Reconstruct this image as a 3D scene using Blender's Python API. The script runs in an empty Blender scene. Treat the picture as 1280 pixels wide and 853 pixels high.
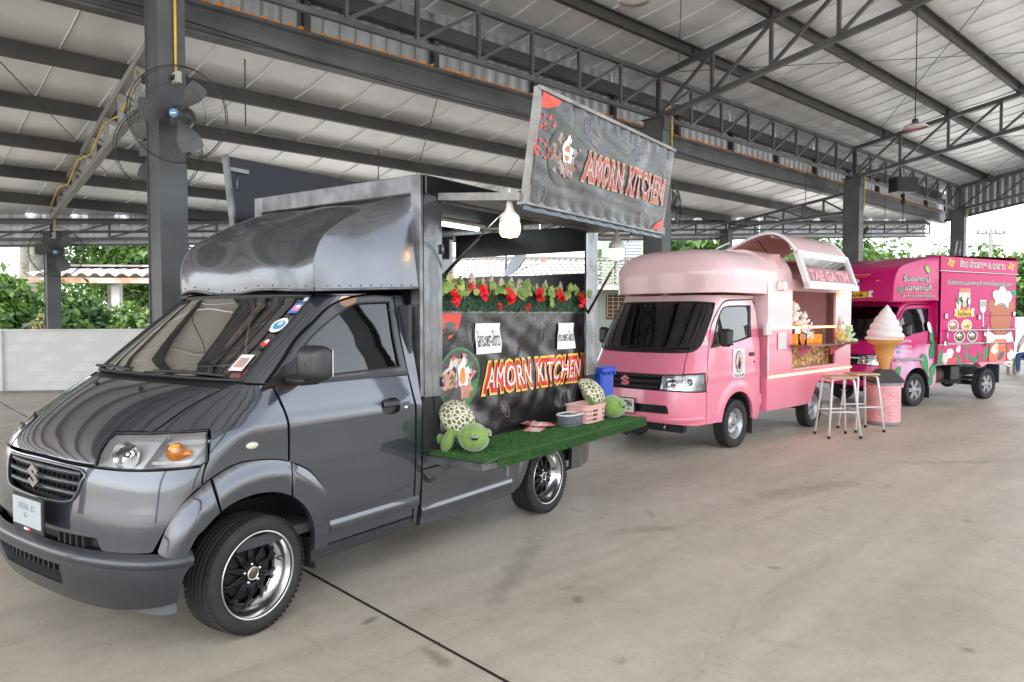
import bpy, bmesh, math, random
import numpy as np
from math import sin, cos, pi, radians, sqrt, atan2, acos, asin
from mathutils import Vector, Matrix
from mathutils.geometry import delaunay_2d_cdt
random.seed(7)
SC = bpy.context.scene
COL = SC.collection
# ---------------------------------------------------------------- camera, sky, sun, exposure
cam_d = bpy.data.cameras.new('camera'); cam_o = bpy.data.objects.new('camera', cam_d); COL.objects.link(cam_o)
cam_o.location = (0, 0, 1.54); cam_o.rotation_euler = (radians(90) - .0356, 0, 0)
cam_d.sensor_width = 36; cam_d.lens = 36*912/1280; cam_d.clip_end = 3000; cam_d.clip_start = .05
SC.camera = cam_o
SUN_EL, SUN_AZ = radians(58), radians(215)        # azimuth clockwise from +Y
w = bpy.data.worlds.new('World'); SC.world = w; w.use_nodes = True
nt = w.node_tree; nt.nodes.clear()
sky = nt.nodes.new('ShaderNodeTexSky'); sky.sky_type = 'NISHITA'; sky.sun_disc = False
sky.sun_elevation = SUN_EL; sky.sun_rotation = SUN_AZ; sky.air_density = 1.0; sky.dust_density = 1.5; sky.ozone_density = 1.0
bg = nt.nodes.new('ShaderNodeBackground'); bg.inputs[1].default_value = .15
wo = nt.nodes.new('ShaderNodeOutputWorld')
hs = nt.nodes.new('ShaderNodeHueSaturation'); hs.inputs['Saturation'].default_value = .30      # bright hazy sky: nearly white
nt.links.new(sky.outputs[0], hs.inputs['Color']); nt.links.new(hs.outputs[0], bg.inputs[0]); nt.links.new(bg.outputs[0], wo.inputs[0])
sd = bpy.data.lights.new('sun', 'SUN'); sd.energy = 1.2; sd.angle = radians(10); sd.color = (1, .95, .88)
so = bpy.data.objects.new('sun', sd); COL.objects.link(so); so.location = (0, 0, 60)
sv = Vector((sin(SUN_AZ)*cos(SUN_EL), cos(SUN_AZ)*cos(SUN_EL), sin(SUN_EL)))
so.rotation_euler = (-sv).to_track_quat('-Z', 'Y').to_euler()
SC.view_settings.view_transform = 'Standard'; SC.view_settings.look = 'None'; SC.view_settings.gamma = 1
SC.view_settings.exposure = 2.25
try:
    SC.cycles.diffuse_bounces = 8; SC.cycles.max_bounces = 12; SC.cycles.transparent_max_bounces = 16
    SC.cycles.sample_clamp_indirect = 8; SC.cycles.caustics_reflective = False; SC.cycles.caustics_refractive = False
    SC.cycles.use_denoising = True
except Exception: pass
# ---------------------------------------------------------------- materials
MATS = {}
def mat(name, col=(.5, .5, .5), rough=.6, metal=0., var=0., vs=6., bump=0., bs=30., coat=0., emit=None, es=1., spec=.5, col2=None, obj=True, detail=3., sheen=0.):
    if name in MATS: return MATS[name]
    m = bpy.data.materials.new(name); m.use_nodes = True; t = m.node_tree; b = t.nodes['Principled BSDF']
    b.inputs['Base Color'].default_value = (*col, 1); b.inputs['Roughness'].default_value = rough
    b.inputs['Metallic'].default_value = metal; b.inputs['Coat Weight'].default_value = coat
    b.inputs['Coat Roughness'].default_value = .04; b.inputs['Coat IOR'].default_value = 1.5 if coat < 1 else 1.75; b.inputs['Specular IOR Level'].default_value = spec
    if sheen: b.inputs['Sheen Weight'].default_value = sheen
    if emit: b.inputs['Emission Color'].default_value = (*emit, 1); b.inputs['Emission Strength'].default_value = es
    tc = t.nodes.new('ShaderNodeTexCoord')
    if var or col2:
        n = t.nodes.new('ShaderNodeTexNoise'); n.inputs['Scale'].default_value = vs; n.inputs['Detail'].default_value = detail
        t.links.new(tc.outputs['Object'], n.inputs['Vector'])
        r = t.nodes.new('ShaderNodeValToRGB'); e = r.color_ramp.elements
        c2 = col2 or tuple(min(1, c*(1+var)) for c in col)
        c1 = col if col2 else tuple(c*(1-var) for c in col)
        e[0].position = .32; e[1].position = .68; e[0].color = (*c1, 1); e[1].color = (*c2, 1)
        t.links.new(n.outputs['Fac'], r.inputs['Fac']); t.links.new(r.outputs['Color'], b.inputs['Base Color'])
    if bump:
        n2 = t.nodes.new('ShaderNodeTexNoise'); n2.inputs['Scale'].default_value = bs; n2.inputs['Detail'].default_value = 4
        t.links.new(tc.outputs['Object'], n2.inputs['Vector'])
        bp = t.nodes.new('ShaderNodeBump'); bp.inputs['Strength'].default_value = bump; bp.inputs['Distance'].default_value = .02
        t.links.new(n2.outputs['Fac'], bp.inputs['Height']); t.links.new(bp.outputs['Normal'], b.inputs['Normal'])
    MATS[name] = m; return m
def glass(name, tint=(.8, .85, .85), refl=1., rough=0.02):
    m = bpy.data.materials.new(name); m.use_nodes = True; t = m.node_tree; t.nodes.clear()
    o = t.nodes.new('ShaderNodeOutputMaterial'); mx = t.nodes.new('ShaderNodeMixShader'); tr = t.nodes.new('ShaderNodeBsdfTransparent')
    gl = t.nodes.new('ShaderNodeBsdfGlossy'); fr = t.nodes.new('ShaderNodeFresnel'); ma = t.nodes.new('ShaderNodeMath')
    tr.inputs[0].default_value = (*tint, 1); gl.inputs['Roughness'].default_value = rough; fr.inputs[0].default_value = 1.5
    ma.operation = 'MULTIPLY'; ma.inputs[1].default_value = refl; ma.use_clamp = True
    t.links.new(fr.outputs[0], ma.inputs[0]); t.links.new(ma.outputs[0], mx.inputs[0]); t.links.new(tr.outputs[0], mx.inputs[1])
    t.links.new(gl.outputs[0], mx.inputs[2]); t.links.new(mx.outputs[0], o.inputs[0]); MATS[name] = m; return m
# ---------------------------------------------------------------- mesh builder
def tube_frames(pts):
    pts = [Vector(p) for p in pts]; fr = []; n = len(pts); up = None
    for i, p in enumerate(pts):
        t = (pts[min(i+1, n-1)] - pts[max(i-1, 0)])
        t = t.normalized() if t.length > 1e-9 else Vector((0, 0, 1))
        if up is None: up = Vector((0, 0, 1)) if abs(t.z) < .9 else Vector((1, 0, 0))
        a = t.cross(up).normalized(); b = a.cross(t).normalized(); up = b; fr.append((p, a, b))
    return fr
class MB:
    def __init__(s): s.v = []; s.f = []; s.m = []; s.s = []; s.M = Matrix.Identity(4)
    def at(s, x=0, y=0, z=0, rx=0, ry=0, rz=0, sc=1):
        s.M = Matrix.Translation((x, y, z)) @ Matrix.Rotation(rz, 4, 'Z') @ Matrix.Rotation(ry, 4, 'Y') @ Matrix.Rotation(rx, 4, 'X') @ Matrix.Diagonal((*( (sc,)*3 if not isinstance(sc, tuple) else sc), 1)); return s
    def mtx(s, M): s.M = M; return s
    def add(s, V, F, m=0, sm=False):
        o = len(s.v); M = s.M
        s.v += [tuple(M @ Vector(v)) for v in V]; s.f += [tuple(i+o for i in f) for f in F]; s.m += [m]*len(F); s.s += [sm]*len(F); return s
    def box(s, c, d, m=0, b=0):
        x, y, z = c; a, e, h = d[0]/2, d[1]/2, d[2]/2
        if not b:
            V = [(x+i*a, y+j*e, z+k*h) for k in (-1, 1) for j in (-1, 1) for i in (-1, 1)]
            return s.add(V, [(0, 2, 3, 1), (4, 5, 7, 6), (0, 1, 5, 4), (2, 6, 7, 3), (0, 4, 6, 2), (1, 3, 7, 5)], m)
        b = min(b, a*.98, e*.98, h*.98); V = []; ix = {}
        for i in (-1, 1):
            for j in (-1, 1):
                for k in (-1, 1):
                    ix[i, j, k] = len(V)
                    V += [(x+i*a, y+j*(e-b), z+k*(h-b)), (x+i*(a-b), y+j*e, z+k*(h-b)), (x+i*(a-b), y+j*(e-b), z+k*h)]
        F = []
        for i in (-1, 1):
            q = [ix[i, j, k] for j, k in ((-1, -1), (1, -1), (1, 1), (-1, 1))]; F.append(tuple(q) if i > 0 else tuple(q[::-1]))
            q = [ix[j, i, k]+1 for j, k in ((-1, -1), (1, -1), (1, 1), (-1, 1))]; F.append(tuple(q[::-1]) if i > 0 else tuple(q))
            q = [ix[j, k, i]+2 for j, k in ((-1, -1), (1, -1), (1, 1), (-1, 1))]; F.append(tuple(q) if i > 0 else tuple(q[::-1]))
        for i in (-1, 1):
            for j in (-1, 1):
                q = (ix[i, j, -1], ix[i, j, 1], ix[i, j, 1]+1, ix[i, j, -1]+1); F.append(q if i*j < 0 else q[::-1])
                q = (ix[i, -1, j], ix[i, 1, j], ix[i, 1, j]+2, ix[i, -1, j]+2); F.append(q if i*j > 0 else q[::-1])
                q = (ix[-1, i, j]+1, ix[1, i, j]+1, ix[1, i, j]+2, ix[-1, i, j]+2); F.append(q if i*j < 0 else q[::-1])
        for (i, j, k), o in ix.items(): F.append((o, o+1, o+2) if i*j*k > 0 else (o, o+2, o+1))
        return s.add(V, F, m)
    def pipe(s, pts, r, n=8, m=0, cap=True, sm=True, flat=None):
        fr = tube_frames(pts); V = []; R = r if isinstance(r, (list, tuple)) else [r]*len(fr)
        for (p, a, b), q in zip(fr, R):
            for k in range(n):
                t = 2*pi*(k+.5)/n; V.append(p + a*(cos(t)*q) + b*(sin(t)*q*(flat or 1)))
        F = [(i*n+k, i*n+(k+1) % n, (i+1)*n+(k+1) % n, (i+1)*n+k) for i in range(len(fr)-1) for k in range(n)]
        s.add(V, F, m, sm)
        if cap:
            l = (len(fr)-1)*n; s.add(V[:n], [tuple(range(n))[::-1]], m); s.add(V[l:], [tuple(range(n))], m)
        return s
    def bar(s, p, q, w_, h, m=0, up=(0, 0, 1)):
        p = Vector(p); q = Vector(q); t = (q-p).normalized(); u = Vector(up)
        if abs(t.dot(u)) > .98: u = Vector((1, 0, 0))
        a = t.cross(u).normalized()*(w_/2); b = a.cross(t).normalized()*(h/2)
        V = [o+i*a+j*b for o in (p, q) for i, j in ((-1, -1), (1, -1), (1, 1), (-1, 1))]
        return s.add(V, [(0, 1, 2, 3)[::-1], (4, 5, 6, 7), (0, 1, 5, 4), (1, 2, 6, 5), (2, 3, 7, 6), (3, 0, 4, 7)], m)
    def prism(s, poly, d, m=0, ax='z', o=0.):      # polygon (a,b) extruded by d from o
        n = len(poly); g = {'z': lambda a, b, c: (a, b, c), 'y': lambda a, b, c: (a, c, b), 'x': lambda a, b, c: (c, a, b)}[ax]
        V = [g(a, b, o) for a, b in poly] + [g(a, b, o+d) for a, b in poly]
        return s.add(V, [tuple(range(n))[::-1], tuple(range(n, 2*n))] + [(i, (i+1) % n, n+(i+1) % n, n+i) for i in range(n)], m)
    def lathe(s, prof, n=24, m=0, ax='z', sm=True, a0=0, a1=2*pi):
        g = {'z': lambda r, h, t: (r*cos(t), r*sin(t), h), 'y': lambda r, h, t: (r*cos(t), h, r*sin(t)), 'x': lambda r, h, t: (h, r*cos(t), r*sin(t))}[ax]
        full = abs(a1-a0-2*pi) < 1e-6; c = n if full else n+1
        V = [g(r, h, a0+(a1-a0)*k/n) for r, h in prof for k in range(c)]
        F = []
        for i in range(len(prof)-1):
            for k in range(n):
                k2 = (k+1) % c; F.append((i*c+k, i*c+k2, (i+1)*c+k2, (i+1)*c+k))
        return s.add(V, F, m, sm)
    def ball(s, c, r, m=0, n=16, k=10, sm=True):
        rx, ry, rz = r if isinstance(r, (tuple, list)) else (r, r, r); V = []; F = []
        for i in range(k+1):
            p = pi*i/k
            for j in range(n): t = 2*pi*j/n; V.append((c[0]+rx*sin(p)*cos(t), c[1]+ry*sin(p)*sin(t), c[2]-rz*cos(p)))
        for i in range(k):
            for j in range(n): F.append((i*n+j, i*n+(j+1) % n, (i+1)*n+(j+1) % n, (i+1)*n+j))
        return s.add(V, F, m, sm)
    def grid(s, fn, nu, nv, m=0, sm=True):
        V = [fn(i/nu, j/nv) for i in range(nu+1) for j in range(nv+1)]; c = nv+1
        return s.add(V, [(i*c+j, (i+1)*c+j, (i+1)*c+j+1, i*c+j+1) for i in range(nu) for j in range(nv)], m, sm)
    def mesh(s, name, mats):
        me = bpy.data.meshes.new(name); me.from_pydata([tuple(v) for v in s.v], [], s.f)
        for m in (mats if isinstance(mats, (list, tuple)) else [mats]): me.materials.append(m)
        me.polygons.foreach_set('material_index', s.m); me.polygons.foreach_set('use_smooth', s.s)
        me.update(); return me
def link(o, parent=None):
    COL.objects.link(o)
    if parent is not None: o.parent = parent
    return o
def part(name, mb, mats, parent=None, label=None, me=None, fix=True, **k):
    me = me or mb.mesh(name, mats)
    if fix and mb is not None:
        bm = bmesh.new(); bm.from_mesh(me); bmesh.ops.remove_doubles(bm, verts=bm.verts, dist=1e-5); bmesh.ops.recalc_face_normals(bm, faces=bm.faces); bm.to_mesh(me); bm.free()
    o = link(bpy.data.objects.new(name, me), parent)
    if label: o['label'] = label
    for a, b in k.items(): o[a] = b
    return o
def thing(name, label, cat, loc=(0, 0, 0), rz=0, group=None):
    o = link(bpy.data.objects.new(name, None)); o.empty_display_size = .1; o.location = loc; o.rotation_euler = (0, 0, rz)
    o['label'] = label; o['category'] = cat
    if group: o['group'] = group
    return o
def solo(name, mb, mats, label, cat, loc=(0, 0, 0), rz=0, group=None, **k):
    o = part(name, mb, mats, None, label, **k); o['category'] = cat; o.location = loc; o.rotation_euler = (0, 0, rz)
    if group: o['group'] = group
    return o
def copy_tree(o, label=None, parent=None):
    c = o.copy(); COL.objects.link(c); c.parent = parent
    if label: c['label'] = label
    for ch in list(o.children): copy_tree(ch, None, c)
    return c
def text_mesh(s, size=.1, off=0., ext=0., sx=1., spacing=1., shear=0.):
    cu = bpy.data.curves.new('lettering', 'FONT'); cu.body = s; cu.size = size; cu.align_x = 'CENTER'; cu.align_y = 'CENTER'
    cu.offset = off; cu.extrude = ext; cu.space_character = spacing; cu.shear = shear; cu.resolution_u = 3
    o = bpy.data.objects.new('lettering', cu); COL.objects.link(o)
    bpy.context.view_layer.update()
    me = bpy.data.meshes.new_from_object(o.evaluated_get(bpy.context.evaluated_depsgraph_get()))
    bpy.data.objects.remove(o); bpy.data.curves.remove(cu)
    for v in me.vertices: v.co.x *= sx
    return me
def text_part(name, s, m, parent, M, size=.1, off=0., ext=.0015, sx=1., fit=None, spacing=1., label=None, warp=None, bold=0.):
    me = text_mesh(s, size, off+bold, ext, 1, spacing)
    if fit:
        xs = [v.co.x for v in me.vertices]; ys = [v.co.y for v in me.vertices]
        if xs:
            w_, h_ = max(xs)-min(xs), max(ys)-min(ys); cx, cy = (max(xs)+min(xs))/2, (max(ys)+min(ys))/2
            kx = fit[0]/w_ if fit[0] else 1; ky = fit[1]/h_ if fit[1] else kx
            for v in me.vertices: v.co.x = (v.co.x-cx)*kx; v.co.y = (v.co.y-cy)*ky
    if warp:
        bm = bmesh.new(); bm.from_mesh(me); bmesh.ops.triangulate(bm, faces=bm.faces)
        for _ in range(3):
            e = [e for e in bm.edges if e.calc_length() > .04]
            if not e: break
            bmesh.ops.subdivide_edges(bm, edges=e, cuts=1); bmesh.ops.triangulate(bm, faces=bm.faces)
        bm.to_mesh(me); bm.free()
        for v in me.vertices: v.co = warp(v.co)
    else: me.transform(M)
    me.materials.clear(); me.materials.append(m)
    o = link(bpy.data.objects.new(name, me), parent)
    if label: o['label'] = label
    return o
# near side of a vehicle: text reads along +x, faces -y
def side_M(x, y, z, tilt=0.): return Matrix.Translation((x, y, z)) @ Matrix.Rotation(radians(90)+tilt, 4, 'X')
def front_M(x, y, z, tilt=0.): return Matrix.Translation((x, y, z)) @ Matrix.Rotation(radians(-90), 4, 'Z') @ Matrix.Rotation(radians(90)+tilt, 4, 'X')
# ---------------------------------------------------------------- shared materials
steel = mat('grey_painted_steel', (.078, .082, .085), .5, .1, var=.3, vs=1.7, bump=.06, detail=8)
steel_d = mat('dark_painted_steel', (.050, .049, .047), .55, .1, var=.35, vs=1.3, detail=8)
black = mat('black_plastic', (.012, .012, .013), .45, bump=.02, bs=200)
blackm = mat('matte_black', (.015, .015, .016), .8)
rubber = mat('tyre_rubber', (.018, .018, .019), .75, var=.25, vs=12)
chrome = mat('polished_metal', (.75, .75, .74), .14, 1.)
alu = mat('brushed_metal', (.55, .55, .55), .32, 1., var=.1, vs=8)
white = mat('white_paint', (.78, .78, .76), .45, var=.03)
wire_y = mat('yellow_conduit', (.75, .5, .08), .5)
orange_foam = mat('orange_foam', (.75, .28, .03), .8, var=.2, vs=20)
# ================================================================= the open sided steel hall
HB = .8282; HP = Vector((-3.62, 7.71, 0)); HD = Vector((sin(HB), cos(HB), 0)); HN = Vector((-cos(HB), sin(HB), 0))
HM = Matrix(((HD.x, HN.x, 0, HP.x), (HD.y, HN.y, 0, HP.y), (0, 0, 1, 0), (0, 0, 0, 1)))   # (a along row, e behind row, z)
def HW(a, e, z=0): return HM @ Vector((a, e, z))
hall = thing('market_hall', 'open sided steel hall with silver lined roof over the parked food trucks', 'hall')
hall.matrix_world = HM
ROW = 8.53
def eback(a): return 9.18 - .3316*(a-.63)
def lean_z(e): return 4.80 - .16*(e-.75)          # underside of purlins, lean-to
def main_z(e): return 5.94 - .167*e               # underside of purlins, main roof
def foil(nm='silver_foil_insulation', met=.2, lo=(.82, .82, .80, 1), hi=(.96, .96, .94, 1)):
    m = bpy.data.materials.new(nm); m.use_nodes = True; t = m.node_tree; b = t.nodes['Principled BSDF']
    b.inputs['Metallic'].default_value = met; b.inputs['Roughness'].default_value = .45
    tc = t.nodes.new('ShaderNodeTexCoord'); n = t.nodes.new('ShaderNodeTexNoise'); n.inputs['Scale'].default_value = 1.3; n.inputs['Detail'].default_value = 4
    r = t.nodes.new('ShaderNodeValToRGB'); e = r.color_ramp.elements; e[0].position = .3; e[1].position = .75; e[0].color = lo; e[1].color = hi
    t.links.new(tc.outputs['Object'], n.inputs['Vector']); t.links.new(n.outputs['Fac'], r.inputs['Fac'])
    # woven grid of the foil
    bk = t.nodes.new('ShaderNodeTexBrick'); bk.inputs['Scale'].default_value = 28; bk.inputs['Mortar Size'].default_value = .06; bk.offset = 0
    bk.inputs['Color1'].default_value = (1, 1, 1, 1); bk.inputs['Color2'].default_value = (1, 1, 1, 1); bk.inputs['Mortar'].default_value = (.86, .86, .86, 1); bk.inputs['Brick Width'].default_value = .5; bk.inputs['Row Height'].default_value = .5
    t.links.new(tc.outputs['Object'], bk.inputs['Vector'])
    mx = t.nodes.new('ShaderNodeMix'); mx.data_type = 'RGBA'; mx.blend_type = 'MULTIPLY'; mx.inputs[0].default_value = .7
    t.links.new(r.outputs['Color'], mx.inputs[6]); t.links.new(bk.outputs['Color'], mx.inputs[7]); t.links.new(mx.outputs[2], b.inputs['Base Color'])
    n2 = t.nodes.new('ShaderNodeTexNoise'); n2.inputs['Scale'].default_value = 2.2; n2.inputs['Detail'].default_value = 5
    t.links.new(tc.outputs['Object'], n2.inputs['Vector']); bp = t.nodes.new('ShaderNodeBump'); bp.inputs['Strength'].default_value = .35; bp.inputs['Distance'].default_value = .05
    t.links.new(n2.outputs['Fac'], bp.inputs['Height']); t.links.new(bp.outputs['Normal'], b.inputs['Normal']); return m
foil2 = foil('dull_silver_foil', .45, (.62, .66, .68, 1), (.92, .95, .96, 1)); foil = foil(met=.5, lo=(.84, .85, .86, 1), hi=(.97, .98, .98, 1))
tin = mat('corrugated_tin', (.36, .37, .38), .42, .6, var=.12, vs=2)
tin_top = mat('roof_tin_outside', (.5, .5, .5), .5, .5)
A0, A1 = -10.4, 26.6
E_NEAR = -10.1
RIDGE = -9.7
def strip(name, a0, a1, prof, zf, drop=0., th=.02):
    """roof sheet: foil underside, pan with two standing seams, laid along e"""
    mb = MB(); cells = [(a0+.004, 0), (a0+.012, .018), (a1-.012, .018), (a1-.004, 0)]
    E = prof; V = []; F = []
    for e in E:
        for a, dz in cells: V.append((a, e, zf(e)+dz))
    c = 4
    for i in range(len(E)-1):
        for j in range(3): F.append((i*c+j, (i+1)*c+j, (i+1)*c+j+1, i*c+j+1))
    mb.add(V, F, 0); mb.add([(x, y, z+.03) for x, y, z in V], F, 1)
    return mb
def lean_foil(e): return lean_z(e)+.20
def main_foil(e):
    return (main_z(e) if e > RIDGE else main_z(RIDGE)-.167*(RIDGE-e)) + .20
a = A0; k = 0
while a < A1:
    a2 = min(a+.76, A1); eb = min(eback(a), eback(a2)) + .45
    es = [.80+.37*j for j in range(int((max(eb, 1.3)-.80)/.37)+1)] + [max(eb, 1.3)]
    part('roof_sheet', strip('s', a, a2, es, lambda e: lean_foil(e)-.035*abs(sin(pi*(e-.75)/1.48))), [foil, tin_top], hall, fix=False)
    a = a2
a = A0
while a < A1:
    a2 = min(a+.62, A1)
    part('roof_sheet', strip('s', a, a2, [.95]+[.73-.3625*j for j in range(29)]+[E_NEAR], lambda e: main_foil(e)-.035*abs(sin(pi*(e+.72)/1.45))), [foil2, tin_top], hall, fix=False)
    a = a2
def cpurlin(a0, a1, e, z, h=.2, wd=.075, t=.006, s=1):
    mb = MB(); p = [(0, 0), (wd, 0), (wd, .02), (wd-t, .02), (wd-t, t), (t, t), (t, h-t), (wd-t, h-t), (wd-t, h-.02), (wd, h-.02), (wd, h), (0, h)]
    p = [(e+s*(x-wd/2), z+y) for x, y in p]; mb.prism(p, a1-a0, 0, 'x', a0); return mb
e = .75+1.48
while e < 13.4:
    aend = min(A1, (9.18-e)/.3316+.63+.1)
    if aend > A0+1: part('purlin', cpurlin(A0, aend, e, lean_z(e), .195), steel_d, hall)
    e += 1.48
for e in [-.72-1.45*k for k in range(7)]:
    z = main_foil(e)-.2
    part('purlin', cpurlin(A0, A1, e, z, .195, .09, s=-1), steel_d, hall)
# eave girt, gutter beam, cladding, orange foam, mullions
mb = MB(); mb.box(((A0+A1)/2, .70, 5.72), (A1-A0, .06, .24)); mb.box(((A0+A1)/2, .66, 5.59), (A1-A0, .14, .012)); part('girt', mb, steel_d, hall)
mb = MB(); mb.prism([(.66, 4.80), (.84, 4.80), (.84, 5.19), (.66, 5.19), (.66, 5.15), (.70, 5.12), (.70, 4.86), (.66, 4.83)], A1-A0, 0, 'x', A0); part('gutter_beam', mb, steel, hall)
mb = MB(); mb.pipe([(A0, .685, 5.178), (A1, .685, 5.178)], .016, 5); part('beam_lip', mb, steel_d, hall)
a = A0
while a < A1:
    a2 = min(a+2.06, A1); mb = MB(); n = int(round((a2-a)/.06)); V = []
    prof = [0, .0, .03, .03]
    for i in range(n+1):
        x = a-.01+(a2-a+.02)*i/n; y = .80+(.028 if i % 4 in (1, 2) else 0) - .05; V += [(x, y, 5.19), (x, y, 6.03)]
    mb.add(V, [(2*i, 2*i+2, 2*i+3, 2*i+1) for i in range(n)]); part('wall_sheet', mb, tin, hall, fix=False)
    mb = MB(); mb.box((a2, .72, 5.40), (.09, .1, .41)); part('mullion', mb, steel_d, hall)
    mb = MB(); fn = []
    for i in range(48):
        x = a+(a2-a)*i/47; up = .03+.035*random.random() if (i % 4 in (1, 2)) else .012+.01*random.random(); fn += [(x, .715-.02*random.random(), 5.188), (x, .70-.03*random.random(), 5.19+up)]
    mb.add(fn, [(2*i, 2*i+2, 2*i+3, 2*i+1) for i in range(47)], 0, True)
    mb.add([(x, y+.03, z) for x, y, z in fn], [(2*i, 2*i+2, 2*i+3, 2*i+1) for i in range(47)], 0, True)
    part('foam_strip', mb, orange_foam, hall, fix=False)
    a = a2
# pillars
def pillar(a, e, h, wa=.27, we=.42, name='pillar'):
    mb = MB(); t = .018
    mb.box((0, we/2-t/2, h/2), (wa, t, h)); mb.box((0, -we/2+t/2, h/2), (wa, t, h)); mb.box((wa*.18, 0, h/2), (.014, we-2*t-.002, h))
    mb.box((-wa*.42, 0, h/2), (.012, we-2*t-.002, h))
    mb.box((0, 0, .01), (wa+.16, we+.14, .02)); mb.box((0, 0, h+.008), (wa+.1, we+.08, .016))
    mb.at()
    o = part(name, mb, steel, hall); o.location = (a, e, 0); return o
for k in range(-1, 4): pillar(ROW*k, 0, 5.1)
for k in range(0, 3):
    a = .63 + 8.4*.951*k if k else .63
    a = (.63, 8.53, 17.06)[k]; o = pillar(a, eback(a), lean_z(eback(a))-.02-.24, .24, .3)
for k in (-1, 0, 1, 2, 3): pillar(ROW*k, -9.85, main_foil(-9.85)-.5, .27, .42)
# lattice trusses: chords + web members as sub-parts
def lattice(p0, p1, z0f, z1f, n, cw=.07, ww=.05, flip=False, mt=steel, closed=True):
    """p0,p1 (a,e) ends; z0f(t), z1f(t) chord heights"""
    P = lambda t, z: Vector((p0[0]+(p1[0]-p0[0])*t, p0[1]+(p1[1]-p0[1])*t, z))
    mb = MB(); mb.bar(P(0, z1f(0)), P(1, z1f(1)), cw, cw); tr = part('truss', mb, mt, hall)
    mb = MB(); mb.bar(P(0, z0f(0)), P(1, z0f(1)), cw, cw); part('chord', mb, mt, tr)
    for i in range(n+1):
        t = i/n
        if 0 < i < n or closed: mb = MB(); mb.bar(P(t, z0f(t)+cw/2), P(t, z1f(t)-cw/2), ww, ww); part('strut', mb, mt, tr)
        if i < n:
            t2 = (i+1)/n; mb = MB(); lo, hi = (t, t2) if not flip else (t2, t)
            mb.bar(P(lo, z0f(lo)+cw*.4), P(hi, z1f(hi)-cw*.4), ww*.9, ww*.9); part('brace', mb, mt, tr)
    return tr
for k in range(-1, 3): lattice((ROW*k, 0), (ROW*(k+1), 0), lambda t: 5.16, lambda t: 5.90, 8)
for k in range(0, 4):
    o = lattice((ROW*k, -.05), (ROW*k, -.05+RIDGE), lambda t: 5.14+.167*9.7*t, lambda t: 5.90+.167*9.7*t, 9, .085, .055)
lattice((0, .22), (.63, eback(.63)-.1), lambda t: 4.02-.52*t, lambda t: 4.56-.80*t, 9, .09, .06, mt=mat('pale_grey_steel', (.26, .26, .25), .5, .1, var=.1, vs=3))
for k in (1, 2): 
    a = ROW*k; lattice((a, .22), (a, eback(a)-.1), lambda t: lean_z(.75)-.55 - .13*t, lambda t, a=a: lean_z(.75)-.06+(lean_z(eback(a))-lean_z(.75))*t, 6, .07, .05)
# back edge: lattice + corrugated fascia, following the skewed boundary
nb = 4; cut = [A0, .63, 8.53, 17.06, 25.6]
for i in range(4):
    a, b = cut[i], cut[i+1]
    zt = lambda t, a=a, b=b: lean_z(eback(a+(b-a)*t))-.03
    lattice((a, eback(a)), (b, eback(b)), lambda t, zt=zt: zt(t)-.34, zt, 8 if i else 12, .06, .04)
for i in range(10):
    a, b = A0+i*(25.9-A0)/10, A0+(i+1)*(25.9-A0)/10; mb = MB(); V = []; n = int(round((b-a)*1.08/.06))
    for j in range(n+1):
        x = a+(b-a)*j/n; ee = eback(x)+.3+(.025 if j % 4 in (1, 2) else 0); zz = lean_z(eback(x)); V += [(x, ee, zz-.50), (x, ee, zz+.32)]
    mb.add(V, [(2*j, 2*j+2, 2*j+3, 2*j+1) for j in range(n)]); part('fascia_sheet', mb, mat('pale_tin', (.62, .64, .66), .45, .25, var=.1, vs=2), hall, fix=False)
mb = MB(); 
for z in (-.48, -.2, .05): mb.bar((A0, eback(A0)+.26, lean_z(eback(A0))+z), (25.9, eback(25.9)+.26, lean_z(eback(25.9))+z), .04, .05)
part('fascia_rail', mb, steel, hall)
# end gable fascia beyond the last pillar
for i in range(5):
    e0, e1 = .6-i*2.1, .6-(i+1)*2.1; mb = MB(); V = []; n = 40
    for j in range(n+1):
        ee = e0+(e1-e0)*j/n; zz = main_z(ee); V += [(26.2+(.025 if j % 4 in (1, 2) else 0), ee, zz-1.0), (26.2+(.025 if j % 4 in (1, 2) else 0), ee, zz+.2)]
    mb.add(V, [(2*j, 2*j+2, 2*j+3, 2*j+1) for j in range(n)]); part('fascia_sheet', mb, tin, hall, fix=False)
mb = MB(); mb.bar((26.12, .6, main_z(.6)-1.0), (26.12, -9.9, main_z(-9.9)-1.0), .05, .08); part('fascia_rail', mb, steel, hall)
# tie rods and hanging rods
def rod(p, q, r=.007, m=steel_d, name='tie_rod'):
    mb = MB(); mb.pipe([p, q], r, 5); return part(name, mb, m, hall)
def mr(a, e, d=.1): return (a, e, main_foil(e)-d)
for k in (1, 2):
    a = ROW*k
    rod(mr(a+.1, -.4, .3), mr(a+8.4, -6.2, .3)); rod(mr(a+8.4, -.4, .3), mr(a+.1, -6.2, .3)); rod(mr(a+.1, -6.2, .3), mr(a+8.4, -9.6, .3))
rod(mr(8.6, -.4, .3), mr(.4, -6.2, .3))
for a in (-2., 4.2, 6.4): rod((a, .9, lean_z(.9)+.05), (a+3.2, 6.5, lean_z(6.5)+.02), .007)
for a, e, L in ((1.35, 1.2, .75), (15.0, .3, .9), (20.0, .3, .8), (4.6, 3.2, .45)): rod((a, e, lean_z(e)+.1), (a, e, lean_z(e)-L), .009, name='hanging_rod')
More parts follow.
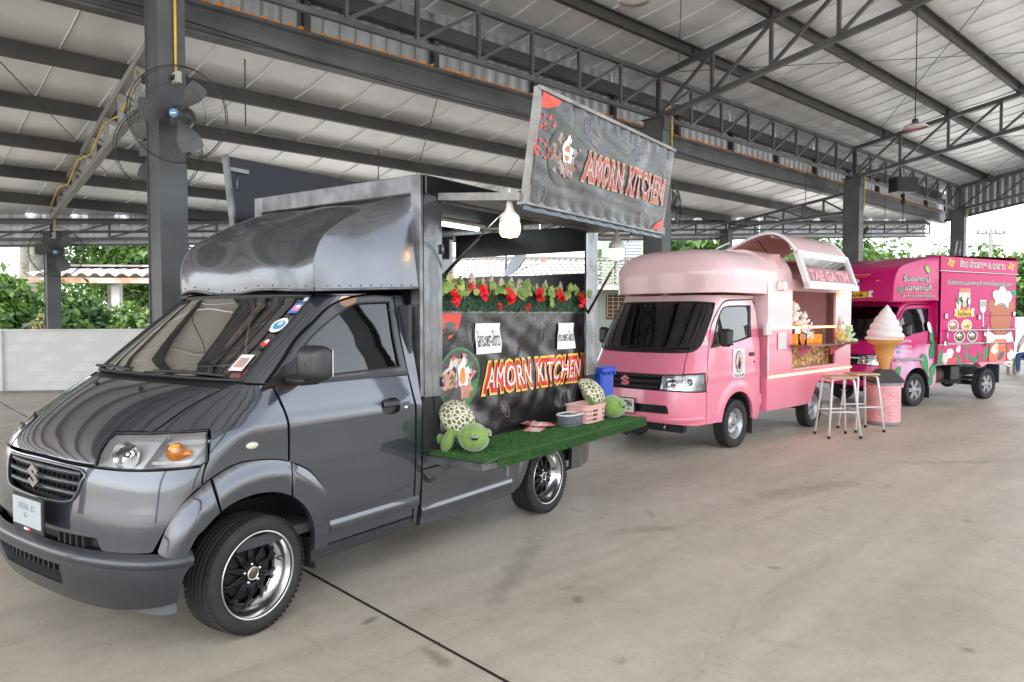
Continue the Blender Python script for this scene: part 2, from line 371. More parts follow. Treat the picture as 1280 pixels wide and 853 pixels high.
# yellow conduits on pillars
def wire(pts, r=.012, m=wire_y, name='conduit', par=None):
    mb = MB(); mb.pipe(pts, r, 6); return part(name, mb, m, par or hall)
wire([(.03, -.24, 4.9), (.03, -.235, 4.02)], .014)
for k in (1, 2, 3): wire([(ROW*k-.1, -.24, 5.22), (ROW*k+.02, -.26, 5.30), (ROW*k+.1, -.24, 5.2), (ROW*k+.12, -.235, 4.3)], .012)
wire([(.66, 9.0, 3.52), (.66, 9.0, 3.2)], .012)
wire([(.05+.05*i, .25+1.0*i, 4.40-.085*i+(.05 if i % 2 else -.12)) for i in range(9)], .012)
for k in range(0, 4):
    for e in [-.72-1.45*j for j in range(6)]:
        mb = MB(); mb.box((ROW*k+.07, e+.03, main_foil(e)-.13), (.008, .10, .22)); part('cleat', mb, steel_d, hall)
    mb = MB(); mb.box((ROW*k+.16, 0, 5.02), (.012, .16, .30)); mb.box((ROW*k, -.225, 5.0), (.24, .012, .26)); part('gusset_plate', mb, steel_d, hall, kind='stuff')
for (a, b, sag) in ((-9, 0, .10), (0, 8.53, .16), (8.53, 17.06, .12), (17.06, 25.5, .14)):
    mb = MB(); mb.pipe([(a+(b-a)*i/16, .60, 4.92-sag*sin(pi*i/16)) for i in range(17)], .009, 5); part('loose_cable', mb, blackm, hall)
# floor -------------------------------------------------------------
def concrete():
    m = bpy.data.materials.new('worn_concrete'); m.use_nodes = True; t = m.node_tree; b = t.nodes['Principled BSDF']; L = t.links.new
    tc = t.nodes.new('ShaderNodeTexCoord')
    def noise(sc, de=6, ro=.55, vec=None, dist=0):
        n = t.nodes.new('ShaderNodeTexNoise'); n.inputs['Scale'].default_value = sc; n.inputs['Detail'].default_value = de; n.inputs['Roughness'].default_value = ro; n.inputs['Distortion'].default_value = dist
        L(vec or tc.outputs['Object'], n.inputs['Vector']); return n
    def ramp(n, a, b_, ca, cb):
        r = t.nodes.new('ShaderNodeValToRGB'); e = r.color_ramp.elements; e[0].position = a; e[1].position = b_; e[0].color = (*ca, 1); e[1].color = (*cb, 1); L(n.outputs['Fac'], r.inputs['Fac']); return r
    def mul(x, y, f=1.):
        k = t.nodes.new('ShaderNodeMix'); k.data_type = 'RGBA'; k.blend_type = 'MULTIPLY'; k.inputs[0].default_value = f; L(x, k.inputs[6]); L(y, k.inputs[7]); return k.outputs[2]
    c = ramp(noise(.45, 5), .3, .7, (.445, .388, .312), (.54, .478, .395)).outputs['Color']
    mp = t.nodes.new('ShaderNodeMapping'); mp.inputs['Rotation'].default_value = (0, 0, .35); mp.inputs['Scale'].default_value = (.22, 1.6, 1); L(tc.outputs['Object'], mp.inputs['Vector'])
    c = mul(c, ramp(noise(1.6, 6, .6, mp.outputs['Vector'], .6), .36, .62, (.88, .87, .86), (1.04, 1.04, 1.03)).outputs['Color'])
    c = mul(c, ramp(noise(7, 8, .7), .3, .62, (.84, .83, .82), (1.04, 1.04, 1.04)).outputs['Color'], .8)
    c = mul(c, ramp(noise(2.3, 6, .65, None, 1.2), .62, .70, (1, 1, 1), (.66, .63, .60)).outputs['Color'], .75)
    c = mul(c, ramp(noise(60, 3, .6), .64, .70, (1, 1, 1), (.45, .42, .38)).outputs['Color'], .8)
    vo = t.nodes.new('ShaderNodeTexVoronoi'); vo.feature = 'DISTANCE_TO_EDGE'; vo.inputs['Scale'].default_value = .33
    dn = noise(1.4, 6, .6); av = t.nodes.new('ShaderNodeMix'); av.data_type = 'RGBA'; av.inputs[0].default_value = .35; L(tc.outputs['Object'], av.inputs[6]); L(dn.outputs['Color'], av.inputs[7]); L(av.outputs[2], vo.inputs['Vector'])
    cr = t.nodes.new('ShaderNodeValToRGB'); e = cr.color_ramp.elements; e[0].position = 0; e[1].position = .0018; e[0].color = (.45, .43, .4, 1); e[1].color = (1, 1, 1, 1); L(vo.outputs['Distance'], cr.inputs['Fac'])
    c = mul(c, cr.outputs['Color'], .18)
    geo = t.nodes.new('ShaderNodeNewGeometry')
    for sx, sy, rx, ry, rot, st in ((.02, 4.35, .10, .85, -.25, .28), (-.35, 3.25, .05, .16, .6, .5), (.35, 3.9, .05, .07, 0, .5), (1.0, 5.2, .45, .10, .2, .3), (-1.2, 2.9, .30, .05, .5, .3), (2.6, 6.4, 1.2, .22, .5, .25), (2.1, 3.3, .04, .04, 0, .5), (1.6, 4.4, .05, .03, 0, .5), (3.4, 5.4, .05, .05, 0, .5), (4.6, 7.6, .9, .12, .1, .3), (-.72, 3.62, .07, .03, 1., .6)):      # oil and water stains
        m1 = t.nodes.new('ShaderNodeMapping'); m1.vector_type = 'TEXTURE'; m1.inputs['Location'].default_value = (sx, sy, 0); m1.inputs['Rotation'].default_value = (0, 0, rot); m1.inputs['Scale'].default_value = (rx, ry, 1); L(geo.outputs['Position'], m1.inputs['Vector'])
        ln = t.nodes.new('ShaderNodeVectorMath'); ln.operation = 'LENGTH'; L(m1.outputs[0], ln.inputs[0]); nn = noise(6, 5, .65)
        ad = t.nodes.new('ShaderNodeMath'); ad.operation = 'MULTIPLY_ADD'; L(nn.outputs['Fac'], ad.inputs[0]); ad.inputs[1].default_value = 2.2; L(ln.outputs['Value'], ad.inputs[2])
        rr = t.nodes.new('ShaderNodeMapRange'); rr.inputs[1].default_value = 1.35; rr.inputs[2].default_value = 2.1; rr.inputs[3].default_value = 1-st*.8; rr.inputs[4].default_value = 1.; L(ad.outputs[0], rr.inputs[0]); c = mul(c, rr.outputs[0])
    L(c, b.inputs['Base Color'])
    r = ramp(noise(1.1, 5), .3, .7, (.42,)*3, (.66,)*3); L(r.outputs['Color'], b.inputs['Roughness']); b.inputs['Specular IOR Level'].default_value = .38
    bp = t.nodes.new('ShaderNodeBump'); bp.inputs['Strength'].default_value = .12; bp.inputs['Distance'].default_value = .01; L(noise(35, 6, .6).outputs['Fac'], bp.inputs['Height']); L(bp.outputs['Normal'], b.inputs['Normal'])
    return m
conc = concrete()
gmat = mat('pale_ground', (.50, .475, .44), .85, var=.12, vs=.4, bump=.1, bs=10)
mb = MB(); mb.add([(-900, -900, -.06), (900, -900, -.06), (900, 900, -.06), (-900, 900, -.06)], [(0, 1, 2, 3)])
g = part('ground', mb, gmat); g['kind'] = 'structure'
mb = MB(); mb.add([(-14, -13.6, -.008), (27.2, -13.6, -.008), (27.2, .9, -.008), (-14, 13.8, -.008)], [(0, 1, 2, 3)])
fl = part('concrete_floor', mb, mat('joint_filler', (.02, .018, .016), .9)); fl['kind'] = 'structure'; fl.matrix_world = HM
js = [-14.0, -8.62, -.52, 7.55, 15.6, 23.7, 27.2]
for i in range(6):
    a, b = js[i]+.015, js[i+1]-.015
    for (e0, e1) in ((-13.6, -5.4), (-5.4, 99)):
        t0 = e0+.009; f = lambda x: eback(x)+.55
        E0, E1 = (f(a), f(b)) if e1 == 99 else (e1, e1)
        if e1 == -5.4 or e1 == 99: pass
        mb = MB(); P = [(a, t0), (b, t0), (b, max(E1-.009, .8)) if e1 == 99 else (b, E1-.0), (a, max(E0-.009, .8)) if e1 == 99 else (a, E0)]
        n = len(P); mb.add([(x, y, 0) for x, y in P]+[(x, y, -.05) for x, y in P], [(0, 1, 2, 3), (0, 4, 5, 1), (1, 5, 6, 2), (2, 6, 7, 3), (3, 7, 4, 0)])
        part('slab', mb, conc, fl)
# ================================================================= curved body surfaces: level curves z -> plan outline
def hermite(xs, ys, x):
    n = len(xs); x = min(max(x, xs[0]), xs[-1]); k = 0
    while k < n-2 and x > xs[k+1]: k += 1
    h = xs[k+1]-xs[k]; d = (ys[k+1]-ys[k])/h
    def m(i):
        if i <= 0: return (ys[1]-ys[0])/(xs[1]-xs[0])
        if i >= n-1: return (ys[-1]-ys[-2])/(xs[-1]-xs[-2])
        a = (ys[i]-ys[i-1])/(xs[i]-xs[i-1]); b = (ys[i+1]-ys[i])/(xs[i+1]-xs[i])
        return 0 if a*b <= 0 else 2*a*b/(a+b)
    t = (x-xs[k])/h
    return (2*t**3-3*t*t+1)*ys[k]+(t**3-2*t*t+t)*h*m(k)+(3*t*t-2*t**3)*ys[k+1]+(t**3-t*t)*h*m(k+1)
VAN = dict(
 z =[.20,.33,.45,.52,.60,.735,.80,.885,.95,1.00,1.05,1.10,1.15,1.19,1.22,1.30,1.40,1.50,1.60,1.66],
 xf=[-.56,-.63,-.655,-.65,-.65,-.635,-.628,-.60,-.555,-.505,-.445,-.375,-.285,-.19,-.10,.01,.135,.26,.385,.46],
 A =[.32,.33,.33,.33,.33,.34,.35,.38,.42,.46,.49,.50,.48,.42,.32,.27,.24,.22,.20,.20],
 n =[2.4,2.4,2.4,2.4,2.4,2.4,2.4,2.4,2.4,2.4,2.4,2.4,2.5,2.7,3.0,3.2,3.2,3.2,3.2,3.2],
 yw=[.795,.822,.832,.836,.84,.843,.845,.846,.848,.850,.838,.828,.817,.808,.80,.782,.757,.732,.705,.688])
CARRY = dict(
 z =[.20,.33,.45,.60,.72,.80,.88,.93,1.0,1.08,1.13,1.16,1.3,1.5,1.68,1.78],
 xf=[-1.14,-1.185,-1.20,-1.195,-1.18,-1.165,-1.11,-1.055,-.99,-.93,-.90,-.875,-.77,-.62,-.48,-.38],
 A =[.45,.46,.46,.46,.46,.46,.46,.45,.43,.41,.40,.36,.30,.27,.25,.25],
 n =[2.6,2.7,2.8,2.8,2.8,2.8,2.8,2.8,2.8,2.8,2.8,2.9,3.0,3.0,3.0,3.0],
 yw=[.72,.735,.74,.74,.74,.74,.74,.74,.74,.738,.736,.733,.715,.69,.665,.645])
class Surf:
    def __init__(s, t):
        s.z0 = .15; zs = [.15+.0025*i for i in range(700)]; s.t = {k: [hermite(t['z'], t[k], z) for z in zs] for k in t if k != 'z'}
        for k in s.t:                                             # light smoothing keeps reflections calm
            a = s.t[k]
            for _ in range(2):
                a = [sum(a[max(0, min(len(a)-1, i+j))] for j in range(-5, 6))/11 for i in range(len(a))]
            s.t[k] = a
    def g(s, k, z):
        f = (z-s.z0)/.0025; i = int(max(0, min(698, f))); f = min(max(f-i, 0), 1); a = s.t[k]; return a[i]*(1-f)+a[i+1]*f
    def pt(s, p, z, off=0.):
        if off:
            h = 2e-3; a = s.pt(p-h, z); b = s.pt(p+h, z); c = s.pt(p, z-h); d = s.pt(p, z+h)
            n = Vector([b[i]-a[i] for i in range(3)]).cross(Vector([d[i]-c[i] for i in range(3)]))
            if n.length < 1e-12: return s.pt(p, z)
            n.normalize(); q = Vector(s.pt(p, z)); return tuple(q+n*off)
        xf, A, n, yw = s.g('xf', z), s.g('A', z), s.g('n', z), s.g('yw', z)
        sg = 1 if p >= 0 else -1; p = abs(p)
        if p >= 1: return (xf+A+p-1, -sg*yw, z)
        c = max(0, cos(p*pi/2))**(2/n); q = max(0, sin(p*pi/2))**(2/n); return (xf+A*(1-c), -sg*yw*q, z)
    def nrm(s, p, z):
        h = 3e-3; a = s.pt(p-h, z); b = s.pt(p+h, z); c = s.pt(p, z-h); d = s.pt(p, z+h)
        n = Vector([b[i]-a[i] for i in range(3)]).cross(Vector([d[i]-c[i] for i in range(3)])); return n.normalized() if n.length > 1e-12 else Vector((0, -1, 0))
    def x2p(s, x, z):
        xf, A, n = s.g('xf', z), s.g('A', z), s.g('n', z)
        if x >= xf+A: return x-xf-A+1
        c = min(1, max(0, 1-(x-xf)/A)); return acos(c**(n/2))*2/pi
    def y2p(s, y, z):            # y towards the near side is positive here
        n, yw = s.g('n', z), s.g('yw', z); r = min(1, abs(y)/yw); return (1 if y >= 0 else -1)*asin(r**(n/2))*2/pi
def crv(pts, d=.02, closed=False):
    """Catmull-Rom through pts, resampled"""
    out = []; n = len(pts)
    if n == 2:
        k = max(1, int(math.dist(*pts)/d)); return [tuple(pts[0][j]+(pts[1][j]-pts[0][j])*i/k for j in range(2)) for i in range(k+1)]
    for i in range(n-1):
        p0 = pts[max(i-1, 0)]; p1 = pts[i]; p2 = pts[i+1]; p3 = pts[min(i+2, n-1)]; k = max(1, int(math.dist(p1, p2)/d))
        for q in range(k):
            t = q/k; out.append(tuple(.5*(2*p1[j]+(p2[j]-p0[j])*t+(2*p0[j]-5*p1[j]+4*p2[j]-p3[j])*t*t+(3*p1[j]-p0[j]-3*p2[j]+p3[j])*t**3) for j in range(2)))
    out.append(tuple(pts[-1])); return out
def outl(S, *segs):
    """segments: ('s',[(x,z)..]) side view, ('f',[(y,z)..]) front view, ('p',[(p,z)..]) surface parameters"""
    o = []
    for k, pts in segs:
        c = crv(pts)
        if k == 's': c = [(S.x2p(x, z), z) for x, z in c]
        elif k == 'f': c = [(S.y2p(y, z), z) for y, z in c]
        for q in c:
            if not o or math.dist(o[-1], q) > 1e-3: o.append(q)
    if math.dist(o[0], o[-1]) < 1e-3: o.pop()
    return o
def inside(p, poly):
    x, y = p; r = False; j = len(poly)-1
    for i in range(len(poly)):
        xi, yi = poly[i]; xj, yj = poly[j]
        if (yi > y) != (yj > y) and x < (xj-xi)*(y-yi)/(yj-yi)+xi: r = not r
        j = i
    return r
def panel_mesh(name, mats, fn, nf, outline, holes=(), g=.03, flange=.015, sx=.6, inset=.002, flip=False, gz=None):
    """triangulate the outline in parameter space, lift it on the surface, fold a flange inward; exact normals"""
    gz = gz or g
    def ins(poly, d):
        n = len(poly); A = sum(poly[i][0]*poly[(i+1) % n][1]-poly[(i+1) % n][0]*poly[i][1] for i in range(n)); sg = 1 if A > 0 else -1; o = []
        for i in range(n):
            a, b = poly[i-1], poly[(i+1) % n]; tx, ty = (b[0]-a[0])*sx, b[1]-a[1]; l = math.hypot(tx, ty) or 1; o.append((poly[i][0]-sg*ty/l*d/sx, poly[i][1]+sg*tx/l*d))
        return o
    outline = ins(outline, inset); holes = [list(h) for h in holes]
    loops = [outline]+holes; P = []; E = []
    for l in loops:
        o = len(P); P += [(a*sx, b) for a, b in l]; E += [(o+i, o+(i+1) % len(l)) for i in range(len(l))]
    nb = len(P); x0 = min(p[0] for p in P); x1 = max(p[0] for p in P); z0 = min(p[1] for p in P); z1 = max(p[1] for p in P)
    sl = [[(a*sx, b) for a, b in l] for l in loops]; B = np.array(P)
    i = 0; zz = z0+gz/2
    while zz < z1:
        xx = x0+g/2+(g/2 if i % 2 else 0)
        while xx < x1:
            if inside((xx, zz), sl[0]) and not any(inside((xx, zz), h) for h in sl[1:]) and ((B-(xx, zz))**2).sum(1).min() > (min(g, gz)*.45)**2: P.append((xx, zz))
            xx += g
        zz += gz; i += 1
    vs, es, fs, *_ = delaunay_2d_cdt([Vector(p) for p in P], E, [], 0, 1e-6)
    T = []
    for f in fs:
        c = (sum(vs[i][0] for i in f)/3, sum(vs[i][1] for i in f)/3)
        if inside(c, sl[0]) and not any(inside(c, h) for h in sl[1:]): T.append(tuple(f))
    V = [tuple(fn(v[0]/sx, v[1])) for v in vs]; N = [nf(v[0]/sx, v[1]) for v in vs]
    nv = len(V); cnt = {}
    for f in T:
        for k in range(len(f)):
            a, b = f[k], f[(k+1) % len(f)]; cnt[(a, b)] = cnt.get((a, b), 0)+1
    be = [e for e in cnt if (e[1], e[0]) not in cnt]
    F = list(T); V2 = list(V); N2 = list(N); mp = {}
    for a, b in be:
        q = []
        for i in (a, b):
            if i not in mp: mp[i] = len(V2); V2 += [V[i], tuple(Vector(V[i])-Vector(N[i])*flange)]; N2 += [None, None]
            q.append(mp[i])
        F.append((q[1], q[0], q[0]+1, q[1]+1))
    if flip: V2 = [(x, -y, z) for x, y, z in V2]; N2 = [Vector((n.x, -n.y, n.z)) if n is not None else None for n in N2]; F = [tuple(f[::-1]) for f in F]
    # orientation check
    if T:
        f = T[0]; nn = (Vector(V[f[1]])-Vector(V[f[0]])).cross(Vector(V[f[2]])-Vector(V[f[0]]))
        if nn.dot(N[f[0]]) < 0: F = [tuple(f[::-1]) for f in F]
    me = bpy.data.meshes.new(name); me.from_pydata(V2, [], F)
    for m in (mats if isinstance(mats, (list, tuple)) else [mats]): me.materials.append(m)
    sm = [i < len(T) for i in range(len(F))]; me.polygons.foreach_set('use_smooth', sm)
    me.update()
    ln = []
    for pi_, p in enumerate(me.polygons):
        for li in p.loop_indices:
            n = N2[me.loops[li].vertex_index]; ln.append(tuple(n) if (n is not None and pi_ < len(T)) else tuple(p.normal))
    me.normals_split_custom_set(ln); return me
def panel(name, mats, S, parent, outline, holes=(), off=0., both=False, label=None, fn=None, nf=None, **k):
    fn = fn or (lambda p, z: S.pt(p, z, off)); nf = nf or S.nrm; r = []
    for fl in ((False, True) if both else (False,)):
        me = panel_mesh(name, mats, fn, nf, outline, holes, flip=fl, **k); r.append(part(name, None, mats, parent, label, me=me, fix=False))
    return r[0]
def car_paint(name, col, metal=0., rough=.35, coat=1., var=.04, bump=0., bs=3.):
    m = mat(name, col, rough, metal, var=var, vs=9, coat=coat, bump=bump, bs=bs); return m
glass_clear = glass('windscreen_glass', (.74, .76, .76), 5.0)
glass_tint = glass('tinted_glass', (.16, .15, .16), 2.2)
glass_dark = glass('black_film_glass', (.05, .05, .055), 2.2)
glass_lamp = glass('lamp_lens', (.93, .93, .93), 1.2)
tyre_w = rubber
# ---------------------------------------------------------------- wheels
def tyre(parent, R, r, wd, near=True):
    mb = MB(); h = wd/2; q = []
    for k in range(13):
        t = -pi/2+pi*k/12
        q.append((None, None))
    prof = [(r, -h*.80), (r+.012, -h*.93), (r+(R-r)*.45, -h), (R-.03, -h*.96), (R-.012, -h*.86), (R-.003, -h*.72)]
    for g in (-.42, -.15, .15, .42): prof += [(R, h*g-.007), (R-.008, h*g-.004), (R-.008, h*g+.004), (R, h*g+.007)]
    prof += [(R-.003, h*.72), (R-.012, h*.86), (R-.03, h*.96), (r+(R-r)*.45, h), (r+.012, h*.93), (r, h*.80)]
    mb.lathe(prof, 56, 0, 'y')
    for k in range(64):                                     # shoulder lugs
        t = 2*pi*k/64
        for s in (-1, 1):
            mb.mtx(Matrix.Rotation(-t, 4, 'Y') @ Matrix.Translation((R-.004, s*h*.80, 0))); mb.box((-.0022, 0, 0), (.006, h*.22, 2*pi*R/64*.66))
    mb.at(); return part('tyre', mb, rubber, parent)
def alloy_wheel(name, parent, x, y, R=.285, steer=0., near=True, label=None):
    """black mesh-spoke wheel in a deep polished lip; outside faces -y"""
    w_ = part(name, MB().lathe([(.03, .09), (.13, .09), (.13, -.0), (.03, .0)], 20, 0, 'y'), blackm, parent, label); w_.location = (x, y, R); w_.rotation_euler = (0, 0, steer if near else steer+pi)
    tyre(w_, R, .202, .195)
    mb = MB(); mb.lathe([(.203, -.090), (.212, -.096), (.212, -.086), (.204, -.074), (.196, -.062), (.190, -.045), (.180, -.015), (.158, .0), (.154, .004), (.154, .03), (.19, .04), (.200, .09)], 56, 0, 'y'); part('rim', mb, mat('polished_lip', (.62, .62, .61), .22, 1., bump=.03, bs=60), w_)
    mb = MB().lathe([(.0, .012), (.146, .010), (.150, .020)], 40, 0, 'y'); part('wheel_backing', mb, mat('barrel_black', (.003, .003, .003), .9, spec=.1), w_, fix=False)
    mb = MB(); gl = mat('gloss_black', (.006, .006, .007), .3, spec=.2)
    for k in range(10):
        t = 2*pi*k/10
        for s in (-1, 1):
            mb.mtx(Matrix.Rotation(t, 4, 'Y'))
            a0, a1, a2 = s*.10, s*.32, s*.05
            P = [(.045*cos(a0), -.030, .045*sin(a0)), (.090*cos(a1*.75), -.026, .090*sin(a1*.75)), (.120*cos(a1), -.018, .120*sin(a1)), (.156*cos(a1*.62), -.006, .156*sin(a1*.62))]
            mb.pipe(P, [.014, .0095, .010, .013], 6, 0, flat=1.1)
    mb.at(); mb.lathe([(.0, -.036), (.055, -.034), (.062, -.02), (.062, .02)], 28, 0, 'y'); mb.lathe([(.147, -.014), (.157, -.010), (.157, .02), (.147, .02)], 48, 0, 'y'); part('spokes', mb, gl, w_)
    mb = MB(); mb.lathe([(0, -.050), (.022, -.049), (.028, -.046), (.030, -.034)], 24, 0, 'y'); cp = part('centre_cap', mb, mat('cap_bronze', (.16, .12, .08), .3, .7), w_)
    mb = MB(); mb.lathe([(.029, -.034), (.034, -.047), (.030, -.052), (.027, -.048)], 24, 0, 'y'); part('cap_ring', mb, chrome, w_)
    for k in range(5):
        t = 2*pi*(k+.3)/5; mb = MB(); mb.at(.046*cos(t), 0, .046*sin(t)); mb.lathe([(0, -.046), (.006, -.046), (.007, -.034)], 8, 0, 'y'); part('lug_nut', mb, chrome, w_)
    mb = MB(); mb.lathe([(.03, .04), (.125, .04), (.125, .055), (.03, .055)], 32, 0, 'y'); part('brake_disc', mb, alu, w_)
    mb = MB(); mb.pipe([(.17, -.01, .02), (.163, -.055, .02)], .004, 6); part('valve', mb, black, w_)
    return w_
def steel_wheel(name, parent, x, y, R=.28, near=True, alloy=False, steer=0.):
    w_ = part(name, MB().lathe([(.03, .08), (.12, .08), (.12, .0), (.03, .0)], 16, 0, 'y'), blackm, parent); w_.location = (x, y, R); w_.rotation_euler = (0, 0, steer if near else pi)
    tyre(w_, R, .178, .155)
    sil = mat('silver_wheel_paint', (.42, .43, .44), .38, .6)
    mb = MB()
    if not alloy:
        mb.lathe([(.179, -.062), (.186, -.066), (.186, -.058), (.178, -.048), (.166, -.044), (.160, -.015), (.150, .004)], 48, 0, 'y'); part('rim', mb, sil, w_)
        mb = MB(); mb.lathe([(.152, .004), (.130, -.012), (.108, -.020), (.084, -.006), (.070, -.004), (.055, -.030), (.0, -.034)], 48, 0, 'y'); part('disc', mb, sil, w_)
        mb = MB()
        for k in range(12):
            t = 2*pi*k/12; mb.at(.126*cos(t), -.0155, .126*sin(t)); mb.lathe([(0, -.002), (.012, -.0018), (.012, .004)], 10, 0, 'y')
        part('vent_holes', mb, blackm, w_, kind='stuff')
        mb = MB(); mb.at(); mb.lathe([(0, -.060), (.022, -.058), (.030, -.05), (.032, -.03)], 20, 0, 'y'); part('hub_cap', mb, mat('hub_grey', (.2, .2, .2), .4, .5), w_)
    else:
        mb.lathe([(.179, -.062), (.186, -.066), (.186, -.058), (.176, -.048), (.168, -.02), (.165, .04)], 48, 0, 'y'); part('rim', mb, sil, w_)
        mb = MB()
        for k in range(6):
            mb.mtx(Matrix.Rotation(2*pi*k/6, 4, 'Y')); mb.prism([(.03, -.022), (.17, -.034), (.172, -.012), (.1, -.003), (.03, -.004)], .02, 0, 'y', -.05); mb.prism([(.03, .022), (.17, .034), (.172, .012), (.1, .003), (.03, .004)][::-1], .02, 0, 'y', -.05)
        mb.at(); mb.lathe([(0, -.056), (.038, -.054), (.045, -.03), (.045, .0)], 24, 0, 'y'); part('spokes', mb, sil, w_)
    for k in range(5):
        t = 2*pi*(k+.3)/5; mb = MB(); mb.at(.045*cos(t), 0, .045*sin(t)); mb.lathe([(0, -.06), (.007, -.058), (.008, -.03)], 8, 0, 'y'); part('lug_nut', mb, alu, w_)
    return w_
def s_emblem(name, parent, m, M, h):
    """the angular S badge as a solid"""
    L = [(.92, .42), (0, 1), (-.92, .42), (-.92, .29), (.24, -.36), (0, -.52), (-.58, -.18), (-.92, -.42), (0, -1), (.92, -.42), (.92, -.29), (-.24, .36), (0, .52), (.58, .18)]
    mb = MB(); mb.mtx(M @ Matrix.Diagonal((h/2, h/2, 1, 1))); mb.prism(L, .008, 0, 'z', 0)
    return part(name, mb, m, parent)
# ================================================================= dark grey food truck
SV = Surf(VAN)
van = thing('food_truck', 'dark grey metallic food truck with open side counter and black kitchen banner', 'food truck', (-1.883, 3.941, 0), .9587)
pg = car_paint('dark_grey_metallic_paint', (.044, .051, .066), .55, .27, 1., .05)
pgl = car_paint('bumper_grey_paint', (.030, .034, .041), .3, .42, .5, .1)
inner = mat('engine_bay_black', (.01, .01, .01), .9)
cabin = mat('cabin_trim', (.045, .045, .05), .8)
# liner behind panels
def liner(z): return max(0, 1)
mb = MB()
def LF(u, v):
    z = .26+v*(1.18-.26); p = -1.75+3.5*u
    q = SV.pt(p, z, -.028); return (min(q[0], 1.08), q[1], q[2])
# arch flare / wheel opening
ARCH_OUT = [(-.48, .524), (-.455, .62), (-.415, .696), (-.36, .748), (-.29, .796), (-.20, .836), (-.12, .856), (-.02, .852), (.09, .836), (.165, .812), (.27, .752), (.355, .66), (.385, .58), (.40, .488), (.405, .396), (.395, .33)]
ARCH_IN = [(-.42, .384), (-.40, .432), (-.375, .50), (-.33, .575), (-.26, .635), (-.17, .680), (-.06, .697), (.06, .685), (.155, .648), (.23, .585), (.285, .50), (.305, .41), (.305, .33)]
HEAD = [(.304, .868), (.282, .92), (.268, .975), (.276, 1.0), (.36, 1.005), (.456, 1.008), (.652, 1.016), (.728, 1.018), (.748, 1.0), (.83, .95), (.918, .89), (.90, .876), (.796, .872), (.54, .866), (.424, .866)]
# engine/inner shell
SHELL = MB()
zs = [.27, .34, .45, .55, .65, .75, .85, .95, 1.02, 1.08, 1.13, 1.17]
ps = [-1.9+.1*i for i in range(39)]
V = []; F = []
for z in zs:
    for p in ps: V.append(SV.pt(p, z, -.075))
def inw(x, y, z): return (abs(y) > .50 and (x*x+(z-.285)**2) < .41**2) or (abs(y) > .5 and x < .42 and z < .5 and x > -.45) or x > .30
for i in range(len(zs)-1):
    for j in range(len(ps)-1):
        q = (i*39+j, i*39+j+1, (i+1)*39+j+1, (i+1)*39+j)
        if not any(inw(*V[k]) for k in q): F.append(q)
SHELL.add(V, F, 0); SHELL.box((.0, 0, .86), (.9, 1.0, .04)); SHELL.box((.0, 0, .42), (1.0, .96, .3))
part('inner_shell', SHELL, inner, van)
# wheel wells
for s in (-1, 1):
    mb = MB(); mb.at(0, s*.62, 0); pr = [(.43*cos(t), .285+.43*sin(t)) for t in [pi*(.03+.94*k/20) for k in range(21)]]
    mb.add([(x, -.20, z) for x, z in pr]+[(x, .20, z) for x, z in pr], [(k, k+1, 22+k, 21+k) for k in range(20)], 0, True)
    mb.add([(x, -s*.20, z) for x, z in pr], [tuple(range(21))]); part('wheel_well', mb, inner, van, fix=False)
for s in (-1, 1):
    mb = MB(); mb.at(2.625, s*.62, 0); pr = [(.40*cos(t), .30+.40*sin(t)) for t in [pi*(.03+.94*k/20) for k in range(21)]]
    mb.add([(x, -.20, z) for x, z in pr]+[(x, .20, z) for x, z in pr], [(k, k+1, 22+k, 21+k) for k in range(20)], 0, True)
    mb.add([(x, -s*.20, z) for x, z in pr], [tuple(range(21))]); part('wheel_well', mb, inner, van, fix=False)
mb = MB(); mb.box((1.6, 0, .40), (3.4, .9, .22)); mb.box((1.3, .35, .30), (.7, .4, .2)); mb.pipe([(0, -.68, .285), (0, .68, .285)], .04, 8); mb.pipe([(2.625, -.68, .285), (2.625, .68, .285)], .05, 8); part('chassis', mb, blackm, van); mb = MB(); mb.box((1.35, 0, .275), (3.7, 1.10, .03)); mb.box((1.5, 0, .30), (1.6, 1.5, .03)); part('underbody_shade_plate', mb, blackm, van)  # flat plates below the chassis added to block light and deepen the shade
# ---- painted panels
bump_lo = [(-.40, .512), (-.36, .564)]
SLOTP = .37
panel('upper_bumper', pg, SV, van, outl(SV, ('p', [(-.716, .524), (-.684, .516), (-.488, .510), (-.40, .512), (-.37, .564)]), ('p', [(-.37, .564), (0, .560), (.37, .564)]), ('p', [(.37, .564), (.40, .512), (.488, .510), (.684, .516), (.70, .522)]), ('p', [(.70, .522), (.776, .62), (.836, .696), (.9, .748), (.965, .79)]), ('p', [(.965, .79), (.935, .86), (.918, .884)]), ('p', [(.918, .884), (.90, .868), (.796, .866), (.54, .860), (.424, .859), (.30, .860)]),
      ('p', [(.30, .860), (.15, .862), (0, .866), (-.15, .862), (-.30, .860)]), ('p', [(-.30, .860), (-.424, .859), (-.54, .860), (-.796, .866), (-.90, .868), (-.918, .884)]), ('p', [(-.918, .884), (-.935, .86), (-.965, .79)]), ('p', [(-.965, .79), (-.9, .748), (-.836, .696), (-.776, .62), (-.716, .524)])),
      holes=[outl(SV, ('f', [(-.37, .845), (0, .852), (.37, .845), (.385, .80), (.355, .735), (.30, .700), (.15, .690), (0, .687), (-.15, .690), (-.30, .700), (-.355, .735), (-.385, .80), (-.37, .845)]))], g=.028)
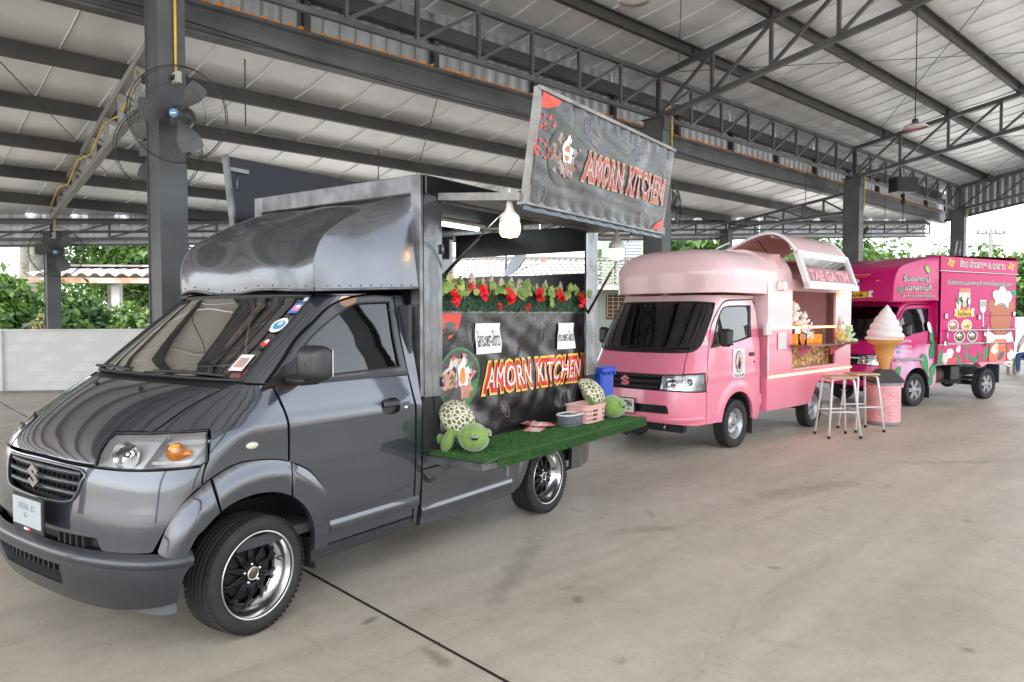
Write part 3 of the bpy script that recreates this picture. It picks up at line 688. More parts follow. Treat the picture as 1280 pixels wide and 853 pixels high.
# grille
mb = MB(); mb.grid(lambda u, v: SV.pt(-.30+.6*u, .68+.18*v, -.05), 16, 4, 0); gr = part('grille', mb, blackm, van, fix=False)
for z in (.822, .778, .732):
    def bar(u, v, z=z):
        y = (-.36+.72*u)*(1 if z > .75 else .93); p = SV.y2p(y, z); t = v*2*pi; q = SV.pt(p, z, -.018); return (q[0]-.014*cos(t), -y, z+.015*sin(t)+.004*cos(t))
    mb = MB(); mb.grid(bar, 24, 10); part('grille_bar', mb, pgl, gr, fix=False)
mb = MB()
for i in range(15):
    y = -.33+.047*i; q = SV.pt(SV.y2p(y, .77), .77, -.035); mb.box((q[0], -y, .77), (.02, .006, .15))
part('grille_fins', mb, black, gr)
def ring(u, v):
    L = outl(SV, ('f', [(-.37, .845), (0, .852), (.37, .845), (.385, .80), (.355, .735), (.30, .700), (.15, .690), (0, .687), (-.15, .690), (-.30, .700), (-.355, .735), (-.385, .80), (-.37, .845)]))
    return L
RL = ring(0, 0); mb = MB()
mb.pipe([SV.pt(p, z, .002) for p, z in RL]+[SV.pt(*RL[0], .002)], .007, 6, cap=False); part('grille_surround', mb, pg, gr, fix=False)
s_emblem('emblem', gr, chrome, Matrix.Translation((SV.pt(0, .78)[0]-.012, 0, .785)) @ Matrix.Rotation(radians(-90), 4, 'Z') @ Matrix.Rotation(radians(90), 4, 'X'), .115)
# bumper lip below the painted part
def loft(fn_rows, name, m, parent, n=48, p0=-1., p1=1., caps=False):
    mb = MB(); rows = fn_rows; V = []; F = []
    for i in range(n+1):
        p = p0+(p1-p0)*i/n
        for r in rows: V.append(r(p))
    c = len(rows)
    for i in range(n):
        for j in range(c-1): F.append((i*c+j, i*c+j+1, (i+1)*c+j+1, (i+1)*c+j))
    mb.add(V, F, 0, True); return part(name, mb, m, parent)
LO = [(.512, .004), (.505, .012), (.490, .030), (.474, .038), (.462, .036), (.45, .030)]
rows = [(lambda p, z=z, o=o: SV.pt(p, z, o)) for z, o in LO]
loft(rows, 'bumper_ledge', pgl, van, 60, -.95, .95)
panel('lower_bumper', pgl, SV, van, outl(SV, ('p', [(-.95, .455), (-.5, .452), (0, .452), (.5, .452), (.95, .455)]), ('p', [(.95, .455), (.905, .42), (.86, .355), (.82, .30)]), ('p', [(.82, .30), (.744, .290), (.548, .270), (.356, .258), (0, .262), (-.356, .258), (-.548, .270), (-.744, .290), (-.82, .30)]), ('p', [(-.82, .30), (-.86, .355), (-.905, .42), (-.95, .455)])),
      holes=[outl(SV, ('f', [(-.34, .43), (0, .432), (.31, .43)]), ('f', [(.31, .43), (.285, .34)]), ('f', [(.285, .34), (0, .342), (-.31, .34)]), ('f', [(-.31, .34), (-.34, .43)]))], off=.03, g=.03, flange=.05)
mb = MB(); mb.grid(lambda u, v: SV.pt(-.35+.7*u, .30+.16*v, -.04), 12, 3); mb.grid(lambda u, v: SV.pt(-.24+.46*u, .345, -.04+.065*v), 14, 2); op = part('lower_intake', mb, blackm, van, fix=False)
mb = MB()
for i in range(13):
    y = -.30+.05*i; q = SV.pt(SV.y2p(y, .4), .4, -.01); mb.box((q[0], -y, .40), (.03, .014, .05))
part('intake_fins', mb, black, op)
mb = MB(); mb.grid(lambda u, v: SV.pt(-.37+.74*u, .515+.05*v, -.03), 12, 2)
for i in range(5):
    y = .24+.045*i; q = SV.pt(SV.y2p(y, .54), .54, -.015); mb.box((q[0], -y, .54), (.03, .012, .05))
part('plate_recess', mb, black, van, fix=False)
fl_m = mat('flap_grey', (.13, .14, .15), .6)
panel('chin_flap', fl_m, SV, van, outl(SV, ('p', [(.50, .27), (.62, .276), (.80, .292)]), ('p', [(.80, .292), (.80, .262), (.785, .238)]), ('p', [(.785, .238), (.72, .222), (.62, .226), (.54, .245), (.50, .27)])), both=True, off=.012, g=.05, flange=.01)
for s in (-1, 1): mb = MB(); mb.box((.36, s*.70, .29), (.015, .17, .16)); part('mud_flap', mb, blackm, van)
# plate
np_ = part('number_plate', MB().box((-.703, .03, .606), (.012, .36, .165), 0, .004), black, van, 'blank white plate in a black holder')
mb = MB(); mb.box((-.7105, .03, .612), (.004, .335, .128), 0, .001); part('plate_face', mb, mat('plate_white', (.40, .44, .45), .35), np_)
text_part('plate_text', '30766 32', mat('faint_grey', (.30, .33, .35), .5), np_, front_M(-.7135, .03, .638), .05, fit=(.20, .03)); text_part('plate_text', 'H', MATS['faint_grey'], np_, front_M(-.7135, .04, .60), .05, fit=(.03, .025))
mb = MB(); mb.box((-.7105, .0, .535), (.003, .03, .012)); part('plate_mark', mb, mat('plate_red', (.6, .03, .03), .4), np_); mb = MB(); mb.box((-.7105, .04, .535), (.003, .05, .010)); part('plate_mark', mb, white, np_)
mb = MB(); mb.box((-.7105, -.06, .668), (.003, .02, .012)); part('plate_mark', mb, MATS['plate_red'], np_)
np_.location = (0, -.110, .026); np_.scale = (1, .86, 1)
# hood, fenders, doors
HS = [(.452, 1.012), (.472, 1.05), (.49, 1.10), (.525, 1.155), (.56, 1.186)]
hoodl = ('p', [(-.30, .872), (-.278, .92), (-.262, .975), (-.27, 1.006), (-.30, 1.010), (-.36, 1.012), (-.45, 1.012)])
panel('hood', pg, SV, van, outl(SV, ('p', [(-.30, .872), (-.15, .874), (0, .878), (.15, .874), (.30, .872)]), ('p', [(.30, .872), (.278, .92), (.262, .975), (.268, 1.006)]), ('p', [(.268, 1.006), (.36, 1.012), (.45, 1.012)]), ('p', HS), ('p', [(.56, 1.186), (.35, 1.196), (0, 1.199), (-.35, 1.196), (-.56, 1.186)]), ('p', [(-a, b) for a, b in HS[::-1]]), ('p', [(-.45, 1.012), (-.36, 1.012), (-.268, 1.006)]), ('p', [(-.268, 1.006), (-.262, .975), (-.278, .92), (-.30, .872)])), g=.03, gz=.012)
mb = MB(); mb.grid(lambda u, v: SV.pt(-.62+1.24*u, 1.188+.036*v, -.012+.004*v), 30, 4); mb.grid(lambda u, v: SV.pt(-.62+1.24*u, 1.215+.012*v, .004), 30, 2); cw = part('cowl', mb, black, van, fix=False)
DF = [(.098, 1.19), (.12, 1.12), (.145, 1.04), (.152, .93), (.152, .82)]
FEND = outl(SV, ('p', [(.46, 1.012), (.48, 1.05), (.498, 1.10), (.532, 1.155), (.568, 1.19), (.60, 1.208)]), ('p', [(.60, 1.208), (.70, 1.202), (.83, 1.198)]), ('s', [(.06, 1.196), (.092, 1.18)]), ('s', DF), ('s', [(.152, .82), (.165, .806)]), ('s', [(.165, .812), (.09, .838), (-.02, .854), (-.12, .858), (-.20, .840), (-.29, .80), (-.33, .775)]), ('p', [(.97, .79), (.94, .86), (.925, .895)]), ('p', [(.925, .895), (.84, .955), (.752, 1.008), (.728, 1.022)]), ('p', [(.728, 1.022), (.652, 1.020), (.46, 1.012)]))
panel('fender', pg, SV, van, FEND, both=True, g=.026)
# raised flare (front half, fender, door)
def flare_fn(x, z):
    # distance from the wheel centre drives the bulge
    r = math.hypot(x, z-.285); t = min(1, max(0, (.575-r)/.10)); b = .022*(t*t*(3-2*t))
    p = SV.x2p(x, z); q = SV.pt(p, z); return (q[0]-(.5*b if p < 1 else 0), q[1]-b, q[2])
def fl_n(x, z):
    h = .004; a = flare_fn(x-h, z); b = flare_fn(x+h, z); c = flare_fn(x, z-h); d = flare_fn(x, z+h)
    n = Vector([b[i]-a[i] for i in range(3)]).cross(Vector([d[i]-c[i] for i in range(3)])).normalized(); return n if n.y < 0 else -n
def flare(name, o, inn): return panel(name, pg, SV, van, crv(o)+crv(inn[::-1]), both=True, fn=flare_fn, nf=fl_n, sx=1., g=.022, flange=.035)
flare('arch_flare', ARCH_OUT[:5]+[(-.27, .806)], [p for p in ARCH_IN if p[0] < -.25]+[(-.235, .652)])
flare('arch_flare', [(-.262, .809)]+ARCH_OUT[5:10], [(-.228, .656)]+[p for p in ARCH_IN if -.2 < p[0] < .17])
flare('arch_flare', [(.172, .808)]+ARCH_OUT[10:], [(.163, .643)]+[p for p in ARCH_IN if p[0] > .2])
DOOR = outl(SV, ('s', [(.104, 1.183), (.126, 1.12), (.150, 1.04), (.158, .93), (.158, .815)]), ('s', [(.172, .810), (.27, .757), (.358, .664), (.389, .58), (.404, .488), (.41, .396), (.41, .335)]), ('s', [(.41, .335), (.7, .335), (1.062, .335)]), ('s', [(1.062, .335), (1.07, .6), (1.07, .92), (1.06, 1.05), (1.045, 1.183)]), ('s', [(1.045, 1.183), (.6, 1.188), (.104, 1.183)]))
HOLE = outl(SV, ('s', [(.80, 1.055), (.86, 1.065), (.925, 1.058), (.94, 1.03), (.935, .985), (.90, .972), (.83, .974), (.80, .985), (.79, 1.02), (.80, 1.055)]))
panel('door', pg, SV, van, DOOR, holes=[HOLE], both=True, g=.03)
mb = MB(); mb.grid(lambda u, v: SV.pt(SV.x2p(.785+.16*u, .97+.1*v), .97+.1*v, -.026), 4, 3); hp = part('handle_recess', mb, black, van, fix=False)
mb = MB(); mb.box((.865, -.853, 1.035), (.125, .024, .042), 0, .01); part('door_handle', mb, pgl, van)
mb = MB(); mb.at(.985, -.855, 1.0); mb.lathe([(0, -.006), (.012, -.005), (.014, .004)], 14, 0, 'y'); part('door_lock', mb, chrome, van)
mb = MB(); mb.at(-.057, -.852, .928); q = SV.pt(SV.x2p(-.057, .928), .928); mb.at(q[0], q[1]-.003, q[2]); mb.ball((0, 0, 0), (.034, .010, .017)); part('side_marker', mb, mat('marker_lens', (.55, .52, .45), .25, coat=.5), van)
# window frames / greenhouse
for s in (1, -1):
    mb = MB()
    def pb_(u, v, s=s):
        z = 1.20+.45*v; x0 = .02+(.42-.02)*v; q = SV.pt(.62, z, -.03); x = q[0]+(.06+.10*v)*u; q2 = SV.pt(SV.x2p(x, z), z, -.035) if u else q; return (q2[0], s*q2[1], q2[2])
    mb.grid(pb_, 5, 14); part('pillar_trim', mb, blackm, van, fix=False)
GL = [(.165, 1.212), (.32, 1.38), (.50, 1.50), (.69, 1.590), (.78, 1.608), (1.0, 1.617)]
FR = [(.078, 1.20), (.19, 1.31), (.30, 1.415), (.42, 1.50), (.53, 1.577), (.65, 1.622), (.83, 1.652), (1.045, 1.655)]
frame = outl(SV, ('s', FR), ('s', [(1.045, 1.655), (1.03, 1.4), (1.045, 1.192)]), ('s', [(1.045, 1.192), (.6, 1.195), (.078, 1.192)]))
ghole = outl(SV, ('s', GL), ('s', [(1.0, 1.617), (.985, 1.4), (.99, 1.235)]), ('s', [(.99, 1.235), (.6, 1.226), (.165, 1.212)]))
panel('door_frame', pgl, SV, van, frame, holes=[ghole], both=True, g=.03, off=.004, flange=.03)
panel('side_window', glass_tint, SV, van, ghole, both=True, off=-.008, g=.06, flange=.001)
mb = MB(); mb.pipe([SV.pt(p, z, .002) for p, z in ghole]+[SV.pt(*ghole[0], .002)], .006, 5, cap=False); part('window_seal', mb, black, van, fix=False)
for s in (1, -1):
    def bs(u, v, s=s): q = SV.pt(SV.x2p(.10+.94*u, 1.186+.02*v), 1.186+.02*v, .010); return (q[0], s*q[1], q[2])
    mb = MB(); mb.grid(bs, 20, 2); part('belt_seal', mb, black, van, fix=False)
# A pillar + cab rear side
AP = outl(SV, ('p', [(.606, 1.214), (.60, 1.30), (.60, 1.40), (.625, 1.50), (.64, 1.60), (.64, 1.655)]), ('s', [(.50, 1.655), (.60, 1.657), (.83, 1.664)]), ('s', [(.83, 1.664), (.645, 1.630), (.522, 1.584), (.41, 1.508), (.29, 1.423), (.18, 1.318), (.066, 1.208)]), ('p', [(.83, 1.204), (.70, 1.208), (.606, 1.214)]))
panel('pillar_panel', pg, SV, van, AP, both=True, g=.025, off=.002)
panel('cab_side', pg, SV, van, outl(SV, ('s', [(1.052, 1.66), (1.14, 1.66)]), ('s', [(1.14, 1.66), (1.13, 1.2), (1.128, .9), (1.125, .5), (1.10, .29)]), ('s', [(1.10, .29), (1.07, .29)]), ('s', [(1.07, .29), (1.077, .6), (1.077, .92), (1.068, 1.05), (1.052, 1.18), (1.04, 1.4), (1.052, 1.66)])), both=True, g=.03)
panel('door_sill', pgl, SV, van, outl(SV, ('s', [(.30, .33), (1.062, .33)]), ('s', [(1.062, .33), (1.06, .262)]), ('s', [(1.06, .262), (.31, .262)]), ('s', [(.31, .262), (.30, .33)])), both=True, g=.05, off=.002)
for s in (1, -1):
    mb = MB()
    def cr(u, v, s=s):
        x = .42+.69*u; z = .455-.075*v; q = SV.pt(SV.x2p(x, z), z); return (q[0], s*(q[1]-.010*sin(pi*min(1, v*1.0))), q[2])
    mb.grid(cr, 20, 6); part('side_moulding', mb, pg, van, fix=False)
# windscreen
WS = outl(SV, ('p', [(-.60, 1.222), (0, 1.226), (.60, 1.222)]), ('p', [(.60, 1.222), (.594, 1.30), (.594, 1.40), (.618, 1.50), (.63, 1.60), (.63, 1.645)]), ('p', [(.63, 1.645), (0, 1.650), (-.63, 1.645)]), ('p', [(-.63, 1.645), (-.63, 1.60), (-.618, 1.50), (-.594, 1.40), (-.594, 1.30), (-.60, 1.222)]))
panel('windscreen', glass_clear, SV, van, WS, off=-.004, g=.05, flange=.002)
mb = MB(); mb.pipe([SV.pt(p, z, .0) for p, z in WS]+[SV.pt(*WS[0], .0)], .009, 6, cap=False); part('windscreen_seal', mb, black, van, fix=False)
mb = MB(); mb.grid(lambda u, v: SV.pt(-.60+1.2*u, 1.62+.028*v, -.010), 24, 1); part('sun_strip', mb, blackm, van, fix=False)
# roof, rear wall of the cab, interior
mb = MB()
def RF(u, v):
    y = -.70+1.4*v; x = .46+.72*u; c = 1-(abs(y)/.70)**3.2; return (x, y, 1.648+.07*c*min(1, u*4+.25))
mb.grid(RF, 12, 20); part('cab_roof', mb, pg, van, fix=False)
mb = MB(); mb.box((1.10, 0, .95), (.03, 1.56, 1.3)); part('cab_rear_wall', mb, cabin, van)
mb = MB(); mb.box((.5, 0, .44), (1.2, 1.56, .05)); mb.add([SV.pt(SV.y2p(y, 1.17), 1.17, -.06) for y in (-.7, -.35, 0, .35, .7)]+[(.30, -y, 1.10) for y in (-.7, -.35, 0, .35, .7)], [(i, i+1, 6+i, 5+i) for i in range(4)], 0, True); mb.box((.27, 0, .98), (.08, 1.45, .24), 0, .03); part('dashboard', mb, cabin, van)
for y, c in ((-.38, mat('seat_black', (.02, .02, .022), .8)), (.38, mat('seat_black', (.02, .02, .022), .8))):
    mb = MB(); mb.box((.78, y, .78), (.5, .5, .16), 0, .05); mb.at(.98, y, 1.12, ry=radians(12)); mb.box((0, 0, 0), (.13, .48, .62), 0, .05); mb.box((0, 0, .40), (.10, .26, .18), 0, .04); part('seat', mb, c, van)
mb = MB(); mb.at(.42, .38, 1.08, ry=radians(62)); 
mb.pipe([(.18*cos(t), .18*sin(t), 0) for t in [2*pi*k/24 for k in range(25)]], .014, 8); mb.box((0, 0, 0), (.34, .05, .03)); mb.ball((0, 0, .01), (.07, .07, .03)); part('steering_wheel', mb, black, van)
mb = MB(); mb.at(.50, 0.02, 1.53, ry=radians(-20)); mb.box((0, 0, 0), (.03, .24, .07), 0, .012); part('rear_view_mirror', mb, black, van)
mb = MB(); mb.pipe([(.49, .02, 1.49), (.485, .015, 1.30)], .011, 6); mb.pipe([(.485, .012, 1.30), (.48, .02, 1.22)], .02, 8); ch = part('hanging_charm', mb, mat('red_ribbon', (.6, .01, .02), .6), van)
mb = MB(); mb.ball((.48, .02, 1.24), (.012, .03, .035)); part('amulet', mb, mat('amulet_brass', (.4, .28, .1), .4, .6), ch)
mb = MB(); mb.ball((.50, -.06, 1.13), (.17, .22, .10)); mb.ball((.60, -.20, 1.12), (.12, .14, .07)); part('dash_cloth', mb, mat('dash_red', (.6, .05, .03), .8), van)
# stickers on the windscreen
def sticker(p, z, w_, h, c1, c2, shape):
    P = lambda a, b: SV.pt(p+a*w_, z+b*h, .0035)
    mb = MB()
    L = [(.5*cos(t)*(1+.08*sin(5*t)*(shape == 1)), .5*sin(t)) for t in [2*pi*k/20 for k in range(20)]] if shape else [(-.5, -.5), (.5, -.5), (.5, .5), (-.5, .5)]
    mb.add([P(a, b) for a, b in L], [tuple(range(len(L)))]); s_ = part('sticker', mb, c1, van, fix=False)
    P2 = lambda a, b: SV.pt(p+a*w_, z+b*h, .005)
    mb = MB(); mb.add([P2(a*.72, b*.6) for a, b in L], [tuple(range(len(L)))]); mb.add([SV.pt(p+a*w_*.35+.006, z+b*h*.3+.006, .0065) for a, b in L], [tuple(range(len(L)))], 1); part('sticker_print', mb, c2, s_, fix=False)
wst = mat('sticker_white', (.72, .72, .70), .5)
sticker(.475, 1.30, .115, .075, wst, [mat('print_tan', (.5, .3, .22), .5), mat('print_grey', (.3, .3, .33), .5)], 0)
sticker(.54, 1.395, .10, .062, mat('sticker_dark', (.03, .03, .035), .5), [mat('print_red', (.5, .06, .05), .5), wst], 2)
sticker(.525, 1.485, .15, .075, wst, [mat('print_blue', (.05, .28, .5), .5), mat('print_pale', (.6, .55, .5), .5)], 1)
sticker(.565, 1.575, .12, .055, mat('sticker_blue', (.08, .16, .5), .5), [mat('print_pink', (.6, .25, .3), .5), wst], 0)
sticker(.585, 1.622, .055, .024, mat('sticker_pale', (.3, .42, .5), .5), [wst, wst], 0)
# wipers and washer nozzles
for y0, y1 in ((.10, .62), (-.62, -.16)):
    mb = MB(); f = lambda y, z, o: Vector(SV.pt(SV.y2p(y, z), z, o))
    mb.pipe([f(y0, 1.222, .03), f((y0+y1)/2, 1.228, .032), f(y1, 1.228, .018)], .008, 6); mb.pipe([f(y0-.12, 1.226, .014), f(y0+.1, 1.232, .016), f(y1-.02, 1.24, .014)], .0055, 5)
    for t in (.2, .4, .6, .8): q = f(y0+(y1-y0)*t, 1.236, .022); mb.ball(q, .009, n=6, k=4)
    part('wiper', mb, black, van, fix=False)
for p in (-.152, .096): mb = MB(); q = SV.pt(p, 1.172, .006); mb.box(q, (.022, .022, .014), 0, .004); part('washer_nozzle', mb, black, van)
# headlights
def headlight():
    mb = MB(); 
    me = panel_mesh('headlight', [mat('reflector_chrome', (.66, .66, .65), .3, .15)], lambda p, z: SV.pt(p, z, -.05), SV.nrm, HEAD, sx=.6, g=.03, flange=-.045)
    return me
for fl in (False, True):
    me = panel_mesh('headlight', [mat('reflector_chrome', (.66, .66, .65), .3, .15)], lambda p, z: SV.pt(p, z, -.06), SV.nrm, HEAD, g=.03, flange=-.05, flip=fl); hl = part('headlight', None, None, van, me=me, fix=False)
    s = -1 if not fl else 1
    me = panel_mesh('lens', [glass_lamp], lambda p, z: SV.pt(p, z, .002), SV.nrm, HEAD, g=.03, flange=.0, flip=fl); part('lens', None, None, hl, me=me, fix=False)
    def HB_(p, z, o): q = SV.pt(p, z, o); return Vector((q[0], q[1] if not fl else -q[1], q[2]))
    mb = MB(); c = HB_(.40, .935, -.035); nn = Vector((-.85, s*.5, .05)).normalized(); M = Matrix.Translation(c) @ nn.to_track_quat('Z', 'Y').to_matrix().to_4x4(); mb.mtx(M)
    mb.lathe([(.0, -.03), (.03, -.024), (.055, -.006), (.064, .016)], 28); mb.lathe([(0, .012), (.016, .008), (.018, -.02)], 16); part('lamp_bowl', mb, chrome, hl)
    mb = MB(); c = HB_(.66, .945, -.025); nn = Vector((-.55, s*.83, .05)).normalized(); M = Matrix.Translation(c) @ nn.to_track_quat('Z', 'Y').to_matrix().to_4x4(); mb.mtx(M)
    mb.lathe([(0, .022), (.02, .02), (.036, .012), (.042, -.0), (.042, -.02)], 20); mb.box((.035, -.005, .0), (.07, .03, .03), 0, .01); part('indicator', mb, mat('amber_lens', (.9, .25, .01), .18, coat=1., var=.25, vs=40), hl)
    mb = MB()
    for pp in (.545, .80):
        mb.add([HB_(pp, .875, -.05), HB_(pp+.012, .875, -.006), HB_(pp+.012-.015, 1.0, -.006), HB_(pp-.015, 1.0, -.05)], [(0, 1, 2, 3)]); mb.add([HB_(pp+.02, .875, -.05), HB_(pp+.032, .875, -.006), HB_(pp+.017, 1.0, -.006), HB_(pp+.005, 1.0, -.05)], [(0, 1, 2, 3)])
    for z in (.895, .975): mb.grid(lambda u, v: HB_(.57+.26*u, z+.012*v, -.02), 6, 1)
    part('lamp_divider', mb, MATS['reflector_chrome'], hl, fix=False)
    H2 = HEAD+[HEAD[0]]; mb = MB(); mb.pipe([HB_(p, z, .0) for p, z in H2], .0045, 5, cap=False); part('lamp_seal', mb, black, hl, fix=False)
# mirrors
for s in (-1,):
    mb = MB(); mb.prism([(.10, 1.19), (.36, 1.385), (.315, 1.19)][::1], .035, 0, 'y', 0); 
    mi = part('mirror_base', MB().mtx(Matrix.Translation((0, s*.80, 0)) @ Matrix.Rotation(s*radians(14), 4, 'X') @ Matrix.Translation((0, 0, -.0))).prism([(.10, -.0), (.40, .19), (.40, 0)], .03, 0, 'y', -.015), black, van)
    mi.location = (-.06, 0, 1.19)
    mb = MB(); mb.box((.28, s*.88, .03), (.14, .14, .05), 0, .02); part('mirror_arm', mb, black, mi)
    mb = MB(); x0, y0, z0 = .27, s*.975, .115
    def sq(u, v, x0=x0, y0=y0, z0=z0, s=s):
        a = 2*pi*u; e = .42; ca, sa = cos(a), sin(a); f = lambda c: (abs(c)**e)*(1 if c > 0 else -1)
        b = pi*(v-.5)*.999; k = cos(b)**.5
        return (x0+.058*sin(b), y0+.098*f(ca)*k, z0+.088*f(sa)*k)
    mb.grid(sq, 32, 14); part('mirror_shell', mb, mat('satin_black', (.02, .02, .021), .38), mi, fix=False)
    mb = MB(); mb.box((.322, y0, z0), (.004, .15, .13)); part('mirror_glass', mb, chrome, mi)
mb = MB(); mb.mtx(Matrix.Translation((0, 0, 0))); mb.add([SV.pt(SV.x2p(x, z), z, .008) for x, z in ((.085, 1.196), (.36, 1.205), (.34, 1.385))], [(0, 1, 2)]); part('mirror_triangle', mb, black, van, fix=False)
# bed side below the box
def bedy(x, z): return -.832+.02*max(0, (.5-z))
BED = crv([(1.15, .70), (1.142, .5), (1.13, .3), (1.12, .262)])+crv([(1.12, .262), (1.6, .25), (2.1, .262)])+crv([(2.1, .262), (2.17, .30), (2.25, .40), (2.30, .50), (2.36, .60), (2.47, .67), (2.625, .70), (2.78, .67), (2.86, .60), (2.90, .50), (2.905, .38), (2.90, .30)])+crv([(2.90, .30), (3.12, .295), (3.24, .34), (3.33, .45), (3.37, .56), (3.385, .70)])+crv([(3.385, .70), (1.15, .70)])
def bn(x, z): return Vector((0, -1, -.05)).normalized()
def bedfn(x, z):
    r = math.hypot(x-2.625, z-.29); t = min(1, max(0, (.50-r)/.08)); b = .018*t*t*(3-2*t); e = max(0, x-3.15); return (x, bedy(x, z)-b+e*e*2.2+.012*max(0, 1-abs(z-.345)/.03)*(-1 if x < 2.1 else 0), z)
def bedn(x, z):
    h = .004; a = bedfn(x-h, z); b = bedfn(x+h, z); c = bedfn(x, z-h); d = bedfn(x, z+h); n = Vector([b[i]-a[i] for i in range(3)]).cross(Vector([d[i]-c[i] for i in range(3)])).normalized(); return n if n.y < 0 else -n
o_ = [];  [o_.append(q) for q in BED if not o_ or math.dist(o_[-1], q) > 1e-3]
if math.dist(o_[0], o_[-1]) < 1e-3: o_.pop()
panel('bed_side', pg, None, van, o_, both=True, fn=bedfn, nf=bedn, sx=1., g=.03, flange=.03)
for s in (-1, 1):
    mb = MB(); mb.pipe([(1.16, s*.838, .60), (1.30, s*.842, .60), (1.36, s*.842, .63), (1.38, s*.84, .68)], .006, 6); mb.pipe([(2.96, s*.836, .455), (3.24, s*.826, .50)], .005, 6); part('bed_crease', mb, pg, van, fix=False)
mb = MB(); mb.box((3.36, 0, .46), (.06, 1.5, .32), 0, .03); part('rear_bumper', mb, pg, van)
mb = MB(); mb.pipe([(2.98, -.60, .27), (3.05, -.70, .25), (3.12, -.70, .25), (3.1, -.55, .28)], .01, 6); part('exhaust', mb, blackm, van)
for x, st in ((0, radians(3)), (2.625, 0)):
    alloy_wheel('wheel', van, x, -.715, steer=st); alloy_wheel('wheel', van, x, .715, near=False, steer=st)
# ================================================================= box body, awning, banner and counter of the grey truck
VM = Matrix.Translation((-1.883, 3.941, 0)) @ Matrix.Rotation(.9587, 4, 'Z'); VR = .9587
def VL(x, y, z=0.): return VM @ Vector((x, y, z))
sheet = mat('painted_steel_sheet', (.15, .158, .172), .22, .75, var=.12, vs=2.5, bump=.35, bs=3.2, coat=.4)
sheet_d = mat('dark_steel_sheet', (.045, .047, .052), .30, .7, var=.2, vs=3, bump=.25, bs=4)
edge_m = mat('scuffed_edge_metal', (.17, .172, .18), .38, .7, var=.35, vs=9)
dark_in = mat('dark_box_inside', (.02, .02, .022), .55, .3)
def wob(x, y, z, a=.008): return a*(sin(x*7.1+y*3.3+1.3*z)+sin(5.2*y-2.1*z+.7)+.6*sin(11*z+4*x)+.5*sin(13*x-9*y))
CRE = [(.49, 1.675), (.487, 1.77), (.495, 1.86), (.56, 1.975), (.75, 2.095), (.95, 2.19), (1.166, 2.275)]
CC = crv(CRE, .03)
NC = len(CC)-1
def creP(t, s=-1):
    i = min(NC-1, int(t*NC)); f = t*NC-i; x = CC[i][0]*(1-f)+CC[i+1][0]*f; z = CC[i][1]*(1-f)+CC[i+1][1]*f
    return Vector((x, s*(.645-.05*max(0, (x-.5)/.67)), z))
def front(u, v):
    a = creP(u, -1); b = creP(u, 1); p = a.lerp(b, v); k = 1-abs(2*v-1)**2.2
    up = min(1, u*1.8); p.x -= .022*k*(1-.6*u); p.z -= .012*k*min(1, u*1.5); w_ = wob(p.x, p.y, p.z, .013)*min(1, 6*v, 6*(1-v))*min(1, 5*(1-u)); return (p.x-w_, p.y, p.z+w_)
def sidef(s):
    def f(u, v):
        a = creP(u, s); b = Vector((1.168, s*(.80-.05*u), 1.705+(2.262-1.705)*u)); p = a.lerp(b, v); k = sin(pi*v)
        p.y += s*.012*k*(1-u)+wob(p.x, p.y*s, p.z, .005)*s*min(1, 6*v, 6*(1-v)); p.z += .012*k*(1-u)*0; return tuple(p)
    return f
mb = MB(); mb.grid(front, 40, 40); fair = part('cab_fairing', mb, sheet, van)
for s in (-1, 1): mb = MB(); mb.grid(sidef(s), 40, 30); part('fairing_side', mb, sheet, fair)
mb = MB(); f = lambda v: Vector(front(0, v))
bt = [f(i/20) for i in range(21)]; V = [tuple(p+Vector((0, 0, 0))) for p in bt]+[(1.168, -.80, 1.705), (1.168, .80, 1.705)]
mb.pipe([tuple(p) for p in bt], .008, 6)
for s in (-1, 1):
    mb.pipe([sidef(s)(0, i/20) for i in range(21)], .008, 6); mb.pipe([tuple(creP(i/30, s)) for i in range(31)], .004, 5); mb.pipe([sidef(s)(i/20, 1) for i in range(21)], .006, 5)
part('fairing_seam', mb, edge_m, fair)
mb = MB(); V = [tuple(p+Vector((.01, 0, -.004))) for p in bt]; n = len(V)
R = [(1.168, -.80+1.6*i/20, 1.70) for i in range(21)]; mb.add(V+R, [(i, i+1, 22+i, 21+i) for i in range(20)], 0, True); part('fairing_underside', mb, blackm, fair)
# rivets along the bottom seam
mb = MB()
for s in (-1, 1):
    for i in range(2, 20, 2): q = sidef(s)(.03, i/20); mb.ball((q[0], q[1]+s*.003, q[2]), .005, n=6, k=4)
for i in range(1, 20, 2): q = front(.03, i/20); mb.ball((q[0]-.002, q[1], q[2]), .005, n=6, k=4)
part('rivets', mb, edge_m, fair, kind='stuff')
# box frame
X0, X1, ZB, ZT, YW = 1.18, 3.40, 1.035, 2.39, .81
mb = MB(); mb.box((X0+.006, 0, (ZB+ZT-.13)/2+.0), (.012, 2*YW-.16, ZT-ZB-.13)); wl = part('box_front_wall', mb, sheet_d, van)
for s in (-1, 1):
    mb = MB(); mb.box((X0-.006, s*(YW-.04), (1.04+ZT)/2), (.03, .08, ZT-1.04), 0, .004); part('box_corner_post', mb, edge_m, van)
mb = MB(); mb.box((X0-.006, 0, ZT-.055), (.03, 2*YW-.16, .11), 0, .004); part('box_front_rail', mb, edge_m, van)
def post(x0, x1, s, z0=ZB, m=sheet, nm='box_side_post'):
    def f(u, v):
        x = x0+(x1-x0)*u; z = z0+(2.27-z0)*v; return (x, s*(YW+wob(x*2, 1, z*2, .003)*min(1, 5*u, 5*(1-u))), z)
    mb = MB(); mb.grid(f, 8, 40); mb.box(((x0+x1)/2, s*(YW-.012), (z0+2.27)/2), (x1-x0-.004, .014, 2.27-z0)); return part(nm, mb, m, van)
for s in (-1, 1): post(X0+.012, 1.36, s); post(3.20, X1, s)
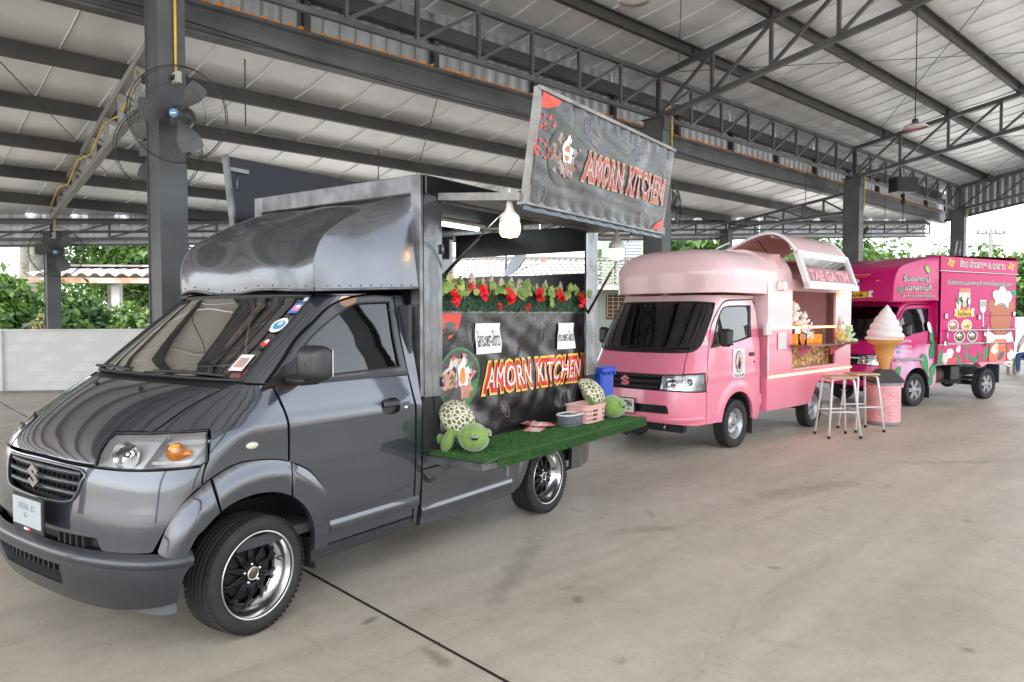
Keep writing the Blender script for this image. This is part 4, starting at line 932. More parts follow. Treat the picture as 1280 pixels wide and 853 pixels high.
for s in (-1, 1):
    mb = MB(); mb.box(((X0+X1)/2+.004, s*(YW-.012), 2.332), (X1-X0-.03, .05, .118), 0, .006); part('box_top_beam', mb, sheet_d, van)
mb = MB(); mb.box(((X0+X1)/2, 0, 2.385), (X1-X0-.03, 2*YW-.08, .02)); rf_ = part('box_roof', mb, edge_m, van)
mb = MB(); mb.box(((X0+X1)/2, 0, 2.36), (X1-X0-.06, 2*YW-.12, .012)); part('box_ceiling', mb, dark_in, van)
mb = MB(); mb.box((X1-.006, 0, 1.30), (.012, 1.50, 1.2)); mb.box((X1-.006, 0, 2.2), (.012, 1.50, .22)); part('box_rear_wall', mb, sheet_d, van)
mb = MB(); mb.box(((X0+X1)/2, 0, .68), (X1-X0-.02, 2*YW-.06, .03)); part('box_floor', mb, dark_in, van)
mb = MB(); mb.box(((1.36+3.2)/2, .79, 1.0), (1.84, .03, .62)); part('box_far_wall', mb, sheet_d, van)
for q in ((X0+.05, -.79, .11), (1.30, -.80, .05), (3.30, -.78, .14)): mb = MB(); mb.box((q[0], q[1], .86), (q[2], .04, .34)); part('lower_post', mb, blackm, van)
mb = MB()
for z in (1.12, 1.95): mb.pipe([(1.352, -.822, z-.03), (1.352, -.822, z+.03)], .010, 6)
part('hinge', mb, edge_m, van, kind='stuff')
# ceiling tube lamp, clock like socket
mb = MB(); mb.pipe([(2.2, .25, 2.31), (3.1, .25, 2.31)], .016, 10); part('tube_lamp', mb, mat('tube_light', (.9, .95, .95), .4, emit=(.85, 1, .97), es=1.), van)
mb = MB(); mb.box((2.65, .25, 2.34), (1.0, .09, .025)); part('lamp_batten', mb, white, van)
mb = MB(); mb.box((2.30, .35, 2.12), (.10, .05, .09), 0, .01); mb.pipe([(2.33, .33, 2.1), (2.38, .33, 2.0), (2.4, .34, 2.05)], .005, 5); part('junction_box', mb, mat('beige_plastic', (.55, .53, .42), .5), van)
# awning flap and signboard, near side; raised flap on the far side
mb = MB(); mb.bar((1.32, -1.12, 2.242), (3.36, -1.12, 2.242), .62, .02, 0, (0, -.05, 1)); aw = part('awning', mb, mat('awning_sheet', (.06, .05, .045), .35, .6, var=.5, vs=8, bump=.4, bs=9), van)
mb = MB(); mb.bar((1.325, -.82, 2.272), (1.325, -1.43, 2.218), .03, .045); mb.bar((3.355, -.82, 2.272), (3.355, -1.43, 2.218), .03, .045); part('awning_frame', mb, mat('worn_grey_frame', (.26, .25, .24), .5, .4, var=.25, vs=8), aw)
mb = MB(); mb.bar((1.34, -1.42, 2.20), (3.34, -1.42, 2.20), .05, .045); mb.bar((1.34, -.84, 2.25), (3.34, -.84, 2.25), .04, .03); part('awning_frame', mb, edge_m, aw)
ST0, ST1, SX0, SX1 = Vector((0, -1.435, 2.195)), Vector((0, -1.53, 2.815)), 1.375, 3.27
def signP(x, t, o=0.):   # t 0..1 up the sign; o outwards
    p = ST0.lerp(ST1, t); w_ = .005*(sin(9*x+5*t)+sin(23*x*t+2)*.6+sin(17*x-9*t))*(min(1, 6*t, 6*(1-t)))+.006*sin(40*x+3*t)*(1-min(1, 8*t*(1-t)))
    return (x, p.y-o-w_-.012, p.z-.15*o)
ban = mat('black_vinyl', (.014, .013, .014), .30, coat=.25, bump=.25, bs=16)
ban2 = mat('faded_black_vinyl', (.034, .037, .041), .38, coat=.3, bump=.12, bs=5)
sg = part('signboard', MB().grid(lambda u, v: signP(SX0+(SX1-SX0)*u, v), 70, 26), ban2, van, 'faded black vinyl sign raised on the awning')
mb = MB(); P = lambda x, t, o=0: (x, ST0.lerp(ST1, t).y+o, ST0.lerp(ST1, t).z)
mb.bar(P(SX0-.015, -.02), P(SX0-.015, 1.02), .03, .05); mb.bar(P(SX1+.008, -.02), P(SX1+.008, 1.02), .016, .04); mb.bar(P(SX0-.03, 1.01), P(SX1+.02, 1.01), .05, .022, 0, (0, 0, 1)); mb.bar(P(SX0-.03, -.015), P(SX1+.02, -.015), .03, .014); part('sign_frame', mb, mat('worn_grey_frame', (.26, .25, .24), .5, .4, var=.25, vs=8), sg)
mb = MB(); mb.box(((SX0+SX1)/2, (ST0.y+ST1.y)/2+.03, (ST0.z+ST1.z)/2), (SX1-SX0, .01, .66)); mb.v = [(x, y+(-.105)*((z-2.52)/.67), z) for x, y, z in mb.v]; part('sign_back', mb, edge_m, sg)
mb = MB(); mb.grid(lambda u, v: (1.36+1.95*u, -1.425-.006*sin(70*u), 2.15+.045*v), 60, 1); part('foil_strip', mb, mat('dark_foil', (.10, .12, .14), .3, .9), sg, fix=False)
def sflat(name, L, x, t, o, m, par=sg, fn=signP):
    mb = MB(); V = [fn(x+a, t+b, o) for a, b in L]; c = fn(x, t, o); n = len(V); mb.add([c]+V, [(0, i+1, (i+1) % n+1) for i in range(n)]); return part(name, mb, m, par, fix=False)
pr_red = mat('print_scarlet', (.62, .06, .035), .4); pr_green = mat('print_green', (.05, .22, .08), .45); pr_white = mat('print_cream', (.62, .56, .52), .4); pr_yel = mat('print_yellow', (.85, .55, .08), .4); pr_pink = mat('print_salmon', (.6, .28, .22), .4); pr_gray = mat('print_pale_grey', (.35, .36, .38), .4); pr_or = mat('print_egg', (.75, .25, .05), .35); pr_dk = mat('print_bowl', (.07, .06, .06), .35)
circ = lambda rx, ry, n=28, w_=0., k=5, ph=0: [(rx*(1+w_*sin(k*t+ph))*cos(t), ry*(1+w_*sin(k*t+ph))*sin(t)) for t in [2*pi*i/n for i in range(n)]]
def bowl(x, t, r, k, par, fn, sc=1.):     # printed picture of a bowl of rice with an egg
    def E(nm, rx, ry, dx, dy, m, o, w_=0., kk=5, ph=0): return sflat(nm, circ(rx*r, ry*r*k, 30, w_, kk, ph), x+dx*r, t+dy*r*k, o, m, par, fn)
    b = E('printed_bowl', 1., 1., 0, 0, pr_green, .003); 
    E('printed_bowl', .93, .93, 0, 0, pr_dk, .0045)
    E('printed_rice', .70, .62, -.05, .08, pr_white, .006, .12, 7); E('printed_meat', .42, .30, .25, -.35, pr_pink, .0075, .2, 6, 1); E('printed_meat', .30, .32, -.5, -.05, pr_pink, .0075, .2, 5, 2)
    for i in range(26):
        a, rr = random.random()*6.28, .2+.62*random.random(); E('printed_crumb', .05+.07*random.random(), .04+.05*random.random(), rr*cos(a), rr*sin(a), random.choice([pr_red, pr_pink, pr_white, pr_green, pr_pink]), .0082+.0002*i, .3, 3, a)
    E('printed_egg', .30, .44, .12, .22, mat('egg_white', (.8, .76, .72), .35), .0140, .12, 5); E('printed_yolk', .15, .26, .10, .12, pr_or, .0150); E('printed_leaf', .16, .12, .38, .42, pr_green, .0145, .15, 4)
keep_ = (pr_green, pr_white, pr_pink, pr_red, pr_or); pr_green, pr_white, pr_pink, pr_red, pr_or = mat('faded_green', (.04, .10, .06), .45), mat('faded_rice', (.34, .31, .29), .45), mat('faded_pink', (.30, .17, .14), .45), mat('faded_scarlet', (.34, .07, .05), .45), mat('faded_orange', (.42, .20, .09), .45)
bowl(1.70, .50, .185, 1/.627, sg, signP); pr_green, pr_white, pr_pink, pr_red, pr_or = keep_
sflat('printed_corner', [(0, 0), (.22, 0), (.18, -.06), (.10, -.11), (0, -.13)], 1.38, .985, .004, pr_red); sflat('printed_corner', [(0, 0), (-.20, 0), (-.12, .08), (0, .15)], 3.265, .015, .004, pr_red)
for i in range(34): sflat('printed_dot', circ(.007+.010*random.random(), .014, 8), 1.37+.20*random.random()**1.4, .42+.40*random.random(), .004, pr_red)
def doodle(x, t, a, b, par, fn, o=.005, rot=0.):
    L = [(a*cos(q), b*sin(q)) for q in [2*pi*i/20 for i in range(21)]]; R_ = lambda p: (p[0]*cos(rot)-p[1]*sin(rot), p[0]*sin(rot)+p[1]*cos(rot))
    mb = MB(); mb.pipe([fn(x+R_(p)[0], t+R_(p)[1], o) for p in L], .0016, 4, cap=False); mb.pipe([fn(x+R_(p)[0]*.5, t+R_(p)[1]*.5, o) for p in L[3:15]], .0014, 4, cap=False); part('printed_doodle', mb, pr_gray, par, fix=False)
for x, t in ((1.93, .86), (2.66, .80), (1.50, .10), (2.88, .12), (3.12, .62)): doodle(x, t, .04, .085, sg, signP)
def lettering(s, xc, zc, w_, h_, par, fn, cols, rot=0.):
    def wp(o):
        def f(c): return fn(xc+c.x*cos(rot)-c.y*sin(rot), zc+(c.x*sin(rot)+c.y*cos(rot))*KZ, o)
        return f
    for off, o, m in cols:
        text_part('lettering', s, m, par, None, .2, bold=off, ext=0, fit=(w_+off*5, h_+off*5), spacing=1.12, warp=wp(o))
KZ = 1/.627
lettering('AMORN KITCHEN', 2.565, .475, 1.19, .125, sg, signP, [(.017, .006, mat('faded_yellow', (.55, .34, .20), .4)), (.012, .009, mat('faded_red', (.46, .11, .09), .4)), (.0, .012, mat('faded_white', (.46, .42, .41), .4))], -.0)
# main banner under the opening
def banP(x, z, o=0.):
    w_ = .0045*(sin(17*x+6*z)+sin(13*z-5*x+1)+.8*sin(29*x-21*z)+.6*sin(37*z+19*x))+.010*sin(5*x+9*z)**3
    t = min(1, max(0, (1.555-z)*8), max(0, (z-.69)*6)); return (x, -.735-o-w_*max(.2, t), z)
bn_ = part('banner', MB().grid(lambda u, v: banP(1.362+1.90*u, .685+.868*v), 84, 40), ban, van, 'black vinyl banner with red and yellow lettering below the opening')
mb = MB(); mb.box((2.31, -.715, 1.562), (1.92, .05, .018)); part('counter_rail', mb, edge_m, bn_)
KZ = 1.
lettering('AMORN KITCHEN', 2.562, 1.098, 1.31, .15, bn_, banP, [(.021, .006, pr_yel), (.014, .009, mat('print_deep_red', (.60, .02, .02), .35)), (.0, .012, mat('print_bright_white', (.85, .78, .76), .35))])
bowl(1.62, 1.11, .215, 1., bn_, banP)
sflat('printed_corner', [(0, 0), (.28, 0), (.25, -.09), (.16, -.16), (0, -.20)], 1.365, 1.55, .004, pr_red, bn_, banP)
for x, z, r_ in ((2.64, 1.39, .2), (2.14, .86, .6), (2.95, .86, .1), (1.74, 1.41, 0), (3.13, .9, -.3)): doodle(x, z, .035, .07, bn_, banP, rot=r_)
paper = mat('paper_white', (.80, .80, .80), .6)
inkm = mat('black_ink', (.02, .02, .02), .6)
for xc, zc, w_, s_, fs in ((1.925, 1.378, .30, 'ใส่กระเพรา-ไข่ดาว', (.27, .115)), (2.98, 1.37, .27, 'กระเพรา-ไข่ดาว', (.25, .085))):
    mb = MB(); mb.grid(lambda u, v: banP(xc-w_/2+w_*u, zc-.105+.21*v, .014), 6, 5); no = part('paper_notice', mb, paper, bn_, fix=False)
    text_part('notice_text', s_, inkm, no, None, .1, ext=0, fit=fs, warp=lambda c, xc=xc, zc=zc: banP(xc+c.x, zc+c.y, .0165), bold=.0012)
# counter with artificial turf
turf = mat('turf_backing', (.03, .085, .02), .95)
mb = MB(); mb.box((2.29, -1.03, .662), (2.20, .44, .03)); ct = part('counter_shelf', mb, edge_m, van)
mb = MB(); mb.box((2.30, -1.035, .688), (2.17, .46, .018)); mb.box((2.36, -1.268, .668), (2.05, .014, .075)); tf = part('turf_mat', mb, turf, ct)
mb = MB(); rnd = random.Random(3); V = []; F = []; MI = []
for i in range(26000):
    if i % 5: x = 1.22+2.16*rnd.random(); y = -1.266+.455*rnd.random(); b = Vector((x, y, .694)); d = Vector((rnd.gauss(0, .35), rnd.gauss(0, .35), 1)).normalized()
    else: x = 1.34+2.04*rnd.random(); b = Vector((x, -1.275, .632+.065*rnd.random())); d = Vector((rnd.gauss(0, .3), -1, .1+rnd.gauss(0, .4))).normalized()
    a = rnd.random()*6.28; w_ = Vector((cos(a), sin(a), 0))*.0022; h_ = .010+.010*rnd.random(); o_ = len(V); V += [b-w_, b+w_, b+d*h_]; F.append((o_, o_+1, o_+2)); MI.append(rnd.randint(0, 2))
mb.v = [tuple(v) for v in V]; mb.f = F; mb.m = MI; mb.s = [False]*len(F)
part('turf_blades', mb, [mat('turf_green', (.045, .15, .025), .7), mat('turf_green_light', (.075, .21, .04), .7), mat('turf_green_dark', (.025, .08, .015), .75)], tf, fix=False, kind='stuff')
mb = MB(); mb.bar((1.19, -.82, .655), (1.19, -1.24, .655), .03, .03); mb.bar((1.19, -1.24, .652), (1.42, -1.255, .652), .03, .03); mb.bar((1.43, -1.25, .65), (1.43, -1.25, .56), .03, .022); mb.bar((1.2, -1.0, .64), (1.2, -.84, .52), .02, .02); part('counter_bracket', mb, edge_m, ct)
mb = MB()
for i in range(160): x = 3.05+.33*rnd.random(); mb.bar((x, -1.25+.03*rnd.random(), .64), (x+.02*rnd.gauss(0, 1), -1.26+.02*rnd.gauss(0, 1), .59+.02*rnd.random()), .003, .003)
part('frayed_fringe', mb, blackm, ct, kind='stuff')
# far side raised flap
mb = MB(); mb.box((2.27, 1.12, 2.47), (2.2, .04, .54)); mb.v = [(x, y+(z-2.47)*.17, z) for x, y, z in mb.v]; fp = part('far_flap', mb, mat('navy_black_panel', (.018, .02, .028), .35, .2, bump=.1, bs=4), van)
mb = MB(); mb.box((1.16, 1.115, 2.47), (.02, .06, .56)); mb.v = [(x, y+(z-2.47)*.17, z) for x, y, z in mb.v]; mb.pipe([(1.25, 1.12, 2.62), (1.22, 1.11, 2.55), (1.22, 1.10, 2.48)], .008, 5); mb.bar((1.17, 1.12, 2.64), (1.33, 1.12, 2.64), .02, .03); part('flap_frame', mb, edge_m, fp)
mb = MB(); mb.bar((1.32, .96, 2.26), (3.36, .96, 2.26), .32, .02, 0, (0, .0, 1)); mb.bar((1.325, .82, 2.262), (1.325, 1.12, 2.20), .03, .04); mb.bar((1.4, .82, 2.235), (3.3, .82, 2.235), .04, .03); part('far_awning', mb, dark_in, fp)
# gas struts
for a, b in (((1.40, -.80, 1.80), (1.52, -1.20, 2.20)), ((3.24, -.80, 1.55), (3.20, -1.22, 2.17)), ((1.5, .80, 1.7), (1.46, 1.08, 2.22)), ((3.2, .80, 1.8), (3.2, 1.08, 2.22))):
    a, b = Vector(a), Vector(b); c = a.lerp(b, .55); mb = MB(); mb.pipe([a, c], .011, 8); g_ = part('gas_strut', mb, black, van); mb = MB(); mb.pipe([c, b], .005, 6); mb.ball(tuple(b), .014, n=8, k=6); part('strut_rod', mb, chrome, g_)
# LED bulbs hanging from the awning
bulb_g = mat('led_dome_glow', (1, .95, .85), .4, emit=(1, .55, .22), es=2.6)
def bulb(x, y, z, label):
    t = thing('led_bulb', label, 'light bulb', VL(x, y, z), VR, 'bulbs hanging under the awning')
    mb = MB(); mb.lathe([(.010, .20), (.018, .19), (.022, .15), (.030, .125), (.055, .10), (.060, .085), (.060, .055)], 28); mb.pipe([(0, 0, .19), (0, 0, .26)], .012, 8); part('bulb_base', mb, mat('bulb_white_base', (.62, .62, .60), .5), t)
    mb = MB(); mb.lathe([(.060, .055), (.061, .02), (.058, -.005), (.045, -.022), (.0, -.030)], 28); part('bulb_dome', mb, bulb_g, t); return t
bulb(1.36, -1.33, 2.02, 'large glowing bulb hanging at the front end of the grey truck awning'); bulb(3.02, -1.18, 2.0, 'large glowing bulb hanging at the rear end of the grey truck awning')
# green apron hanging inside
mb = MB(); mb.grid(lambda u, v: (2.26+.34*u+.02*sin(6*v), .18+.03*sin(14*u+3*v)+.03*u, 1.60+.44*v-.16*u*u*v-.02*sin(9*u)), 16, 12)
part_ = solo('apron', mb, mat('bottle_green_cloth', (.0, .11, .06), .85, var=.15, vs=5), 'dark green apron hanging inside the grey truck behind the picket fence', 'apron', VL(0, 0, 0), VR, fix=False)
mb = MB(); mb.box((2.42, .155, 1.80), (.05, .004, .06)); part('apron_print', mb, white, part_); mb = MB(); mb.pipe([(2.28, .18, 2.03), (2.34, .19, 2.10), (2.42, .2, 2.0)], .006, 5); part('apron_strap', mb, white, part_)
mb = MB(); mb.ball((2.2, .05, 1.74), (.09, .07, .06)); mb.ball((2.32, .08, 1.73), (.07, .06, .05)); solo('snack_bag', mb, mat('snack_orange', (.8, .25, .05), .4, var=.4, vs=30), 'orange snack bags seen above the picket fence', 'snack bag', VL(0, 0, 0), VR)
# picket fence, hedge, flowers
fence = thing('picket_fence', 'small cream picket fence standing behind the flower garland', 'fence', VL(0, 0, 0), VR)
cream = mat('cream_wood', (.62, .50, .38), .6, var=.2, vs=9)
for i in range(22):
    x = 1.39+1.80*i/21; zt = 1.828+.012*sin(i*2.2)-.03*(i > 14)*(1 if i % 3 else .4); mb = MB(); mb.prism([(-.028, 1.60), (.028, 1.60), (.028, zt-.045), (0, zt), (-.028, zt-.045)], .012, 0, 'y', -.60)
    pk = part('picket', mb, cream, fence); pk.location = (x, .006*(i % 2), 0); pk.rotation_euler = (0, radians((i*37 % 7)-3)*.4, 0)
mb = MB(); mb.bar((1.38, -.585, 1.62), (3.19, -.585, 1.62), .012, .03); part('fence_rail', mb, cream, fence)
mb = MB(); rnd = random.Random(11)
def leafq(mb, c, n, s, m=0, rnd=rnd, asp=.6):
    n = Vector(n).normalized(); a = n.orthogonal().normalized(); a.rotate(Matrix.Rotation(rnd.random()*6.28, 3, n)); b = n.cross(a); c = Vector(c); o = len(mb.v)
    mb.v += [tuple(c-a*s), tuple(c+b*s*asp*.9+n*s*.12), tuple(c+a*s), tuple(c-b*s*asp*.9+n*s*.12)]; mb.f.append((o, o+1, o+2, o+3)); mb.m.append(m); mb.s.append(False)
for i in range(7500):
    x = 1.375+1.87*rnd.random(); z = 1.56+.155*rnd.random(); y = -.765+.10*rnd.random()**.6
    leafq(mb, (x, y, z), (rnd.gauss(0, .6), -1+rnd.gauss(0, .5), rnd.gauss(.3, .6)), .008+.006*rnd.random(), rnd.randint(0, 2))
mb.box((2.31, -.70, 1.63), (1.86, .08, .13), 2)
hd = solo('artificial_hedge', mb, [mat('hedge_leaf', (.025, .09, .03), .6), mat('hedge_leaf_light', (.05, .14, .06), .6), mat('hedge_leaf_dark', (.010, .04, .015), .7)], 'strip of dark green artificial hedge along the truck opening', 'hedge', VL(0, 0, 0), VR, fix=False)
gar = thing('flower_garland', 'garland of green vine leaves and red flowers draped on the hedge', 'garland', VL(0, 0, 0), VR)
vine = mat('vine_leaf', (.17, .27, .06), .55, var=.3, vs=10); vine2 = mat('vine_leaf_yellow', (.32, .36, .10), .55, var=.2, vs=8)
P = [(1.38+1.86*i/40, -.76-.01*sin(i), 1.728+.016*sin(i*.9)-.0*i) for i in range(41)]
mb = MB(); mb.pipe(P, .004, 5); part('vine_stem', mb, vine, gar)
for i in range(125):
    q = P[rnd.randint(0, 40)]; mb = MB(); c = Vector(q)+Vector((rnd.gauss(0, .03), -.02+rnd.gauss(0, .012), rnd.gauss(-.008, .026))); n = Vector((rnd.gauss(0, .5), -1, rnd.gauss(.1, .5))).normalized(); a = n.orthogonal().normalized(); a.rotate(Matrix.Rotation(rnd.random()*6.28, 3, n)); b = n.cross(a); s = .022+.016*rnd.random()
    L = [(0, -1), (.75, -.75), (1, .0), (.55, .55), (0, 1.15), (-.55, .55), (-1, .0), (-.75, -.75)]
    mb.add([c+n*.006]+[c+a*(x*s)+b*(y*s) for x, y in L], [(0, k+1, (k+1) % 8+1) for k in range(8)], 0, True); part('leaf', mb, rnd.choice([vine, vine, vine2]), gar, fix=False)
redp = mat('red_petal', (.70, .01, .02), .5, var=.2, vs=20)
for x, z, s in ((1.50, 1.655, 1.), (1.80, 1.705, .9), (1.76, 1.71, .7), (2.12, 1.665, 1.), (2.50, 1.685, 1.), (2.78, 1.70, .85), (2.83, 1.685, .7), (3.14, 1.665, 1.), (1.98, 1.60, .45), (2.33, 1.60, .45), (1.66, 1.74, .45)):
    mb = MB()
    for k in range(26):
        c = Vector((x+rnd.gauss(0, .018*s), -.80-.012*rnd.random(), z+rnd.gauss(0, .026*s))); leafq(mb, c, (rnd.gauss(0, .8), -1, rnd.gauss(0, .8)), .023*s, 0, asp=1.2)
    part('red_flower', mb, redp, gar, fix=False)
# ================================================================= things on the counter
def turtle(x, y, z, rz, label, lean=0.):
    t = thing('plush_turtle', label, 'plush toy', VL(x, y, z), VR+rz, 'plush turtles on the turf counter')
    fur = mat('lime_plush', (.17, .29, .055), .85, var=.12, vs=30, sheen=.6, bump=.1, bs=150)
    sh = bpy.data.materials.new('turtle_shell_cloth'); sh.use_nodes = True; tt = sh.node_tree; b = tt.nodes['Principled BSDF']; b.inputs['Roughness'].default_value = .85
    vo = tt.nodes.new('ShaderNodeTexVoronoi'); vo.feature = 'DISTANCE_TO_EDGE'; vo.inputs['Scale'].default_value = 34; tc = tt.nodes.new('ShaderNodeTexCoord'); r = tt.nodes.new('ShaderNodeValToRGB'); e = r.color_ramp.elements
    e[0].position = .10; e[1].position = .15; e[0].color = (.66, .63, .50, 1); e[1].color = (.13, .14, .035, 1); tt.links.new(tc.outputs['Object'], vo.inputs['Vector']); tt.links.new(vo.outputs['Distance'], r.inputs['Fac']); tt.links.new(r.outputs['Color'], b.inputs['Base Color'])
    # local: head towards -y
    mb = MB(); mb.at(0, .055, .19, rx=radians(38+lean)); mb.grid(lambda u, v: (lambda a, p: (.115*sin(p)*cos(a), .135*sin(p)*sin(a), .10*cos(p)-(.0 if cos(p) > 0 else -.06*-cos(p))))(2*pi*u, pi*v), 32, 20); part('shell', mb, sh, t)
    mb = MB(); mb.at(0, .035, .155, rx=radians(38+lean)); mb.ball((0, 0, 0), (.108, .125, .05)); mb.at()
    bd = part('body', mb, fur, t)
    mb = MB(); mb.at(.0, -.125, .095, rx=radians(-6))
    def hd(u, v):
        a, p = 2*pi*u, pi*v; x, yy, zz = sin(p)*cos(a), -cos(p), sin(p)*sin(a); w_ = 1-.22*max(0, -yy)**2*0-.25*max(0, yy*-1)**3; return (.095*x*(1-.28*max(0, -yy)**2), .105*yy, .088*zz*(1-.30*max(0, -yy)**2)-.012*max(0, -yy))
    mb.grid(hd, 32, 20); he = part('head', mb, fur, t)
    for s in (-1, 1):
        mb = MB(); mb.at(s*.048, -.185, .118); mb.ball((0, 0, 0), (.036, .028, .032)); part('eyelid', mb, fur, he)
        mb = MB(); mb.at(s*.056, -.203, .108, rz=s*radians(25)); mb.ball((0, 0, 0), (.024, .014, .018)); ey = part('eye', mb, mat('button_black', (.01, .01, .01), .15, coat=1), he)
        mb = MB(); mb.at(s*.052, -.219, .116); mb.ball((0, 0, 0), (.005, .003, .005), n=8, k=6); part('eye_glint', mb, white, he)
        mb = MB(); mb.at(s*.105, .0, .075, rx=radians(20), ry=s*radians(-12)); mb.ball((0, 0, -.01), (.034, .042, .075)); part('flipper', mb, fur, t)
        mb = MB(); mb.at(s*.09, .13, .055, rx=radians(50)); mb.ball((0, 0, 0), (.034, .032, .055)); part('flipper', mb, fur, t)
    return t
turtle(1.38, -.95, .70, radians(-14), 'green plush turtle slumped at the front end of the turf counter')
t2 = turtle(3.10, -.97, .70, radians(28), 'green plush turtle behind the pink basket at the rear of the counter', 10)
t2.scale = (1.05,)*3
def basket(x, y, sx, sy, h, m, label, rim=None, rz=0., taper=.9, round_=False):
    t = thing('basket', label, 'basket', VL(x, y, .706), VR+rz, 'plastic baskets on the turf counter')
    n = 48
    def P(a, k, z):
        e = .35 if not round_ else .75; ca, sa = cos(a), sin(a); f = lambda c: (abs(c)**e)*(1 if c >= 0 else -1); return (sx/2*f(ca)*k, sy/2*f(sa)*k, z)
    k0 = taper; rows = 8
    mb = MB(); V = []; F = []
    for j in range(rows+1):
        for i in range(n): V.append(P(2*pi*i/n, k0+(1-k0)*j/rows, h*j/rows))
    for j in range(rows):
        for i in range(n):
            if 1 <= j < rows-1 and (i+j) % 2 == 0 and j % 2: continue
            F.append((j*n+i, j*n+(i+1) % n, (j+1)*n+(i+1) % n, (j+1)*n+i))
    mb.add(V, F); mb.add([P(2*pi*i/n, k0, .002) for i in range(n)], [tuple(range(n))]); part('basket_wall', mb, m, t, fix=False)
    mb = MB(); mb.pipe([P(2*pi*i/n, 1.01, h) for i in range(n+1)], .006, 6, cap=False); part('basket_rim', mb, rim or m, t, fix=False); return t
pinkp = mat('pink_plastic', (.72, .42, .38), .5, var=.08, vs=90)
basket(2.62, -1.0, .26, .15, .085, mat('grey_basket_plastic', (.12, .13, .15), .5), 'small dark grey basket with a white rim on the turf', mat('rim_white', (.7, .7, .7), .5), round_=True)
basket(2.88, -.99, .33, .22, .135, pinkp, 'pale pink plastic basket on the turf between grey basket and turtle')
for i, (x, y, a, lb) in enumerate(((2.28, -.90, .3, 'red and white snack packet on the left of the small heap on the turf'), (2.40, -.88, -.4, 'red and white snack packet on the right of the small heap on the turf'), (2.34, -.86, 1.2, 'red and white snack packet on top of the small heap on the turf'))):
    mb = MB(); mb.grid(lambda u, v: ((u-.5)*.20, (v-.5)*.13, .008+.022*i*.6+(.020+.006*sin(17*u+9*v))*sin(pi*u)**.5*sin(pi*v)**.5), 14, 10); mb.grid(lambda u, v: ((u-.5)*.20, (v-.5)*.13, .006+.022*i*.6), 2, 2)
    solo('snack_packet', mb, mat('foil_packet', (.70, .66, .62), .3, col2=(.62, .03, .03), vs=14, bump=.3, bs=40), lb, 'snack packet', VL(x, y, .70), VR+a, 'snack packets on the turf counter', fix=False)
# blue crate on the rear shelf
mb = MB(); mb.box((3.56, -.45, .775), (.30, .84, .025)); mb.bar((3.38, -.40, .60), (3.62, -.40, .76), .04, .04); part('rear_shelf', mb, edge_m, van)
t = thing('blue_crate', 'blue plastic crate on the rear shelf behind the grey truck counter', 'crate', VL(3.55, -.69, .788), VR)
bl = mat('blue_plastic', (.01, .06, .42), .4)
mb = MB(); mb.box((0, 0, .13), (.22, .30, .26), 0, .02); part('crate_body', mb, bl, t)
mb = MB(); mb.box((0, 0, .275), (.26, .34, .05), 0, .01); part('crate_rim', mb, bl, t)
for k in range(6): mb = MB(); mb.box((-.125, -.13+.05*k, .26), (.014, .016, .06)); part('crate_rib', mb, bl, t)
for k in range(3): mb = MB(); mb.box((-.08+.08*k, -.165, .26), (.016, .014, .06)); part('crate_rib', mb, bl, t)
